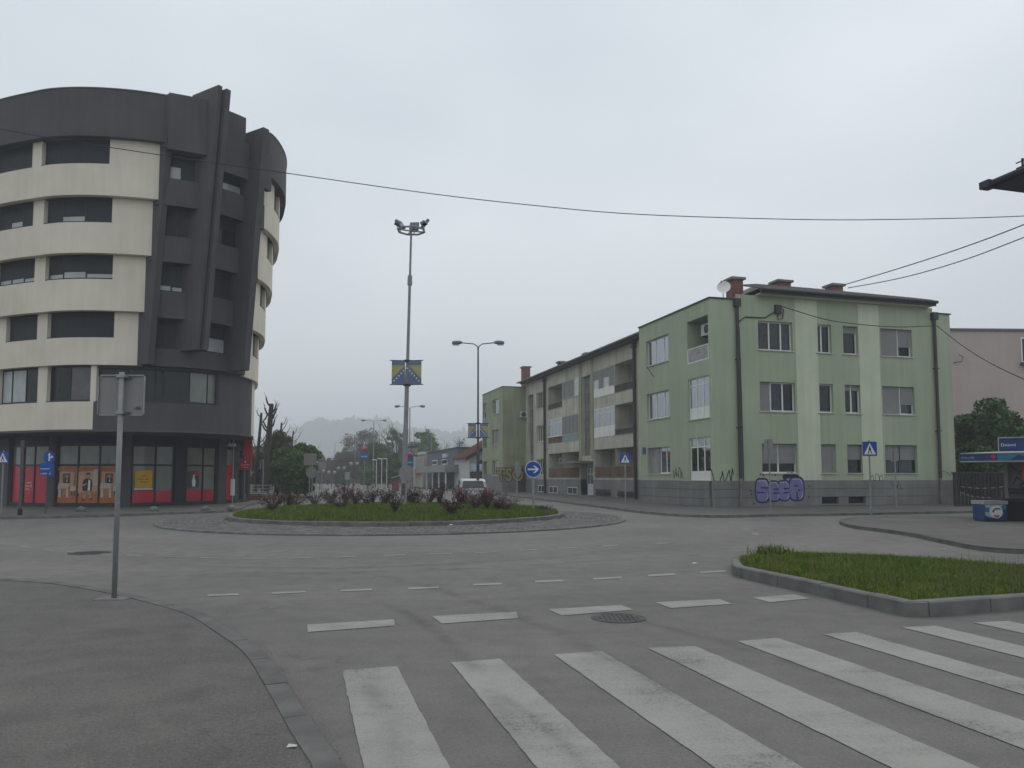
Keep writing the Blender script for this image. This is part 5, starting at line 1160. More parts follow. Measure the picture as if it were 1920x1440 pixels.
# ---- far wing
F2 = FL
fw = {3: F2.rect(X(148), X(190), Yz(617), Yz(711)), 2: F2.rect(X(148), X(190), Yz(813), Yz(908)), 1: F2.rect(X(148), X(190), Yz(1012), Yz(1103))}
fl = {3: F2.rect(X(83), X(112), Yz(630), Yz(725)), 2: F2.rect(X(80), X(108), Yz(900), Yz(955)), 1: F2.rect(X(80), X(108), Yz(1000), Yz(1092))}
for k in (3, 2, 1): fw[k] = (fw[2][0], fw[2][1], R_[3 - k][0][2], R_[3 - k][0][3]); fl[k] = (fl[3][0], min(LU - 0.3, fl[3][1]), R_[3 - k][0][2] - 0.2, R_[3 - k][0][3])
wall(F2, MU1, LU, ZPL, ZP, [(*fw[k], 0.3) for k in fw] + [(*fl[k], 0.3 if k == 3 else 1.2) for k in fl], M_greeno)
for k in fw: window(F2, fw[k], (0.25, 0.5, 0.75) if k == 1 else (0.5,), -0.16, M_upvc, ['c'] * 4 if k == 1 else (['c', 'd'] if k == 3 else ['s', 's']))
window(F2, fl[3], (0.5,), -0.16, M_upvc, [0.35, 0.35])
wall(FE, 0, 2.4, 0.0, ZP, [], M_greeno)
part(gb, 'plinth_course', MB().fbox(F2, MU1 + 0.0, LU, 0.05, ZPL + 0.5, -0.2, 0.05), M_plinth); part(gb, 'plinth_course', MB().fbox(FE, -0.03, 1.5, 0.05, ZPL + 0.5, -0.2, 0.05), M_plinth)
ac_unit(FE, 1.75, FE.hit(X(350), Yz(765))[1], 0.05, 0.85, 0.6)
part(gb, 'side_canopy', MB().fbox(FE, 0.9, 2.9, zC - 0.1, zC + 0.05, 0.05, 1.2), M_conc); part(gb, 'side_door', MB().fbox(FE, 1.55, 2.35, 0.1, zC - 0.3, 0.002, 0.03), M_dark)
# ---- graffiti (flat spray paint on the walls)
def spray(F, u, z, txt, h, offs, m_out, m_fill, m_hi=None, n=0.06, sx=1.0, sp=1.0):
    me = text_on(F, u, z, n, txt, h, offset=offs, sx=sx); g = part(gb, 'graffiti', me, m_out)
    me = text_on(F, u, z, n + 0.004, txt, h, offset=offs * 0.45, sx=sx); part(g, 'graffiti_fill', me, m_fill)
    if m_hi:
        me = text_on(F, u + 0.03, z + 0.03, n + 0.008, txt, h, offset=-0.03, sx=sx); 
        part(g, 'graffiti_highlight', me, m_hi)
    return g
gu0, gu1 = FRt.hit(1415, 920)[0], FRt.hit(1507, 920)[0]; gz0, gz1 = FRt.hit(1460, 941)[1], FRt.hit(1460, 896)[1]
def bubble(F, u, z, w, h, holes, n):
    """one fat rounded graffiti letter body"""
    pts = []
    for t in range(28):
        a = 2 * math.pi * t / 28; c, s_ = math.cos(a), math.sin(a); p = 3.2
        pts.append((u + w / 2 * math.copysign(abs(c) ** (2 / p), c), z + h / 2 * math.copysign(abs(s_) ** (2 / p), s_)))
    return pts
H_ = gz1 - gz0; W_ = gu1 - gu0
gr_o = MB(); gr_f = MB(); gr_d = MB(); gr_h = MB(); N0 = 0.056
lt = [(0.14, 0.27, 'S'), (0.37, 0.24, 'E'), (0.58, 0.24, 'E'), (0.84, 0.30, 'R')]
for c, w, ch in lt:
    u = gu0 + W_ * c; w_ = W_ * w; dz = {0.14: -0.02, 0.37: -0.05, 0.58: -0.03, 0.84: 0.04}[c] * H_; zc = (gz0 + gz1) / 2 + dz; h_ = H_ * (1.0 if ch in 'SR' else 0.86)
    gr_o.fpoly(FRt, bubble(FRt, u, zc, w_ * 1.12, h_ * 1.06, 0, 0), N0, N0 + 0.002)
    gr_f.fpoly(FRt, bubble(FRt, u, zc, w_ * 0.94, h_ * 0.92, 0, 0), N0 + 0.002, N0 + 0.006)
    k = w_ / 2; t_ = 0.035
    bars = {'S': [(-0.25, 0.8, 0.22), (-0.85, 0.3, -0.16)], 'E': [(-0.1, 0.85, 0.18), (-0.1, 0.85, -0.2)], 'R': [(-0.35, 0.25, 0.25), (-0.1, 0.25, -0.75), (0.15, 0.5, -0.12)]}[ch]
    for a, b, zz_ in bars: gr_d.fbox(FRt, u + k * a, u + k * b, zc + h_ / 2 * zz_ - t_, zc + h_ / 2 * zz_ + t_, N0 + 0.006, N0 + 0.009)
    if ch == 'R': gr_d.fbox(FRt, u - 0.03, u + 0.05, zc - h_ * .48, zc - h_ * .12, N0 + 0.006, N0 + 0.0085)
    gr_h.fpoly(FRt, [(u - k * .7, zc + h_ * .40), (u + k * .5, zc + h_ * .43), (u + k * .82, zc + h_ * .2), (u + k * .74, zc + h_ * .2), (u + k * .45, zc + h_ * .40), (u - k * .7, zc + h_ * .37)], N0 + 0.006, N0 + 0.008)
    gr_h.fpoly(FRt, [(u + k * .8, zc - h_ * .1), (u + k * .84, zc - h_ * .3), (u + k * .5, zc - h_ * .43), (u + k * .48, zc - h_ * .40), (u + k * .75, zc - h_ * .28), (u + k * .74, zc - h_ * .1)], N0 + 0.006, N0 + 0.008)
for q in range(7): # dark splashes
    u = gu0 + W_ * (0.62 + 0.07 * q); z_ = gz1 + H_ * (0.04 + 0.08 * math.sin(q) + (0.12 if q > 4 else 0)); r_ = 0.16
    gr_o.fpoly(FRt, [(u + r_ * math.cos(t * .785), z_ + r_ * math.sin(t * .785)) for t in range(8)], N0 - 0.05 if z_ > ZPL else N0, (N0 - 0.046) if z_ > ZPL else N0 + 0.0015)
for u, z_ in ((gu0 - 0.25, 0.9), (gu0 - 0.22, 0.72), (gu0 - 0.1, 0.25), (gu0 + 0.35, 1.7), (gu0 + 0.5, 1.66), (gu0 + 1.2, 1.66), (gu1 + 0.3, 1.1), (gu1 + 0.25, 0.55), (gu1 + 0.2, 1.62)):
    r_ = 0.05; nn_ = 0.002 if z_ > ZPL else N0; gr_o.fpoly(FRt, [(u + r_ * math.cos(t * 1.047), z_ + r_ * math.sin(t * 1.047)) for t in range(6)], nn_, nn_ + 0.002)
gg = part(gb, 'graffiti', gr_o, M_gd, label='purple bubble-letter graffiti'); part(gg, 'graffiti_fill', gr_f, M_gp); part(gg, 'graffiti_strokes', gr_d, M_gd); part(gg, 'graffiti_highlight', gr_h, M_gh)
sp_ = spray(FE, 0.75, 1.75, 'TSO', 1.7, 0.11, M_blk, M_gy, None, 0.056, 0.85); sp_['label'] = 'ochre graffiti letters with black outline'
def squiggle(F, pts, n=0.006, w=0.05):
    mb = MB()
    for (a, b), (c, d) in zip(pts[:-1], pts[1:]):
        l = math.hypot(c - a, d - b); px_, pz_ = -(d - b) / l * w / 2, (c - a) / l * w / 2
        mb.add([F.pt(a + px_, b + pz_, n), F.pt(a - px_, b - pz_, n), F.pt(c - px_, d - pz_, n), F.pt(c + px_, d + pz_, n)], [(0, 1, 2, 3)])
    part(gb, 'graffiti_tag', mb, M_blk)
def tag_at(F, px, py, s_, seed, n=0.006, w=0.05):
    u, z_ = F.hit(px, py); rn = random.Random(seed); pts = []
    for i in range(13): pts.append((u + s_ * (i / 12 - .5) * 1.3 * (1 if F is not FL else -1) + rn.uniform(-.12, .12) * s_, z_ + s_ * rn.uniform(-.42, .42)))
    squiggle(F, pts, n, w)
tag_at(FL, 1271, 886, 0.9, 3); tag_at(FRt, 1357, 894, 1.0, 8); tag_at(FRt, 1641, 897, 0.7, 4, 0.016, 0.03); tag_at(FRt, 1679, 911, 0.6, 5, 0.056, 0.025); tag_at(FRt, 1775, 888, 0.6, 6, 0.006, 0.02)
# ------------------------------------------------------------------ signs, lamps, banners
M_pole = mat('grey_pole', (0.25, 0.255, 0.255), 0.5, var=0.1, scale=5)
M_poled = mat('dark_pole', (0.085, 0.082, 0.085), 0.6, var=0.2, scale=4)
M_back = mat('sign_back', (0.25, 0.245, 0.235), 0.5, var=0.06, scale=2)
M_blue = mat('sign_blue', (0.015, 0.075, 0.33), 0.4, var=0.06)
M_swhite = mat('sign_white', (0.72, 0.73, 0.73), 0.4, var=0.03)
M_black = mat('sign_black', (0.015, 0.015, 0.015), 0.5)
M_floodl = mat('floodlight_grey', (0.13, 0.15, 0.18), 0.5, var=0.1)
M_yel = mat('banner_yellow', (0.40, 0.36, 0.15), 0.8, var=0.08, scale=3)
M_bblue = mat('banner_blue', (0.13, 0.18, 0.28), 0.8, var=0.12, scale=3)
M_lampg = mat('lamp_head', (0.16, 0.19, 0.21), 0.5, var=0.05)
def disc(F, u, z, r, n0, n1, k=28): return [(u + r * math.cos(2 * math.pi * i / k), z + r * math.sin(2 * math.pi * i / k)) for i in range(k)]
def rrect(u0, u1, z0, z1, r, k=4):
    out = []
    for cx, cz, a0 in ((u1 - r, z1 - r, 0), (u0 + r, z1 - r, 90), (u0 + r, z0 + r, 180), (u1 - r, z0 + r, 270)):
        for i in range(k + 1): a = R(a0 + 90 * i / k); out.append((cx + r * math.cos(a), cz + r * math.sin(a)))
    return out
def post(root, base, h, r=0.03, m=None, foot=True):
    part(root, 'post', MB().cyl(base, (base[0], base[1], base[2] + h), r, r, 14), m or M_pole, smooth=False)
    if foot: part(root, 'foot_plate', MB().box(base[0] - r * 3, base[0] + r * 3, base[1] - r * 3, base[1] + r * 3, base[2] - 0.002, base[2] + 0.02), m or M_pole)

# foreground post with the back of a square sign
b = gz(214, 1122, 0.055); base = (*b, 0.055)
sg = thing('road_sign', 'grey back of a square sign on a tall post in the foreground pavement', 'sign', base)
D_ = b[1]; zt = aty(224, 698, D_)[2]; z1 = aty(224, 702, D_)[2]; z0 = aty(220, 778, D_)[2]; xl = aty(180, 740, D_)[0]; xr = aty(266, 740, D_)[0]
part(sg, 'post', MB().cyl(base, (b[0], b[1], zt), 0.032, 0.032, 18), M_pole, smooth=True)
Fs = FR((b[0], b[1] + 0.075), (1, 0.02))
part(sg, 'foot_plate', MB().box(b[0] - 0.2, b[0] + 0.2, b[1] - 0.15, b[1] + 0.15, 0.05, 0.062), M_kerb)
pl = part(sg, 'plate', MB().fpoly(Fs, rrect(xl - b[0], xr - b[0], z0, z1, 0.03), -0.004, 0.0), M_back)
part(pl, 'rim', MB().fbox(Fs, xl - b[0] + .02, xr - b[0] - .02, z1 - 0.012, z1 + 0.003, 0.001, 0.022).fbox(Fs, xl - b[0] + .02, xr - b[0] - .02, z0 - .003, z0 + 0.01, 0.001, 0.022).fbox(Fs, xr - b[0] - .009, xr - b[0] + .004, z0 + .02, z1 - .02, 0.001, 0.022).fbox(Fs, xl - b[0] - .004, xl - b[0] + .008, z0 + .02, z1 - .02, 0.001, 0.022), M_metal)
for zc in (z1 - 0.025, z0 + 0.03):
    part(sg, 'clamp', MB().fbox(Fs, -0.105, 0.105, zc - 0.018, zc + 0.018, 0.003, 0.03).fbox(Fs, -0.055, 0.055, zc - 0.02, zc + 0.02, 0.03, 0.12), M_metal)
    part(sg, 'bolt', MB().cyl(Fs.pt(-0.085, zc, 0.03), Fs.pt(-0.085, zc, 0.05), 0.012, n=8).cyl(Fs.pt(0.085, zc, 0.03), Fs.pt(0.085, zc, 0.05), 0.012, n=8), M_gut)
part(pl, 'sticker', blur_text(Fs, xr - b[0] - 0.09, z0 + 0.1, 0.001, 0.1, 0.05, 4), M_black)

def crossing_sign(name, label, px, ytop, ybot, w_px, ybase, zb=0.1, face=(1, 0)):
    """blue square pedestrian-crossing sign on a thin post"""
    b = gz(px, ybase, zb); D = b[1]; F = FR((b[0], b[1] - 0.05), face); s = w_px / FOC * math.hypot(D, b[0] * 0.3) / 2
    zt = aty(px, ytop, D)[2]; zl = aty(px, ybot, D)[2]; zc = (zt + zl) / 2; s = (zt - zl) / 2
    t = thing(name, label, 'sign', (*b, zb)); part(t, 'post', MB().cyl((*b, zb), (*b, zt + 0.05), 0.032, 0.032, 12), M_pole)
    pl = part(t, 'plate', MB().fpoly(F, rrect(-s, s, zl, zt, 0.04), -0.01, 0.0), M_blue)
    part(pl, 'white_triangle', MB().fpoly(F, [(-s * .82, zl + s * .22), (s * .82, zl + s * .22), (0, zt - s * .2)], 0.001, 0.004), M_swhite)
    k = s / 0.3
    fig = MB().fpoly(F, disc(F, 0.0, zc + 0.085 * k, 0.03 * k, 0, 0, 10), 0.005, 0.007)
    fig.fpoly(F, [(-.035 * k, zc + .05 * k), (.035 * k, zc + .05 * k), (.045 * k, zc - .06 * k), (-.045 * k, zc - .06 * k)], 0.005, 0.007)
    fig.fpoly(F, [(-.045 * k, zc - .061 * k), (-.005 * k, zc - .061 * k), (-.06 * k, zc - .2 * k), (-.1 * k, zc - .2 * k)], 0.005, 0.007)
    fig.fpoly(F, [(.005 * k, zc - .061 * k), (.045 * k, zc - .061 * k), (.1 * k, zc - .2 * k), (.06 * k, zc - .2 * k)], 0.005, 0.007)
    part(pl, 'walking_figure', fig, M_black)
    part(t, 'clamp', MB().fbox(F, -0.05, 0.05, zc - 0.02, zc + 0.02, -0.07, -0.011), M_metal)
crossing_sign('crossing_sign', 'blue pedestrian crossing sign before the ground floor loggias', 1173, 850, 869.5, 19, 951)
crossing_sign('crossing_sign', 'blue pedestrian crossing sign in front of the pale wall stripe', 1634, 828, 855, 20, 969)
crossing_sign('crossing_sign', 'blue pedestrian crossing sign cut by the left edge of the picture', 2, 847, 869, 20, 963, 0.1)

# keep-right arrow on the island, with a round sign behind it
b = (gz(1000, 958, 0.28)); D = b[1]; F = FR((b[0], b[1] - 0.06), (1, -0.02))
t = thing('direction_sign', 'round blue sign with white right arrow on the island grass', 'sign', (*b, 0.2)); zc = aty(1002, 880, D)[2]; rr = 15.5 / FOC * D
part(t, 'post', MB().cyl((*b, 0.2), (*b, zc + 0.1), 0.045, 0.045, 14), M_pole)
pl = part(t, 'plate', MB().fpoly(F, disc(F, 0, zc, rr, 0, 0, 36), -0.012, 0.0), M_swhite); part(pl, 'blue_field', MB().fpoly(F, disc(F, 0, zc, rr * .93, 0, 0, 36), 0.0008, 0.004), M_blue)
a = rr / 0.3
ar = [(-.2, -.028), (.1, -.028), (-.005, -.13), (.07, -.13), (.21, 0), (.07, .13), (-.005, .13), (.1, .028), (-.2, .028)]
part(pl, 'arrow', MB().fpoly(F, [(x * a, zc + z * a) for x, z in ar], 0.005, 0.008), M_swhite)
b = gz(969, 952, 0.3); D = b[1] + 4; b = (b[0] / b[1] * D, D); F = FR((b[0], b[1]), (0.42, 1))
t = thing('road_sign', 'round sign seen nearly edge-on left of the blue arrow sign', 'sign', (*b, 0.1)); zc = aty(968, 880, D)[2]
part(t, 'post', MB().cyl((*b, 0.1), (*b, zc + 0.05), 0.035, 0.035, 12), M_pole); part(t, 'plate', MB().fpoly(F, disc(F, 0, zc, 0.38, 0, 0, 28), 0.05, 0.07), M_back); part(t, 'clamp', MB().fbox(F, -0.05, 0.05, zc - .03, zc + .03, 0.0, 0.049), M_metal)
# blue straight-or-right sign with text plate, left pavement
b = gz(85, 963, 0.1); D = b[1]; F = FR((b[0], b[1] - 0.05), (1, 0)); t = thing('direction_sign', 'round blue straight-or-right arrow sign above a blue text plate', 'sign', (*b, 0.1)); zc = aty(90, 857, D)[2]; rr = 11 / FOC * D
part(t, 'post', MB().cyl((*b, 0.1), (*b, zc + 0.2), 0.03, 0.03, 12), M_poled); pl = part(t, 'plate', MB().fpoly(F, disc(F, 0.1, zc, rr, 0, 0, 32), -0.012, 0.0), M_blue)
ar = [(-.03, -.2), (.03, -.2), (.03, -.06), (.1, -.02), (.09, -.07), (.21, .01), (.1, .09), (.1, .04), (.03, -.0), (.03, .1), (.07, .1), (0, .22), (-.07, .1), (-.03, .1)]
part(pl, 'arrow', MB().fpoly(F, [(0.1 + x * rr / .3, zc + z * rr / .3) for x, z in ar], 0.001, 0.004), M_swhite)
zt, zl = zc - rr - 0.01, aty(88, 892, D)[2]; p2 = part(t, 'text_plate', MB().fpoly(F, rrect(-0.27, 0.3, zl, zt, 0.03), -0.012, 0.0), M_blue)
part(p2, 'lettering', blur_text(F, -0.05, zt - 0.22, 0.001, 0.4, 0.08, 6), M_swhite); part(p2, 'lettering', blur_text(F, -0.1, zl + 0.1, 0.001, 0.28, 0.08, 4), M_swhite); part(p2, 'lettering', blur_text(F, 0.17, zl + 0.1, 0.001, 0.1, 0.08, 2), M_swhite)
b = gz(37, 966, 0.1); t = thing('thin_post', 'thin dark bollard post before the red shop windows', 'post', (*b, 0.1)); part(t, 'post', MB().cyl((*b, 0.1), (*b, 3.1), 0.06, 0.06, 12), M_poled); part(t, 'sleeve', MB().cyl((*b, 0.1), (*b, 0.35), 0.085, 0.085, 12), M_black)
# sign backs in front of the green block
for px, yb, top, bot, wpx, lb in ((1445, 957, 823, 848, 17, 'grey sign back on a thin post before the purple graffiti'), (1681, 952, 842, 865, 15, 'small grey sign back on a thin post before the dark ground floor window')):
    b = gz(px, yb, 0.1); D = b[1]; F = FR((b[0], b[1] + 0.05), (1, 0)); t = thing('road_sign', lb, 'sign', (*b, 0.1)); zt, zl = aty(px, top, D)[2], aty(px, bot, D)[2]; s = wpx / 2 / FOC * D
    part(t, 'post', MB().cyl((*b, 0.1), (*b, zt), 0.03, 0.03, 12), M_pole); part(t, 'plate', MB().fpoly(F, rrect(-s, s, zl, zt, 0.03), 0.0, 0.008), M_back); part(t, 'clamp', MB().fbox(F, -.06, .06, zt - .12, zt - .08, 0.009, 0.07), M_metal)
    if px < 1500: zc = aty(px, 858, D)[2]; part(t, 'round_plate', MB().fpoly(F, disc(F, 0, zc, 0.22, 0, 0, 24), 0.0, 0.008), M_back)
# sign backs beside the far street
for px, D, top, bot, wpx, ty, lb in ((582, 58, 850, 872, 24, 'sq', 'large grey direction sign back above a round one by the green bushes'), (605, 75, 866, 880, 13, 'sq', 'small pale square sign back beside the far street'), (652, 120, 885, 899, 9, 'sq', 'small tilted white sign far down the street'), (762, 36, 871, 902, 22, 'rd', 'grey round sign back right behind the floodlight mast')):
    x = (px - 960) / FOC * D * 1.0; b = (x, D); F = FR((b[0], b[1]), (1, 0)); t = thing('road_sign', lb, 'sign', (*b, 0)); zt, zl = aty(px, top, D)[2], aty(px, bot, D)[2]; s = wpx / 2 / FOC * D; zc = (zt + zl) / 2
    off = 0.35 if ty == 'rd' else 0
    part(t, 'post', MB().cyl((x - 0.05, D + .06, 0), (x - .05, D + .06, zt), 0.04, 0.04, 10), M_pole)
    part(t, 'plate', MB().fpoly(F, rrect(-s, s, zl, zt, 0.03) if ty == 'sq' else disc(F, 0.0, zc, s * 1.3, 0, 0, 24), 0.0, 0.015), M_back)
    if px == 582:
        part(t, 'round_plate', MB().fpoly(F, disc(F, 0.1, aty(px, 886, D)[2], 0.42, 0, 0, 24), 0.0, 0.015), M_back); part(t, 'post', MB().cyl((x + .5 - .35, D + .06, 0), (x + .5 - .35, D + .06, zt), 0.04, 0.04, 10), M_pole)
# ---- floodlight mast on the island
mx_, my_ = RC[0] - 0.15, RC[1]
mt = aty(771, 436, my_)
t = thing('floodlight_mast', 'tall grey floodlight mast with ring of lamps on the roundabout island', 'mast', (mx_, my_, 0.4))
top = Vector((mt[0], my_, mt[2])); bot = Vector((aty(757, 910, my_)[0], my_, 0.38)); ax = top - bot
pts = [bot, bot + ax * .28, bot + ax * .281, bot + ax * .5, bot + ax * .51, bot + ax * .82, bot + ax * .825, top + ax * .012]
part(t, 'mast_pole', MB().tube(pts, [0.125, 0.105, 0.095, 0.082, 0.066, 0.056, 0.047, 0.042], 14), M_pole)
part(t, 'joint_collar', MB().cyl(bot + ax * .805, bot + ax * .84, 0.1, 0.09, 12), M_pole); part(t, 'base_flange', MB().cyl(bot, bot + Vector((0, 0, 0.06)), 0.28, 0.28, 16), M_pole)
part(t, 'access_door', MB().box(bot.x - 0.07, bot.x + 0.07, bot.y - 0.15, bot.y - 0.13, 0.9, 1.35), M_poled)
cx, cy, cz_ = top.x, top.y, top.z + 0.08; rr = 0.56
ringp = [(cx + rr * math.cos(i * math.pi / 4 + .39), cy + rr * math.sin(i * math.pi / 4 + .39), cz_) for i in range(9)]
mb = MB(); [mb.cyl(ringp[i], ringp[i + 1], 0.04, n=8) for i in range(8)]
for i in range(4): mb.cyl((cx, cy, cz_ - 0.02), ringp[i * 2], 0.03, n=6)
rg_ = part(t, 'head_ring', mb, M_pole)
for i, (ang, tilt) in enumerate(((150, 35), (85, 25), (25, 35), (200, 62), (-20, 62))):
    a = R(ang); c = Vector((cx + rr * 1.02 * math.cos(a), cy + rr * 1.02 * math.sin(a), cz_ + 0.36)); out = Vector((math.cos(a), math.sin(a), 0)); side = Vector((-math.sin(a), math.cos(a), 0)); up = Vector((0, 0, 1))
    tl = R(tilt); f = out * math.cos(tl) - up * math.sin(tl) * (-0.0) ; nrm = (out * math.sin(R(90) - tl * 1.0) - up * math.cos(R(90) - tl * 1.0)).normalized(); vv = side.cross(nrm).normalized()
    def P(s_, v_, n_): return c + side * s_ + vv * v_ + nrm * n_
    w, h = (0.19, 0.19) if i < 3 else (0.14, 0.1)
    if i > 2: c.z -= 0.12
    fl = part(t, 'floodlight', MB().hexa([P(-w, -h, -.05), P(w, -h, -.05), P(w, h, -.05), P(-w, h, -.05), P(-w, -h, .06), P(w, -h, .06), P(w, h, .06), P(-w, h, .06)]), M_floodl)
    part(fl, 'bracket', MB().cyl((c.x, c.y, cz_), c - nrm * 0.06, 0.025, n=6), M_pole); part(fl, 'lens', MB().hexa([P(-w * .9, -h * .9, .061), P(w * .9, -h * .9, .061), P(w * .9, h * .9, .061), P(-w * .9, h * .9, .061), P(-w * .9, -h * .9, .07), P(w * .9, -h * .9, .07), P(w * .9, h * .9, .07), P(-w * .9, h * .9, .07)]), M_dglass)
# ---- paired flag banners
def banner_pair(label, x, y, z0, z1, w, gap, tilt, label2=None):
    t = thing('banner_pair', label, 'banner', (x, y, z0)); h = z1 - z0
    for sgn in (-1, 1):
        F = FR((x, y - 0.12), (1, tilt * sgn)); a, b = (gap, gap + w) if sgn > 0 else (-gap - w, -gap)
        cl = part(t, 'cloth', MB().fbox(F, a, b, z0, z1, -0.008, 0.008), M_bblue)
        inn, out = (a, b) if sgn > 0 else (b, a); q = 0.78
        part(cl, 'yellow_triangle', MB().fpoly(F, [(inn, z0 + h * .80), (out, z0 + h * .80), (out, z0 + h * .22)], 0.0095, 0.0125).fpoly(F, [(inn, z0 + h * .80), (out, z0 + h * .80), (out, z0 + h * .22)], -0.0125, -0.0095), M_yel)
        st = MB()
        for i in range(6):
            f_ = i / 5.5; u_ = inn + (out - inn) * f_ * .95 - (out - inn) * .06; z_ = z0 + h * (.74 - .58 * f_) - h * .06
            st.fpoly(F, [(u_ + (0.045 if k % 2 == 0 else 0.02) * math.cos(R(90 + 36 * k)), z_ + (0.045 if k % 2 == 0 else 0.02) * math.sin(R(90 + 36 * k))) for k in range(10)], 0.0095, 0.013)
        part(cl, 'white_stars', st, M_swhite)
        for z_ in (z0, z1): part(t, 'banner_rod', MB().cyl(F.pt(0, z_, 0.0), F.pt(a - 0.08 if sgn < 0 else b + 0.08, z_, 0.0), 0.018, n=8), M_gut)
    for z_ in (z0, z1): part(t, 'pole_clamp', MB().cyl((x, y, z_ - 0.04), (x, y, z_ + 0.04), 0.15, n=12), M_gut)
q = aty(763.5, 699, my_); banner_pair('blue and yellow flag banners high on the floodlight mast', q[0], my_, aty(763, 722, my_)[2], aty(763, 677, my_)[2], 0.53, 0.07, -0.12)
# ---- double-arm street lamps
def street_lamp(label, px, D, ytop, half, m, arms=(-1, 1), hd=0.62, r=0.075, drop=0.12):
    x = (px - 960) / FOC * D; top = aty(px, ytop, D); x = top[0]; t = thing('street_lamp', label, 'street lamp', (x, D, 0.0), group='street lamps'); H = top[2]
    part(t, 'post', MB().tube([(x, D, 0), (x, D, H * .35), (x, D, H * .352), (x, D, H - 0.35)], [r * 1.25, r * 1.2, r * .8, r * .62], 12), m)
    for s in arms:
        part(t, 'arm', MB().tube([(x, D, H - 0.4), (x + s * .05, D, H - 0.2), (x + s * .25, D, H - 0.06), (x + s * (half - hd * .8), D, H + 0.02)], 0.032, 8), m)
        a = x + s * (half - hd); b = x + s * half
        h_ = MB().tube([(a, D, H + .02), (a + s * .12, D, H + .03), (a + s * .35, D, H + 0.02), (b - s * .05, D, H), (b, D, H - .01)], [0.05, 0.11, 0.13, 0.11, 0.04], 10)
        hh = part(t, 'lamp_head', h_, M_lampg, smooth=True); part(hh, 'lamp_glass', MB().box(min(a + s * .2, b - s * .05), max(a + s * .2, b - s * .05), D - 0.08, D + 0.08, H - 0.14, H - 0.1), M_gap)
    return x, H
x, H = street_lamp('tall dark double-arm street lamp in front of the far wing of the green block', 896.5, 45, 643, 1.55, M_poled)
banner_pair('blue and yellow flag banners on the dark street lamp post', x, 45, aty(895, 821, 45)[2], aty(895, 794, 45)[2], 0.48, 0.10, -0.03)
bd = thing('notice_board', 'pale blue notice boards fixed to the dark street lamp post', 'board', (x, 44.8, 1.9)); F = FR((x, 44.8), (1, 0))
part(bd, 'board', MB().fbox(F, -0.37, -0.1, aty(895, 881, 45)[2], aty(895, 870, 45)[2], 0, .03), mat('board_pale_blue', (0.35, 0.5, 0.6), 0.5)); part(bd, 'board', MB().fbox(F, 0.1, 0.24, aty(895, 881, 45)[2], aty(895, 870, 45)[2], 0, .03), MATS['board_pale_blue'])
part(bd, 'strap', MB().cyl((x, 45, aty(895, 875, 45)[2]), (x, 45, aty(895, 874, 45)[2]), 0.13, n=12), M_gut)
street_lamp('grey double-arm street lamp just right of the floodlight mast', 768.5, 85, 762, 1.7, M_pole, r=0.09)
street_lamp('thin double-arm street lamp above the bare far trees', 701, 112, 788.5, 1.85, M_pole, r=0.09)
street_lamp('faint double-arm street lamp in the mist left of the bare trees', 666, 140, 814, 1.9, M_pole, r=0.09)
street_lamp('small single-arm street lamp behind the grey two-storey house', 808.5, 118, 806, 0.9, M_pole, arms=(-1,), r=0.09)
street_lamp('very faint street lamp low over the brown far trees', 628, 175, 830, 1.6, M_pole, arms=(1,), r=0.09)
# red ball adverts on the street lamps
for px, D, yb, lb in ((683.5, 84, 842, 'red ball sign above a blue box by the far trees'), (768, 60, 853, 'red ball sign above a blue box right of the floodlight mast')):
    c = aty(px, yb, D); t = thing('advert_sign', lb, 'sign', (c[0], D, 0)); r_ = 5 / FOC * D
    part(t, 'ball', MB().lathe([(0.01, -r_)] + [(r_ * math.cos(R(a)), r_ * math.sin(R(a))) for a in range(-75, 90, 15)] + [(0.01, r_)], c, 16), mat('ball_red', (0.5, 0.03, 0.08), 0.35), smooth=True)
    F = FR((c[0], D - .1), (1, 0)); w = 7 / FOC * D; z1_, z0_ = c[2] - r_ - .02, c[2] - r_ - 16 / FOC * D
    bx = part(t, 'box', MB().fbox(F, -w, w, z0_, z1_, -0.2, 0.0), mat('advert_blue', (0.03, 0.13, 0.30), 0.4)); part(bx, 'lettering', blur_text(F, 0, (z0_ + z1_) / 2, 0.002, w * 1.6, w * .5, 6), M_swhite)
    part(t, 'post', MB().cyl((c[0], D, 0), (c[0], D, z0_), 0.05, n=8), M_pole)
c = aty(772, 838, 62); 
banner_pair('small blue and yellow flag banners right behind the floodlight mast', c[0] - .1, 62.5, aty(772, 855, 62)[2], aty(772, 837, 62)[2], 0.4, 0.12, 0.0)
solo('banner_post', MB().cyl((c[0] - .1, 62.6, 0), (c[0] - .1, 62.6, aty(772, 835, 62)[2]), 0.05, n=8), M_pole, 'thin post carrying the small flag banners behind the mast', 'post', base=(c[0] - .1, 62.6, 0))
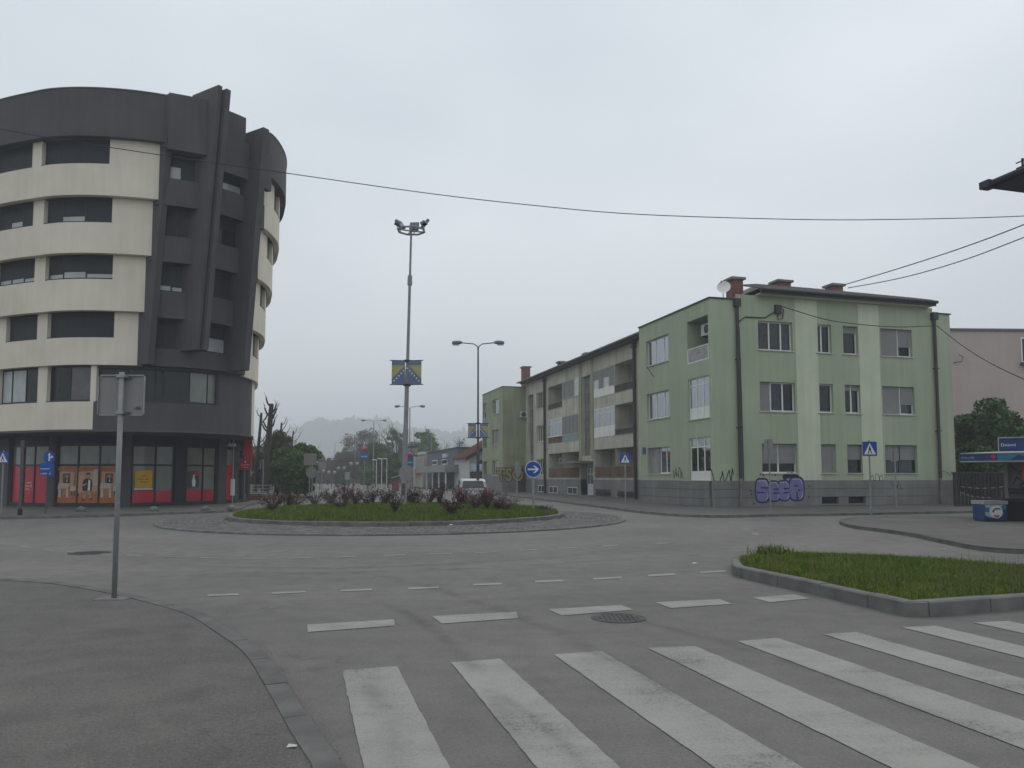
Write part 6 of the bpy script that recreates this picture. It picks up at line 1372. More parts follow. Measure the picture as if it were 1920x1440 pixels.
# three white flag poles and far globe lamps
for i, (px, yt, lb) in enumerate(((706, 862, 'leftmost of three white hooked poles by the far street'), (716, 860, 'middle one of three white hooked poles by the far street'), (725.5, 860, 'rightmost of three white hooked poles by the far street'))):
    D = 70 + i; a = aty(px, yt, D); t = thing('flag_pole', lb, 'flag pole', (a[0], D, 0), group='white hooked poles')
    part(t, 'pole', MB().cyl((a[0], D, 0), a, 0.035, 0.03, 10), M_swhite); part(t, 'hook', MB().cyl(a, (a[0] - 0.4, D, a[2]), 0.04, n=8), M_swhite)
for px, py, D, lb in ((600, 886, 95, 'pale globe lamp cluster at the left end of the far row'), (622, 888, 105, 'pale globe lamp cluster second from the left in the far row'), (640, 880, 110, 'pale globe lamp pair in the middle of the far row'), (664, 872, 100, 'pale globe lamp pair at the right end of the far row')):
    a = aty(px, py, D); t = thing('globe_lamp', lb, 'street lamp', (a[0], D, 0), group='globe lamps along the far street'); part(t, 'post', MB().cyl((a[0], D, 0), (a[0], D, a[2] - 0.1), 0.05, n=8), M_poled)
    for s in (-1, 1):
        part(t, 'globe', MB().lathe([(0.02, -.24), (.17, -.17), (.24, 0), (.17, .17), (.02, .24)], (a[0] + s * .4, D, a[2] + .15), 12), mat('globe_opal', (0.3, 0.3, 0.29), 0.4), smooth=True); part(t, 'arm', MB().cyl((a[0], D, a[2] - .15), (a[0] + s * .4, D, a[2] - .08), 0.03, n=6), M_poled)
# railing and hooped pole beyond the rounded block
t = thing('railing', 'light steel railing beside the steps behind the rounded block', 'railing', (-19.3, 56, 0.1)); D = 55
x0, x1 = aty(460, 920, D)[0], aty(508, 920, D)[0]
for i, yy in enumerate((910, 916, 922, 927.5)): z_ = aty(480, yy, D)[2]; part(t, 'rail', MB().cyl((x0, D, z_), (x1, D, z_), 0.025, n=8), M_metal)
for k in range(4): xx = x0 + (x1 - x0) * k / 3; part(t, 'post', MB().cyl((xx, D, 0.1), (xx, D, aty(480, 908, D)[2]), 0.03, n=8), M_metal)
D = 50; a = aty(492, 862, D); b_ = aty(487.5, 880, D); t = thing('hooped_post', 'pale steel post with bent top beside the railing', 'post', (a[0], D, 0.1)); part(t, 'post', MB().tube([(a[0] + .06, D, 0.1), (a[0] + .06, D, a[2] - .15), (a[0] - .0, D, a[2]), (a[0] - .12, D, a[2] - .05), (b_[0], D, b_[2])], 0.05, 10), M_metal); part(t, 'foot_plate', MB().box(a[0] - .1, a[0] + .2, D - .15, D + .15, 0.1, 0.13), M_metal)
st_ = thing('steps', 'low dark brick steps below the steel railing', 'steps', (-19, 53, 0.1))
for i in range(3): part(st_, 'step', MB().box(aty(452, 930, 51)[0], aty(492, 930, 51)[0], 50.5 + i * .4, 54, 0.1 + i * .14, 0.238 + i * .14), M_brick if i < 2 else M_conc)

# ------------------------------------------------------------------ overhead cables
M_cable = mat('cable_black', (0.02, 0.021, 0.024), 0.6)
def cable(label, pts, D0, D1, r):
    n = len(pts); P = [Vector(aty(x, y, D0 + (D1 - D0) * i / (n - 1))) for i, (x, y) in enumerate(pts)]
    fine = []
    for i in range(n - 1):
        for k in range(6):
            t = k / 6; p0, p1, p2, p3 = P[max(0, i - 1)], P[i], P[i + 1], P[min(n - 1, i + 2)]
            fine.append(0.5 * ((2 * p1) + (p2 - p0) * t + (2 * p0 - 5 * p1 + 4 * p2 - p3) * t * t + (3 * p1 - p0 - 3 * p2 + p3) * t ** 3))
    fine.append(P[-1]); solo('overhead_cable', MB().tube(fine, r, 6), M_cable, label, 'cable', base=tuple(fine[0]))
cable('long overhead cable crossing the whole sky in front of both blocks', [(-300, 178), (0, 242), (270, 286), (540, 325), (800, 362), (1000, 385), (1200, 402), (1500, 411.5), (1700, 411), (1920, 405), (2200, 388)], 26, 26, 0.0145)
cable('upper of two wires rising right from the green roof', [(1583, 534), (1680, 505), (1800, 466), (1920, 421), (2100, 345)], 42, 26, 0.024)
cable('lower of two wires rising right from the green roof', [(1590, 540), (1690, 521), (1800, 490), (1920, 445), (2100, 372)], 42, 26, 0.022)
cable('thin wire sagging across the upper windows of the green facade', [(1462, 573), (1540, 597), (1600, 607), (1680, 613), (1748, 611)], 37.9, 40.6, 0.02)
cable('thin wire falling right from the far downpipe of the green facade', [(1757, 611), (1800, 645), (1850, 677), (1920, 711), (2050, 765)], 40.6, 33, 0.02)

# ------------------------------------------------------------------ barberry shrubs on the island
M_barb = mat('barberry_leaf', (0.045, 0.013, 0.017), 0.6, col2=(0.105, 0.025, 0.03), scale=6, spec=0.3)
M_barbg = mat('barberry_leaf_dark', (0.040, 0.030, 0.022), 0.6, col2=(0.085, 0.040, 0.032), scale=6, spec=0.3)
M_twig = mat('shrub_twig', (0.045, 0.03, 0.025), 0.8)
def shrub_mesh(seed, h, spread, nst, leaves, size):
    rn = random.Random(seed); tw = MB(); V = []; Fc = []
    for i in range(nst):
        a = rn.uniform(0, 6.283); out = spread * math.sqrt(rn.random()); L = h * rn.uniform(.7, 1.05); b0 = (rn.uniform(-.06, .06), rn.uniform(-.06, .06), 0)
        pts = []
        for k in range(5):
            t = k / 4; o_ = out * t ** 1.35; pts.append((b0[0] + math.cos(a) * o_ + rn.uniform(-.02, .02), b0[1] + math.sin(a) * o_ + rn.uniform(-.02, .02), L * t - 0.12 * out * t * t))
        tw.tube(pts, [0.011, 0.009, 0.007, 0.005, 0.003], 4)
        for j in range(leaves):
            t = 0.28 + 0.72 * rn.random() ** .8; k = min(3, int(t * 4)); f = t * 4 - k; p = Vector(pts[k]).lerp(Vector(pts[k + 1]), f) + Vector((rn.gauss(0, .03), rn.gauss(0, .03), rn.gauss(0, .03)))
            d = Vector((rn.gauss(0, 1), rn.gauss(0, 1), rn.gauss(.3, 1))).normalized(); e = d.orthogonal().normalized(); s = size * rn.uniform(.6, 1.3); b = len(V)
            V += [p, p + d * s * .5 + e * s * .32, p + d * s, p + d * s * .5 - e * s * .32]; Fc.append((b, b + 1, b + 2, b + 3))
    return tw.mesh('stems'), np_mesh('foliage', [tuple(v) for v in V], Fc)
protos = []
for i, (h, sp, ns, lv) in enumerate(((1.15, 0.9, 36, 25), (1.0, 0.8, 30, 23), (1.3, 0.65, 26, 26), (0.95, 1.0, 36, 18))):
    a, b = shrub_mesh(40 + i, h, sp, ns, lv, 0.075); a.materials.append(M_twig); protos.append((a, b))
for p in protos: p[1].materials.append(M_barb)
SH = [(770, 940, 0, 'r', 'greenish dark barberry shrub right of the mast foot, near the island front'), (848, 952, 1, 'r', 'broad burgundy barberry shrub standing in the front row right of the mast'), (640, 944, 3, 'd', 'leggy dark barberry shrub in the front row left of the mast'), (740, 950, 2, 'd', 'upright dark barberry shrub directly before the mast foot'),
      (555, 940, 3, 'd', 'dark barberry shrub left of the front row'), (512, 942, 1, 'd', 'small dark barberry shrub at the left end of the island'), (592, 937, 1, 'd', None), (668, 938, 0, 'r', None), (700, 936, 2, 'r', None), (722, 936, 0, 'r', None), (620, 935, 0, 'd', None), (690, 940, 1, 'r', None), (648, 936, 2, 'r', None),
      (780, 936, 3, 'r', None), (805, 937, 0, 'r', None), (826, 936, 2, 'r', None), (868, 940, 0, 'r', None), (890, 944, 1, 'r', 'red barberry shrub below the dark street lamp'), (912, 946, 2, 'r', 'red upright barberry shrub right of the dark street lamp'), (935, 942, 1, 'r', None), (948, 944, 3, 'd', 'sparse dark barberry shrub left of the edge-on round sign'), (1020, 952, 3, 'd', 'low dark twiggy shrub right beside the blue arrow sign post'), (878, 936, 3, 'r', None), (905, 938, 0, 'r', None), (540, 937, 0, 'd', None)]
rn = random.Random(11)
M_b2 = {}
ORD = ['first', 'second', 'third', 'fourth', 'fifth', 'sixth', 'seventh', 'eighth', 'ninth', 'tenth', 'eleventh', 'twelfth', 'thirteenth', 'fourteenth', 'fifteenth', 'sixteenth']
backrow = sorted(s_[0] for s_ in SH if not s_[4])
for i, (px, py, k, c, lb) in enumerate(SH):
    D = RC[1] + (-4.6 if py > 948 else (-2.2 if py > 941 else (0.6 if i % 2 else 2.2))); x = (px - 960) / FOC * D * 1.0
    if math.hypot(x - RC[0], D - RC[1]) > RI - 0.35:
        D = RC[1] + math.sqrt(max(0, (RI - .5) ** 2 - (x - RC[0]) ** 2)) * (1 if D > RC[1] else -1) * .6; x = (px - 960) / FOC * D
    t = thing('barberry_shrub', lb or ('%s barberry shrub in the back row on the island, %s from the left' % ('burgundy' if c == 'r' else 'dark', ORD[backrow.index(px)])), 'shrub', (x, D, float(mound_z(x, D)) - 0.02), rn.uniform(0, 6.28), 'barberry shrubs on the roundabout')
    s = rn.uniform(.6, .78) * (0.6 if px == 1020 else 1.0); t.scale = (s * rn.uniform(.9, 1.15), s, s)
    a = bpy.data.objects.new('stems', protos[k][0]); COL.objects.link(a); a.parent = t
    f = bpy.data.objects.new('foliage', protos[k][1]); COL.objects.link(f); f.parent = t
    if c == 'd':
        f.material_slots[0].link = 'OBJECT'; f.material_slots[0].material = M_barbg

# ------------------------------------------------------------------ silver hatchback beyond the island
M_car = mat('silver_car_paint', (0.32, 0.33, 0.34), 0.3, var=0.03, spec=0.6, metal=0.3)
M_cgl = mat('car_glass', (0.02, 0.025, 0.025), 0.05, spec=0.7)
M_tyre = mat('tyre_rubber', (0.02, 0.02, 0.02), 0.8)
M_tail = mat('tail_light_red', (0.45, 0.02, 0.03), 0.2, spec=0.6)
cx_, cy_ = aty(884, 930, 46.5)[:2]; ca = R(-16 + 22)
car = thing('parked_car', 'silver hatchback seen from behind past the island shrubs', 'car', (cx_, cy_, 0.0), ca)
# local: +y forward, rear at y=-2
prof = [(-2.0, .32), (-2.02, .62), (-1.98, .92), (-1.78, 1.34), (-1.55, 1.45), (-.6, 1.50), (.15, 1.45), (.95, .98), (1.75, .82), (1.95, .6), (1.95, .32)]
def hull(sections):
    mb = MB(); n = len(sections[0]); vs = [p for s in sections for p in s]; fs = []
    for i in range(len(sections) - 1):
        for k in range(n): fs.append((i * n + k, i * n + (k + 1) % n, (i + 1) * n + (k + 1) % n, (i + 1) * n + k))
    fs += [tuple(range(n - 1, -1, -1)), tuple(range((len(sections) - 1) * n, len(sections) * n))]; return mb.add(vs, fs)
secs = []
for xx, ins in ((-.84, .22), (-.80, .1), (-.66, 0), (0, -.03), (.66, 0), (.80, .1), (.84, .22)):
    s = []
    for y_, z_ in prof:
        tz = max(0, z_ - .9) * .0
        x2 = xx * (1 - max(0, z_ - .88) * .26); s.append((x2, y_ * (1 - ins * .12), z_ - ins * .12 * (1 if z_ > 1.3 else .2)))
    secs.append(s)
part(car, 'body', hull(secs), M_car, world=False, smooth=False)
def cq(name, pts, m, th=0.02, par=None):
    p = [Vector(q) for q in pts]; nn = (p[1] - p[0]).cross(p[2] - p[0]).normalized(); n = len(p)
    return part(par or car, name, MB().add([tuple(q + nn * .012) for q in p] + [tuple(q + nn * (.012 + th)) for q in p], [tuple(range(n - 1, -1, -1)), tuple(range(n, 2 * n))] + [(i, (i + 1) % n, n + (i + 1) % n, n + i) for i in range(n)]), m, world=False)
rw = cq('rear_window', [(-.64, -1.97, .98), (.64, -1.97, .98), (.57, -1.79, 1.36), (-.57, -1.79, 1.36)], M_cgl)
part(rw, 'wiper', MB().cyl((0, -2.03, .98), (.3, -1.97, 1.12), 0.012, n=6), M_black, world=False)
for s in (-1, 1):
    x_ = .80 * s; q = [(s * .82, -1.6, .98), (s * .82, .7, .98), (s * .735, .15, 1.38), (s * .735, -1.35, 1.38)]
    cq('side_window', q if s > 0 else q[::-1], M_cgl)
    cq('tail_light', [(s * .62, -2.0, .68), (s * .82, -1.95, .68), (s * .78, -1.9, 1.0), (s * .64, -1.96, 1.0)] if s > 0 else [(s * .62, -2.0, .68), (s * .64, -1.96, 1.0), (s * .78, -1.9, 1.0), (s * .82, -1.95, .68)], M_tail, 0.03)
    part(car, 'mirror', MB().box(s * .92 - .09, s * .92 + .09, .55, .68, .95, 1.1), M_car, world=False)
    for y_ in (-1.25, 1.2):
        w = part(car, 'wheel', MB().cyl((s * .68, y_, .3), (s * .85, y_, .3), .3, n=20), M_tyre, world=False); part(w, 'rim', MB().cyl((s * .851, y_, .3), (s * .862, y_, .3), .19, n=14), M_metal, world=False)
part(car, 'bumper', MB().box(-.80, .80, -2.07, -1.9, .33, .55), M_car, world=False); part(car, 'number_plate', MB().box(-.25, .25, -2.075, -2.03, .6, .71), M_swhite, world=False)
# ------------------------------------------------------------------ kiosk on the right
M_knavy = mat('kiosk_blue', (0.02, 0.05, 0.17), 0.4, var=0.1)
M_klight = mat('kiosk_turquoise', (0.03, 0.22, 0.36), 0.4, var=0.15)
M_kroof = mat('kiosk_roof', (0.42, 0.41, 0.38), 0.6, var=0.1)
M_kshut = mat('kiosk_shutter', (0.16, 0.155, 0.15), 0.6, var=0.1)
K0 = aty(1888, 900, 27.0)[:2]
F = FR(K0, (0.84, -0.54)); Fc = FR((K0[0] + F.n[0] * 1.1, K0[1] + F.n[1] * 1.1), F.u)
def kx(px, py=890, d=None): return F.hit(px, py)[0]
def kz(px, py, d=None): return F.hit(px, py)[1] if d is None else aty(px, py, d)[2]
k = thing('kiosk', 'street kiosk with blue canopy fascia and rolled-down grey shutters', 'kiosk', (*F.pt(1.5, 0, -1)[:2], 0.1))
zk = Fc.hit(1890, 862)[1]
part(k, 'corner_post', MB().fbox(F, -0.08, 0.03, 0.1, zk, -0.05, 0.06), M_pole)
part(k, 'body', MB().fbox(F, 0, 3.6, 0.1, zk, -2.2, -0.06), M_kshut)
xa = 0.0; zt_, zb_ = zk - .12, 1.18
sh = part(k, 'shutter_frame', MB().fbox(F, .03, 3.6, zt_ - .02, zt_ + .08, -0.055, 0.0), M_pole)
z_ = zb_
while z_ < zt_ - 0.06: part(k, 'shutter_slat', MB().fbox(F, .035, 3.55, z_ + .004, z_ + .075, -0.055, -0.03), M_kshut); z_ += 0.08
part(k, 'counter', MB().fbox(F, .02, 3.6, 1.05, 1.17, -0.05, 0.18), M_gut)
part(k, 'red_panel', MB().fbox(F, kx(1916), kx(1916) + .5, kz(1917, 898), kz(1917, 868), -0.02, 0.02), M_redfilm)
# canopy
x0 = Fc.hit(1801, 860)[0]; x1 = x0 + 6.2; z0_, z1_ = Fc.hit(1860, 864)[1], Fc.hit(1860, 850.5)[1]
cp = part(k, 'canopy_fascia', MB().fbox(Fc, x0, x1, z0_, z1_, 0.0, 0.06), M_knavy)
part(cp, 'fascia_edge', MB().fbox(Fc, x0 - .01, x1, z0_ - .04, z0_ - .002, -.02, 0.08), M_kroof); part(cp, 'fascia_edge', MB().fbox(Fc, x0 - .01, x1, z1_ + .002, z1_ + .025, -.02, 0.08), M_kroof)
cu = lambda px: Fc.hit(px, 857)[0]
part(cp, 'fascia_picture', MB().fbox(Fc, cu(1870), x1, z0_ + .01, z1_ - .01, .061, .066), M_klight)
part(cp, 'picture_wave', MB().fpoly(Fc, [(cu(1893), z0_ + .02), (cu(1893) + .25, z1_ - .05), (cu(1893) + .45, z0_ + .14), (cu(1893) + .6, z1_ - .03), (cu(1893) + .75, z0_ + .02)], .067, .069), M_knavy)
part(cp, 'lettering', blur_text(Fc, cu(1815), (z0_ + z1_) / 2, .062, 0.42, 0.09, 8), mat('kiosk_print_pale', (0.3, 0.36, 0.42), 0.5))
part(cp, 'red_spot', MB().fpoly(Fc, disc(Fc, cu(1863), (z0_ + z1_) / 2 + .02, 0.07, 0, 0, 14), .068, .072), mat('ball_red', (0.5, 0.03, 0.08)))
# low canopy roof rising towards the sign
P = Fc.pt; zr = z1_ + .03; zh = Fc.hit(1873, 845.5)[1]; uh = Fc.hit(1873, 846)[0]
part(k, 'canopy_roof', MB().add([P(x0 + .02, zr, .02), P(x1, zr, .02), P(x1, zh, -.8), P(uh, zh, -.8), P(x0 + .02, zr, -3.2), P(x1, zr, -3.2), P(x1, zh, -2.4), P(uh, zh, -2.4)], [(0, 1, 2, 3), (0, 3, 7, 4), (4, 7, 6, 5), (3, 2, 6, 7), (0, 4, 5, 1)]), M_kroof)
part(k, 'canopy_soffit', MB().fbox(Fc, x0 + .03, x1, z0_ + .0, z0_ + .04, -3.2, -.03), M_gut)
# roof sign
sx0 = F.hit(1873, 833)[0]; s0_, s1_ = F.hit(1890, 845)[1], F.hit(1890, 821.5)[1]
sb = part(k, 'roof_sign', MB().fbox(F, sx0, sx0 + 3.6, s0_, s1_, -.2, 0.0), M_knavy)
part(sb, 'sign_edge', MB().fbox(F, sx0 - .03, sx0 + 3.6, s1_ + .002, s1_ + .035, -.22, 0.02), M_kroof); part(sb, 'sign_edge', MB().fbox(F, sx0 - .03, sx0 - .002, s0_, s1_, -.22, 0.02), M_kroof)
part(sb, 'lettering', text_on(F, (F.hit(1879, 833)[0] + F.hit(1902, 833)[0]) / 2, (s0_ + s1_) / 2 - .02, 0.004, 'Dnevni', 0.155), M_swhite)
tgm = MB(); rn = random.Random(21)
for j in range(16):
    a_, b_ = xa + .15 + rn.random() * 1.0, 1.25 + rn.random() * .65; c_, d_ = a_ + rn.uniform(-.3, .3), b_ + rn.uniform(-.28, .28)
    l = max(.01, math.hypot(c_ - a_, d_ - b_)); q_, w_ = -(d_ - b_) / l * .018, (c_ - a_) / l * .018
    tgm.add([F.pt(a_ + q_, b_ + w_, -.028), F.pt(a_ - q_, b_ - w_, -.028), F.pt(c_ - q_, d_ - w_, -.028), F.pt(c_ + q_, d_ + w_, -.028)], [(0, 1, 2, 3)])
part(k, 'graffiti_tag', tgm, M_blk)
# ice-cream chest freezer
fb = gz(1845, 978, 0.1); FF = FR((fb[0], fb[1]), (1, -0.04)); fw = 44 / FOC * fb[1]; fh = aty(1860, 939, fb[1])[2]
fz = thing('chest_freezer', 'blue and white ice cream chest freezer in front of the kiosk', 'freezer', (*fb, 0.1))
part(fz, 'cabinet', MB().fbox(FF, 0.03, fw - .03, 0.14, fh - .12, -0.7, 0.0), M_knavy)
part(fz, 'base', MB().fbox(FF, 0.06, fw - .06, 0.1, 0.139, -0.68, -0.03), M_black)
part(fz, 'lid', MB().fbox(FF, 0.0, fw, fh - .118, fh, -0.73, 0.03), mat('freezer_lid', (0.33, 0.34, 0.33), 0.4))
part(fz, 'front_print', MB().fpoly(FF, [(.05, .3), (.05, fh - .13), (fw * .8, fh - .13), (fw * .68, .46), (fw * .5, .22), (fw * .25, .24)], 0.001, 0.004), mat('freezer_pale', (0.38, 0.52, 0.60), 0.4, var=0.2, scale=2))
part(fz, 'front_print', MB().fpoly(FF, [(fw * .81, fh - .14), (fw - .05, fh - .14), (fw - .05, .5), (fw * .66, .52)], 0.001, 0.004), M_klight)
part(fz, 'front_print', MB().fpoly(FF, [(.05, .42), (.17, .40), (.19, .55), (.05, .58)], 0.005, 0.007), M_klight)
u_, zc = fw * .52, 0.42
part(fz, 'round_emblem', MB().fpoly(FF, disc(FF, u_, zc, 0.21, 0, 0, 28), 0.008, 0.011), M_swhite)
part(fz, 'emblem_stripe', MB().fpoly(FF, [(u_ - .11, zc - .11), (u_ + .12, zc - .11), (u_ + .06, zc - .18), (u_ - .05, zc - .18)], 0.012, 0.014), mat('emblem_pink', (0.45, 0.08, 0.2), 0.4))
part(fz, 'emblem_stroke', MB().fpoly(FF, [(u_ - .14, zc + .02), (u_ - .05, zc + .12), (u_ + .1, zc + .13), (u_ + .18, zc + .06), (u_ + .1, zc + .08), (u_ - .03, zc + .07), (u_ - .1, zc - .03)], 0.012, 0.014), M_poled)
f2 = thing('chest_freezer', 'dark chest freezer half hidden right of the blue ice cream freezer', 'freezer', (fb[0] + fw + .5, fb[1] + .3, 0.1)); FF2 = FR((fb[0] + fw + .02, fb[1] + .25), (1, -0.04))
part(f2, 'cabinet', MB().fbox(FF2, 0, 1.6, 0.12, .72, -.7, 0), M_navy); part(f2, 'lid', MB().fbox(FF2, -.01, 1.62, .722, .84, -.72, .03), M_gut); part(f2, 'base', MB().fbox(FF2, .05, 1.55, .1, .119, -.65, -.05), M_black)
# barrier tape and dark gate between the green block and the kiosk
ga = thing('gate', 'dark slatted gate in the gap between green block and kiosk', 'gate', (22.5, 37.8, 0.1)); Fg = FR((aty(1798, 900, 38.5)[0], 38.5), (1, .1))
part(ga, 'gate_frame', MB().fbox(Fg, -.3, 7, 0.1, .18, -.05, .03).fbox(Fg, -.3, 7, 1.72, 1.8, -.05, .03), M_gut)
for j in range(36): part(ga, 'gate_slat', MB().fbox(Fg, -.3 + j * .2, -.3 + j * .2 + .15, .181, 1.719, -.04, .0), M_black)
for (xa_, ya_, xb_, yb_, lb) in ((1803, 913, 1889, 912, 'upper red and white barrier tape beside the kiosk'), (1803, 925, 1862, 933, 'lower red and white barrier tape beside the kiosk')):
    A, B = aty(xa_, ya_, 34), aty(xb_, yb_, 30); n = 12; t = thing('barrier_tape', lb, 'tape', A)
    for j in range(n):
        a_ = Vector(A).lerp(Vector(B), j / n); b_ = Vector(A).lerp(Vector(B), (j + .96) / n); sag = lambda s: Vector((0, 0, -.08 * 4 * s * (1 - s)))
        a_ += sag(j / n); b_ += sag((j + 1) / n)
        part(t, 'tape_segment', MB().add([a_, b_, b_ + Vector((0, 0, .03)), a_ + Vector((0, 0, .03))], [(0, 1, 2, 3)]), mat('tape_white', (.35, .34, .33), .6) if j % 2 == 0 else mat('tape_red', (.2, .03, .03), .6))
# pink building behind
M_pink = mat('pink_render', (0.45, 0.375, 0.345), 0.9, var=0.06, scale=.5, streak=.06)
p0 = aty(1786, 617, 58); pk = thing('pink_apartment_block', 'plain pink rendered block behind the green one', 'building', (p0[0], 58, 0)); Fp = FR((p0[0] - 3, 58), (1, .05))
part(pk, 'wall', MB().fbox(Fp, 0, 26, 0, p0[2] - .1, -12, 0), M_pink); part(pk, 'coping', MB().fbox(Fp, -.1, 26.1, p0[2] - .099, p0[2] + .08, -12.1, .12), M_cap)
w = Fp.rect(1914, 1935, 633, 680); f = part(pk, 'window', MB().fbox(Fp, w[0], w[1], w[2], w[3], .002, .05), M_upvc); part(f, 'pane', MB().fbox(Fp, w[0] + .1, w[1] - .1, w[2] + .1, w[3] - .1, .051, .06), M_dglass); part(f, 'sill', MB().fbox(Fp, w[0] - .1, w[1] + .1, w[2] - .25, w[2] - .004, .002, .3), M_gut)
br_ = Fp.hit(1795, 680); part(pk, 'wire_bracket', MB().tube([Fp.pt(br_[0] - .3, br_[1], .05), Fp.pt(br_[0] + .15, br_[1] + .05, .3), Fp.pt(br_[0] + .3, br_[1] + .4, .3), Fp.pt(br_[0], br_[1] + .6, .2)], .03), M_gut)
# near house on the right: only its eave corner reaches into the picture
ec = aty(1859, 351, 20.0); KX, KY, ez = ec
def KP(v, w): return (KX + GV[0] * v - GU[0] * w, KY + GV[1] * v - GU[1] * w)      # v along its back eave, w towards the camera
nh = thing('corner_house', 'dark overhanging roof corner of a house at the right edge', 'building', (*KP(5, 5), 0.1))
M_roofd = mat('slate_roof_dark', (0.035, 0.04, 0.055), 0.6, var=.15, scale=3)
part(nh, 'wall', MB().prism(ccw([KP(.95, .95), KP(11, .95), KP(11, 8), KP(.95, 8)]), 0.1, ez - .02), M_old)
part(nh, 'eave_soffit', MB().prism(ccw([KP(0, 0), KP(12, 0), KP(12, 9), KP(0, 9)]), ez, ez + .05), M_roofd)
part(nh, 'roof', MB().add([(*KP(0, 0), ez + .051), (*KP(12, 0), ez + .051), (*KP(12, 9), ez + .051), (*KP(0, 9), ez + .051), (*KP(4.5, 4.5), ez + 2.2), (*KP(7.5, 4.5), ez + 2.2)], [(0, 1, 5, 4), (1, 2, 5), (2, 3, 4, 5), (3, 0, 4)]), M_roofd)
part(nh, 'gutter', MB().tube([(*KP(-.08, -.08), ez + .08), (*KP(12, -.08), ez + .08)], .08, 8), M_roofd); part(nh, 'gutter', MB().tube([(*KP(-.08, .1), ez + .08), (*KP(-.08, 9), ez + .08)], .08, 8), M_roofd)
part(nh, 'gutter_end', MB().prism(ccw([KP(-.2, -.2), KP(.1, -.2), KP(.1, .1), KP(-.2, .1)]), ez - .02, ez + .17), M_roofd)
gp = [(*KP(.25, q), ez) for q in (.75, 3.0)]
sr = part(nh, 'snow_guard', MB().tube([(*KP(.15, .62), ez + .42), (*KP(.15, 4), ez + .42)], .018), M_gut); part(nh, 'snow_guard', MB().tube([(*KP(.15, .62), ez + .28), (*KP(.15, 4), ez + .28)], .018), M_gut)
for q in (.8, 2.2, 3.6): part(sr, 'guard_post', MB().cyl((*KP(.15, q), ez + .06), (*KP(.15, q), ez + .48), .03), M_gut)
FKs = FR(KP(.95, .95), (-GU[0], -GU[1]), (-GV[0], -GV[1]))
for j in range(2):
    for z_ in (1.2, 4.2):
        f = part(nh, 'window', MB().fbox(FKs, 1.2 + j * 2.8, 2.5 + j * 2.8, z_, z_ + 1.4, .002, .05), M_upvc); part(f, 'pane', MB().fbox(FKs, 1.3 + j * 2.8, 2.4 + j * 2.8, z_ + .1, z_ + 1.3, .051, .06), M_dglass)

# ------------------------------------------------------------------ houses along the far street
def sr_(F, u0, u1, z0, z1, n0, n1): return MB().fbox(F, u0, u1, z0, z1, n0, n1)
M_hgrey = mat('house_grey', (0.115, 0.135, 0.155), 0.9, var=.1, scale=.5, streak=.1)
M_hwhite = mat('house_white', (0.5, 0.5, 0.48), 0.9, var=.08)
M_rtile = mat('roof_tile_red', (0.17, 0.075, 0.052), 0.85, var=.25, scale=2.5)
FH = FR(GP(0, 0), GU, (-GV[0], -GV[1]))
g1 = FH.hit(801, 880)[0]; g0 = FH.hit(858, 870)[0]; hz = FH.hit(850, 842)[1]
gh = thing('grey_house', 'grey two-storey flat-roofed house with canopy along the far street', 'building', (*GP(g0, 0), 0)); 
part(gh, 'wall', sr_(FH, g0, g1, 0, hz, -9, 0), M_hgrey); part(gh, 'roof_edge', sr_(FH, g0 - .1, g1 + .1, hz + .001, hz + .18, -9.1, .15), M_gut)
for x0_, x1_, y0_, y1_ in ((811, 820, 863, 872), (829, 839, 861, 871), (811, 820, 876, 886)):
    w = FH.rect(x0_, x1_, y0_, y1_); f = part(gh, 'window', sr_(FH, w[0], w[1], w[2], w[3], .002, .05), M_upvc); part(f, 'pane', sr_(FH, w[0] + .15, w[1] - .15, w[2] + .12, w[3] - .12, .051, .06), M_dglass)
cz0 = FH.hit(840, 886)[1]; c0_, c1_ = FH.hit(868, 880)[0], FH.hit(806, 880)[0]
part(gh, 'canopy', sr_(FH, g0 - 3, g1 - 3, cz0, cz0 + .9, .01, 2.2), mat('canopy_panel', (0.24, 0.245, 0.235), .8, var=.15))
for j in range(5): part(gh, 'canopy_post', sr_(FH, g0 - 2.5 + j * 4.5, g0 - 2.35 + j * 4.5, 0, cz0 - .001, 1.9, 2.05), M_swhite)
w = FH.rect(834, 841, 851, 858); part(gh, 'air_conditioner', sr_(FH, w[0], w[1], w[2], w[3], .01, .35), M_ac)
part(gh, 'shop_front', sr_(FH, g0, g1 - 5, .1, cz0 - .1, .002, .04), M_dark)
wh = thing('gabled_house', 'white house with black bargeboard and red tiled roof beyond the green block', 'building', (*GP(54, 0), 0)); u0_, u1_ = 51.5, g0 - .6
def HP(u, v, z): return (*GP(u, v), z)
ve, vr, vx = -1.0, 4.2, 9.0; zr_ = FH.hit(894, 823)[1] + 1.0; ze_ = zr_ - 3.0
part(wh, 'wall', MB().add([HP(u0_, ve + .5, 0), HP(u0_, vx, 0), HP(u0_, vx, ze_), HP(u0_, vr, zr_ - .15), HP(u0_, ve + .5, ze_), HP(u1_, ve + .5, 0), HP(u1_, vx, 0), HP(u1_, vx, ze_), HP(u1_, vr, zr_ - .15), HP(u1_, ve + .5, ze_)], [(0, 1, 2, 3, 4), (9, 8, 7, 6, 5), (0, 4, 9, 5), (1, 6, 7, 2)]), M_hwhite)
rr_ = part(wh, 'roof', MB().add([HP(u0_ - .5, ve, ze_ - .1), HP(u1_, ve, ze_ - .1), HP(u1_, vr, zr_), HP(u0_ - .5, vr, zr_), HP(u0_ - .5, vx + .5, ze_ - .1), HP(u1_, vx + .5, ze_ - .1)], [(0, 1, 2, 3), (3, 2, 5, 4)]), M_rtile)
tl = MB()
for j in range(28): u = u0_ - .3 + j * (u1_ - u0_) / 28; tl.cyl(HP(u, ve, ze_ - .06), HP(u, vr, zr_ + .04), .09, n=5)
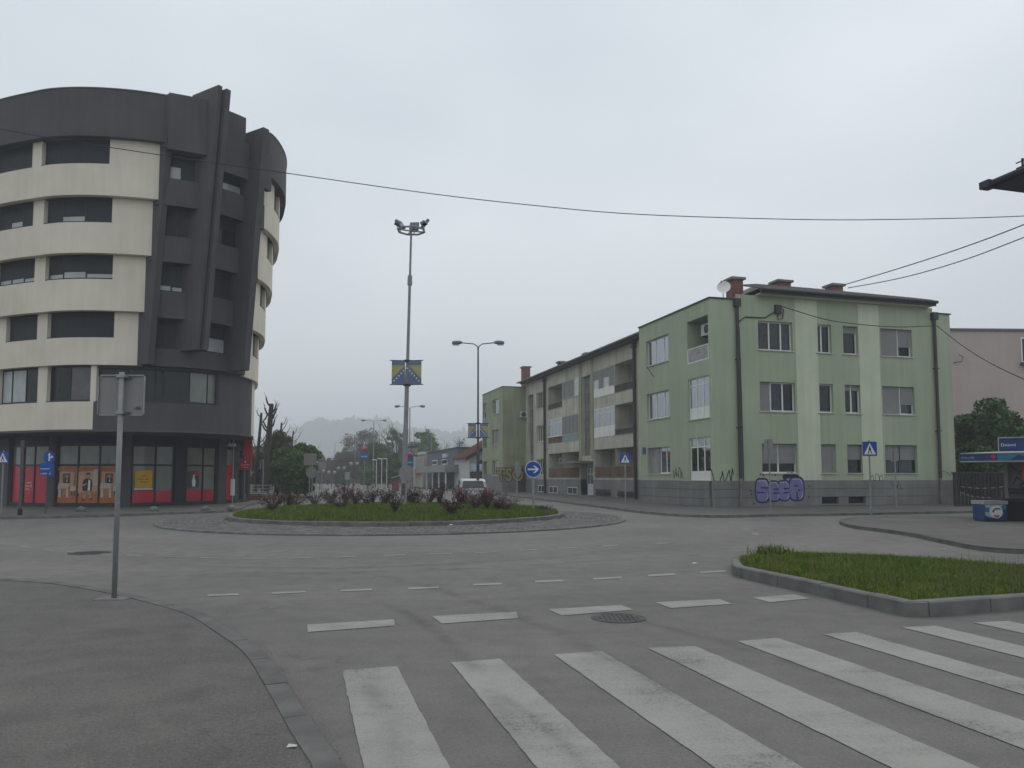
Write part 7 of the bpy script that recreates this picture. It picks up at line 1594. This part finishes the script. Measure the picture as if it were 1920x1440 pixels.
o = part(rr_, 'tile_rolls', tl, M_rtile); o['kind'] = 'stuff'
part(wh, 'bargeboard', MB().add([HP(u0_ - .55, ve - .05, ze_ - .45), HP(u0_ - .55, vr, zr_ - .35), HP(u0_ - .55, vr, zr_ + .1), HP(u0_ - .55, ve - .05, ze_ - .02), HP(u0_ - .47, ve - .05, ze_ - .45), HP(u0_ - .47, vr, zr_ - .35), HP(u0_ - .47, vr, zr_ + .1), HP(u0_ - .47, ve - .05, ze_ - .02)], [(0, 1, 2, 3), (7, 6, 5, 4), (3, 2, 6, 7), (0, 4, 5, 1)]), M_black)
FW = FR(GP(u0_, 0), GV)
for uu, zz_ in ((.9, 3.2), (2.4, 3.4)):
    a = part(wh, 'arched_window', MB().fpoly(FW, [(uu - .55, zz_ - .9), (uu + .55, zz_ - .9)] + [(uu + .55 * math.cos(R(q)), zz_ + .55 * math.sin(R(q))) for q in range(0, 181, 20)], .002, .05), M_hwhite); part(a, 'pane', MB().fpoly(FW, [(uu - .33, zz_ - .8), (uu + .33, zz_ - .8)] + [(uu + .33 * math.cos(R(q)), zz_ + .33 * math.sin(R(q))) for q in range(0, 181, 20)], .051, .06), M_dglass)
part(wh, 'dark_facade_panel', sr_(FW, -.4, 4.2, .1, 2.2, .002, .04), M_dark); part(wh, 'shop_front', sr_(FH, u0_ + .5, u1_ - .5, .1, 2.6, -.45, -.4), M_dark); part(wh, 'porch_post', sr_(FH, u0_ + 4, u0_ + 4.15, 0, ze_ - .3, .3, .45), M_swhite)
p1, p2 = FH.hit(800, 860)[0] + 1, FH.hit(778, 860)[0]
ph = thing('pale_house', 'low pale house with red shop band left of the grey house', 'building', (*GP(p1, 0), 0)); hz2 = FH.hit(790, 853)[1]
part(ph, 'wall', sr_(FH, p1, p2, 0, hz2, -8, .3), mat('house_cream', (.38, .35, .30), .9, var=.08)); part(ph, 'roof_edge', sr_(FH, p1 - .1, p2 + .1, hz2 + .001, hz2 + .4, -8.1, .5), M_hwhite); part(ph, 'shop_band', sr_(FH, p1 + 1, p2 - 3, 1.9, 2.9, .31, .5), M_redfilm); part(ph, 'window', sr_(FH, p1 + 2, p1 + 6, 3.2, hz2 - .5, .302, .34), M_shut); part(ph, 'pilaster', sr_(FH, p1 + 7, p1 + 7.8, 0, hz2 - .01, .302, .6), M_hwhite)
# small red stall and pale wall/house at the left behind the rounded block
a = aty(742, 905, 88); sl = thing('market_stall', 'small red stall with slanting pale awning left of the mast base', 'stall', (a[0], 88, 0)); Fm = FR((a[0], 88), (1, 0)); part(sl, 'booth', sr_(Fm, -.45, .25, 0, 1.3, -1, 0), mat('stall_red', (.22, .05, .05), .8)); part(sl, 'awning', MB().add([Fm.pt(-.5, 1.45, .4), Fm.pt(.8, 1.85, .4), Fm.pt(.8, 1.85, -1), Fm.pt(-.5, 1.45, -1), Fm.pt(-.5, 1.52, .4), Fm.pt(.8, 1.92, .4), Fm.pt(.8, 1.92, -1), Fm.pt(-.5, 1.52, -1)], [(0, 1, 5, 4), (4, 5, 6, 7), (3, 2, 1, 0)]), mat('awning_mint', (.35, .5, .45), .8))
a = aty(466, 870, 72); hb = thing('rough_house', 'pale weathered house wall glimpsed behind the rounded block', 'building', (a[0], 72, 0)); Fm = FR((a[0], 72), (1, 0)); part(hb, 'wall', sr_(Fm, -6, 1.2, 0, 4.3, -6, 0), mat('rough_wall', (.27, .26, .22), .95, var=.3, scale=1.2)); part(hb, 'roof', sr_(Fm, -6.2, 1.4, 4.301, 4.5, -6.2, .2), M_conc); part(hb, 'window', sr_(Fm, -1.2, -.2, 1.4, 2.6, .002, .05), M_dark)

# ------------------------------------------------------------------ trees
M_bark = mat('bark', (0.06, 0.052, 0.046), .95, var=.25, scale=6, bump=.4, bscale=25)
M_lf1 = mat('leaf_mid_green', (0.055, 0.115, 0.026), .65, col2=(0.11, 0.19, 0.048), scale=1.0, spec=.25)
M_lf2 = mat('leaf_dark_green', (0.028, 0.068, 0.015), .65, col2=(0.066, 0.125, 0.028), scale=1.0, spec=.25)
M_lf3 = mat('leaf_olive_bud', (0.085, 0.078, 0.040), .8, col2=(0.15, 0.13, 0.085), scale=1.0)
M_lf4 = mat('leaf_fresh_green', (0.055, 0.10, 0.022), .65, col2=(0.095, 0.15, 0.04), scale=1.0, spec=.25)
M_lf5 = mat('twig_brown_bud', (0.095, 0.075, 0.058), .9, col2=(0.14, 0.115, 0.09), scale=.8)
def limbs(mb, p, d, L, r, depth, rn, tips, spread=.55, up=.15):
    n = 3; pts = [Vector(p)]; dd = Vector(d).normalized()
    for i in range(n):
        dd = (dd + Vector((rn.gauss(0, .12), rn.gauss(0, .12), rn.gauss(up * .3, .1)))).normalized(); pts.append(pts[-1] + dd * L / n)
    mb.tube(pts, [r * (1 - .45 * i / n) for i in range(n + 1)], 6 if depth > 1 else 4)
    tips.append(pts[-1])
    if depth <= 0: return
    for k in range(rn.choice((2, 3, 3))):
        q = Vector((rn.gauss(0, spread), rn.gauss(0, spread), rn.gauss(up, spread * .6))); limbs(mb, pts[-1 if k else -2], dd + q, L * rn.uniform(.58, .8), r * .55, depth - 1, rn, tips, spread, up)
def tree(name, label, px, D, ytop, wpx, m, seed, n=5200, leaf=.16, depth=4, cat='tree', trunk=.34, base=0.0, dens=1.0, flat=1.0, ybot=None, group=None, clumps=26):
    """trunk and limbs, then a crown of small leaf faces gathered in clumps of uneven size"""
    rn = random.Random(seed); a = aty(px, ytop, D); x = a[0]; H = a[2] - base; W = wpx / FOC * D / 2
    t = thing(name, label, cat, (x, D, base), group=group); mb = MB(); tips = []
    th = H * trunk; r0 = max(.06, H * .022); mb.tube([(x, D, base), (x + rn.uniform(-.05, .05), D, base + th * .5), (x, D, base + th)], [r0 * 1.3, r0, r0 * .85], 8)
    for k in range(4): q = rn.uniform(0, 6.28); limbs(mb, (x, D, base + th * rn.uniform(.7, 1)), (math.cos(q) * W / H * 1.3, math.sin(q) * W / H * 1.3, .9), H * .3, r0 * .6, depth - 1, rn, tips)
    part(t, 'trunk', mb, M_bark)
    g = np.random.default_rng(seed); cz = base + (H + th * .6) / 2; hz_ = (H - th * .6) / 2; V = []
    C = []
    for k in range(clumps):
        u = g.normal(size=3); u /= np.linalg.norm(u); rad = g.uniform(.35, 1) ** .5; C.append((x + u[0] * W * rad * .82, D + u[1] * W * rad * .82 * flat, cz + u[2] * hz_ * rad * .84, g.uniform(.18, .42) * min(W, hz_)))
    C = np.array(C); idx = g.integers(0, clumps, n); d = g.normal(size=(n, 3)); d /= np.linalg.norm(d, axis=1, keepdims=True); rr = (g.uniform(0, 1, n) ** .45)[:, None]
    Pc = C[idx, :3] + d * rr * C[idx, 3:4] * np.array([1.15, 1.15, .85])
    u = g.normal(size=(n, 3)); u /= np.linalg.norm(u, axis=1, keepdims=True); v = np.cross(u, g.normal(size=(n, 3))); v /= np.linalg.norm(v, axis=1, keepdims=True); s = (leaf * g.uniform(.6, 1.4, n))[:, None]
    Q = np.stack([Pc - u * s * .6, Pc + v * s * .38, Pc + u * s * .6, Pc - v * s * .38], 1).reshape(-1, 3); Fq = np.arange(n * 4).reshape(-1, 4)
    part(t, 'crown', np_mesh('crown', Q, Fq), m); return t
tree('leafy_tree', 'dense dark green tree between the green block and the pink one', 1850, 47, 752, 130, M_lf2, 1, 24000, .24, 4, clumps=60, trunk=.12)
tree('leafy_tree', 'dark green shrub-like tree filling the gap behind the kiosk', 1830, 43, 835, 90, M_lf2, 2, 14000, .2, 3, trunk=.1, clumps=36)
tree('leafy_tree', 'bright green tree crown standing out right of the pollarded trunks', 574, 67, 818, 56, M_lf1, 3, 13000, .19, 4, clumps=36, trunk=.2)
tree('leafy_tree', 'large rounded green bush mass below the pollarded trunks', 545, 62, 838, 80, M_lf1, 4, 20000, .2, 3, trunk=.08, clumps=50)
tree('leafy_tree', 'dark green bush reaching down to the pavement left of the road', 560, 60, 872, 70, M_lf2, 5, 14000, .18, 3, trunk=.06, clumps=36)
tree('budding_tree', 'olive budding tree beside the thick pollarded trunk', 522, 64, 800, 70, M_lf3, 6, 12000, .14, 4, trunk=.25, clumps=40)
tree('budding_tree', 'olive budding shrub behind the steel railing', 500, 66, 838, 66, M_lf3, 7, 10000, .14, 3, trunk=.1, clumps=36)
tree('bare_tree', 'tall brown bare tree right of the faint double lamp', 680, 165, 798, 82, M_lf5, 8, 12000, .2, 5, trunk=.2, clumps=60)
tree('bare_tree', 'brown bare tree left in the hazy far row', 642, 150, 846, 56, M_lf5, 9, 9000, .2, 5, trunk=.15, clumps=40)
tree('bare_tree', 'brown bare tree in front of the hazy hill gap', 664, 140, 836, 60, M_lf5, 10, 10000, .2, 5, trunk=.15, clumps=44)
tree('bare_tree', 'low brown bare tree at the far end of the street', 615, 160, 862, 44, M_lf5, 11, 7000, .2, 5, trunk=.1, clumps=36)
tree('leafy_tree', 'dark green tree left of the floodlight mast', 706, 125, 828, 60, M_lf2, 12, 11000, .28, 4, trunk=.12, clumps=40)
tree('leafy_tree', 'dark green tree behind the white hooked poles', 728, 115, 845, 56, M_lf2, 13, 11000, .28, 4, trunk=.1, clumps=40)
tree('leafy_tree', 'thin hazy tree just left of the floodlight mast', 741, 150, 793, 40, M_lf1, 14, 4500, .24, 5, trunk=.3, clumps=30)
tree('leafy_tree', 'feathery hazy tree above the pale house', 795, 150, 803, 62, M_lf1, 15, 9000, .28, 5, trunk=.2, clumps=40)
tree('leafy_tree', 'low green tree peeking above the flat-roofed houses', 775, 140, 822, 40, M_lf1, 16, 2600, .26, 4, trunk=.2, clumps=30)
tree('bare_tree', 'faint bare tree above the red tiled roof', 866, 130, 812, 34, M_lf5, 17, 420, .18, 5, trunk=.2, clumps=26)
tree('leafy_tree', 'small far green shrub at the end of the street lawn', 690, 112, 872, 40, M_lf1, 18, 2600, .22, 3, trunk=.05, clumps=26)
tree('leafy_tree', 'hazy green shrub row piece left of the far sign', 640, 128, 884, 50, M_lf2, 19, 2600, .22, 3, trunk=.05, clumps=26)
# wood closing the end of the street, too far off to tell its trees apart
gw = np.random.default_rng(77); n = 42000; pxw = gw.uniform(560, 800, n); Dw = gw.uniform(185, 215, n); topw = np.interp(pxw, [560, 600, 640, 690, 740, 800], [872, 866, 852, 842, 848, 850]) + 7 * np.sin(pxw / 6.1) + 5 * np.sin(pxw / 2.3)
zt_w = (HOR - topw) / FOC * Dw + EYE; Pw = np.stack([(pxw - 960) / FOC * Dw, Dw, zt_w * gw.uniform(0, 1, n) ** .7], 1)
u = gw.normal(size=(n, 3)); u /= np.linalg.norm(u, axis=1, keepdims=True); v = np.cross(u, gw.normal(size=(n, 3))); v /= np.linalg.norm(v, axis=1, keepdims=True); sz = (gw.uniform(.25, .6, n))[:, None]
solo('far_wood', np_mesh('far_wood', np.stack([Pw - u * sz, Pw + v * sz * .6, Pw + u * sz, Pw - v * sz * .6], 1).reshape(-1, 3), np.arange(n * 4).reshape(-1, 4)), mat('far_wood_leaf', (0.055, 0.062, 0.035), .85, col2=(0.10, 0.09, 0.06), scale=.12), 'brown green wood closing the far end of the street', 'wood', kind='stuff')
# pollarded trees
def pollard(label, px, D, ytop, seed, stubs, r0):
    rn = random.Random(seed); a = aty(px, ytop, D); x = a[0]; H = a[2]; t = thing('pollarded_tree', label, 'tree', (x - .2, D, .05))
    mb = MB().tube([(x - .35, D, .05), (x - .3, D, H * .35), (x - .12, D, H * .62), (x + .05, D, H)], [r0 * 1.25, r0, r0 * .85, r0 * .62], 10); part(t, 'trunk', mb, M_bark)
    for k in range(stubs):
        f = rn.uniform(.45, .97); s = rn.choice((-1, 1)); L = rn.uniform(.5, 1.3); p = Vector((x - .3 + .35 * f, D, H * f)); q = p + Vector((s * L * .55, rn.uniform(-.4, .4), L * .8))
        b = MB().tube([p, p.lerp(q, .5) + Vector((s * .08, 0, -.05)), q], [r0 * .34, r0 * .26, r0 * .2], 7)
        for j in range(3): e = q + Vector((rn.uniform(-.3, .3), rn.uniform(-.2, .2), rn.uniform(.1, .5))); b.tube([q, e], [r0 * .08, .008], 4)
        part(t, 'limb', b, M_bark)
pollard('thick dark pollarded trunk with cut limbs right of the rounded block', 508, 60, 757, 1, 9, .27)
pollard('slimmer pollarded trunk close to the cream flank of the rounded block', 489, 63, 774, 2, 6, .15)
pollard('short pollarded trunk with stubs above the green bushes', 527, 63, 792, 5, 8, .11)
pollard('thin pollarded stem poking out of the bushes', 549, 66, 808, 9, 5, .09)
# ------------------------------------------------------------------ misty wooded hill
g = np.random.default_rng(5); nx, ny = 640, 46
xs = np.linspace(-1700, 1100, nx); ys = np.linspace(900, 2100, ny); Xg, Yg = np.meshgrid(xs, ys)
def ridge(px): return np.interp(px, [-400, 200, 480, 540, 575, 600, 650, 720, 770, 830, 900, 1000, 1200, 1500, 2000], [870, 850, 835, 818, 802, 795, 797, 792, 800, 806, 808, 815, 822, 838, 860])
PX = 960 + Xg / Yg * FOC
top = (HOR - ridge(PX)) / FOC * 1500 + 1.6
prof_ = np.clip((Yg - 900) / 600, 0, 1); prof_ = prof_ * prof_ * (3 - 2 * prof_)
Z = top * prof_ * (1 + .06 * np.sin(Xg / 87 + Yg / 121)) + g.normal(0, 1.0, Xg.shape) * prof_ * 4.5 + (np.sin(Xg / 23 + 2 * np.sin(Xg / 60)) + np.sin(Xg / 11 + Yg / 17)) * prof_ * 3
Z = np.where(Yg > 1540, Z * np.clip(1 - (Yg - 1540) / 1200, .5, 1), Z) - 2 * (1 - prof_)
V = np.stack([Xg, Yg, Z], -1).reshape(-1, 3); I = np.arange(nx * ny).reshape(ny, nx); Fq = np.stack([I[:-1, :-1], I[:-1, 1:], I[1:, 1:], I[1:, :-1]], -1).reshape(-1, 4)
struct('hill', np_mesh('hill', V, Fq), mat('hill_wood', (0.022, 0.045, 0.022), .95, col2=(0.05, 0.08, 0.04), scale=.015, detail=8))
# ------------------------------------------------------------------ mist
hz_m = bpy.data.materials.new('mist'); hz_m.use_nodes = True; nt = hz_m.node_tree; nt.nodes.clear()
o_ = nt.nodes.new('ShaderNodeOutputMaterial'); pv = nt.nodes.new('ShaderNodeVolumePrincipled'); pv.inputs['Color'].default_value = (0.93, 0.96, 1.0, 1); pv.inputs['Density'].default_value = 0.0012; pv.inputs['Anisotropy'].default_value = 0.1
nt.links.new(pv.outputs[0], o_.inputs['Volume'])
solo('haze', MB().box(-2300, 2300, -550, 2300, -8, 128), hz_m, 'thin pale morning mist filling the whole street and hiding the hill', 'haze', kind='stuff')
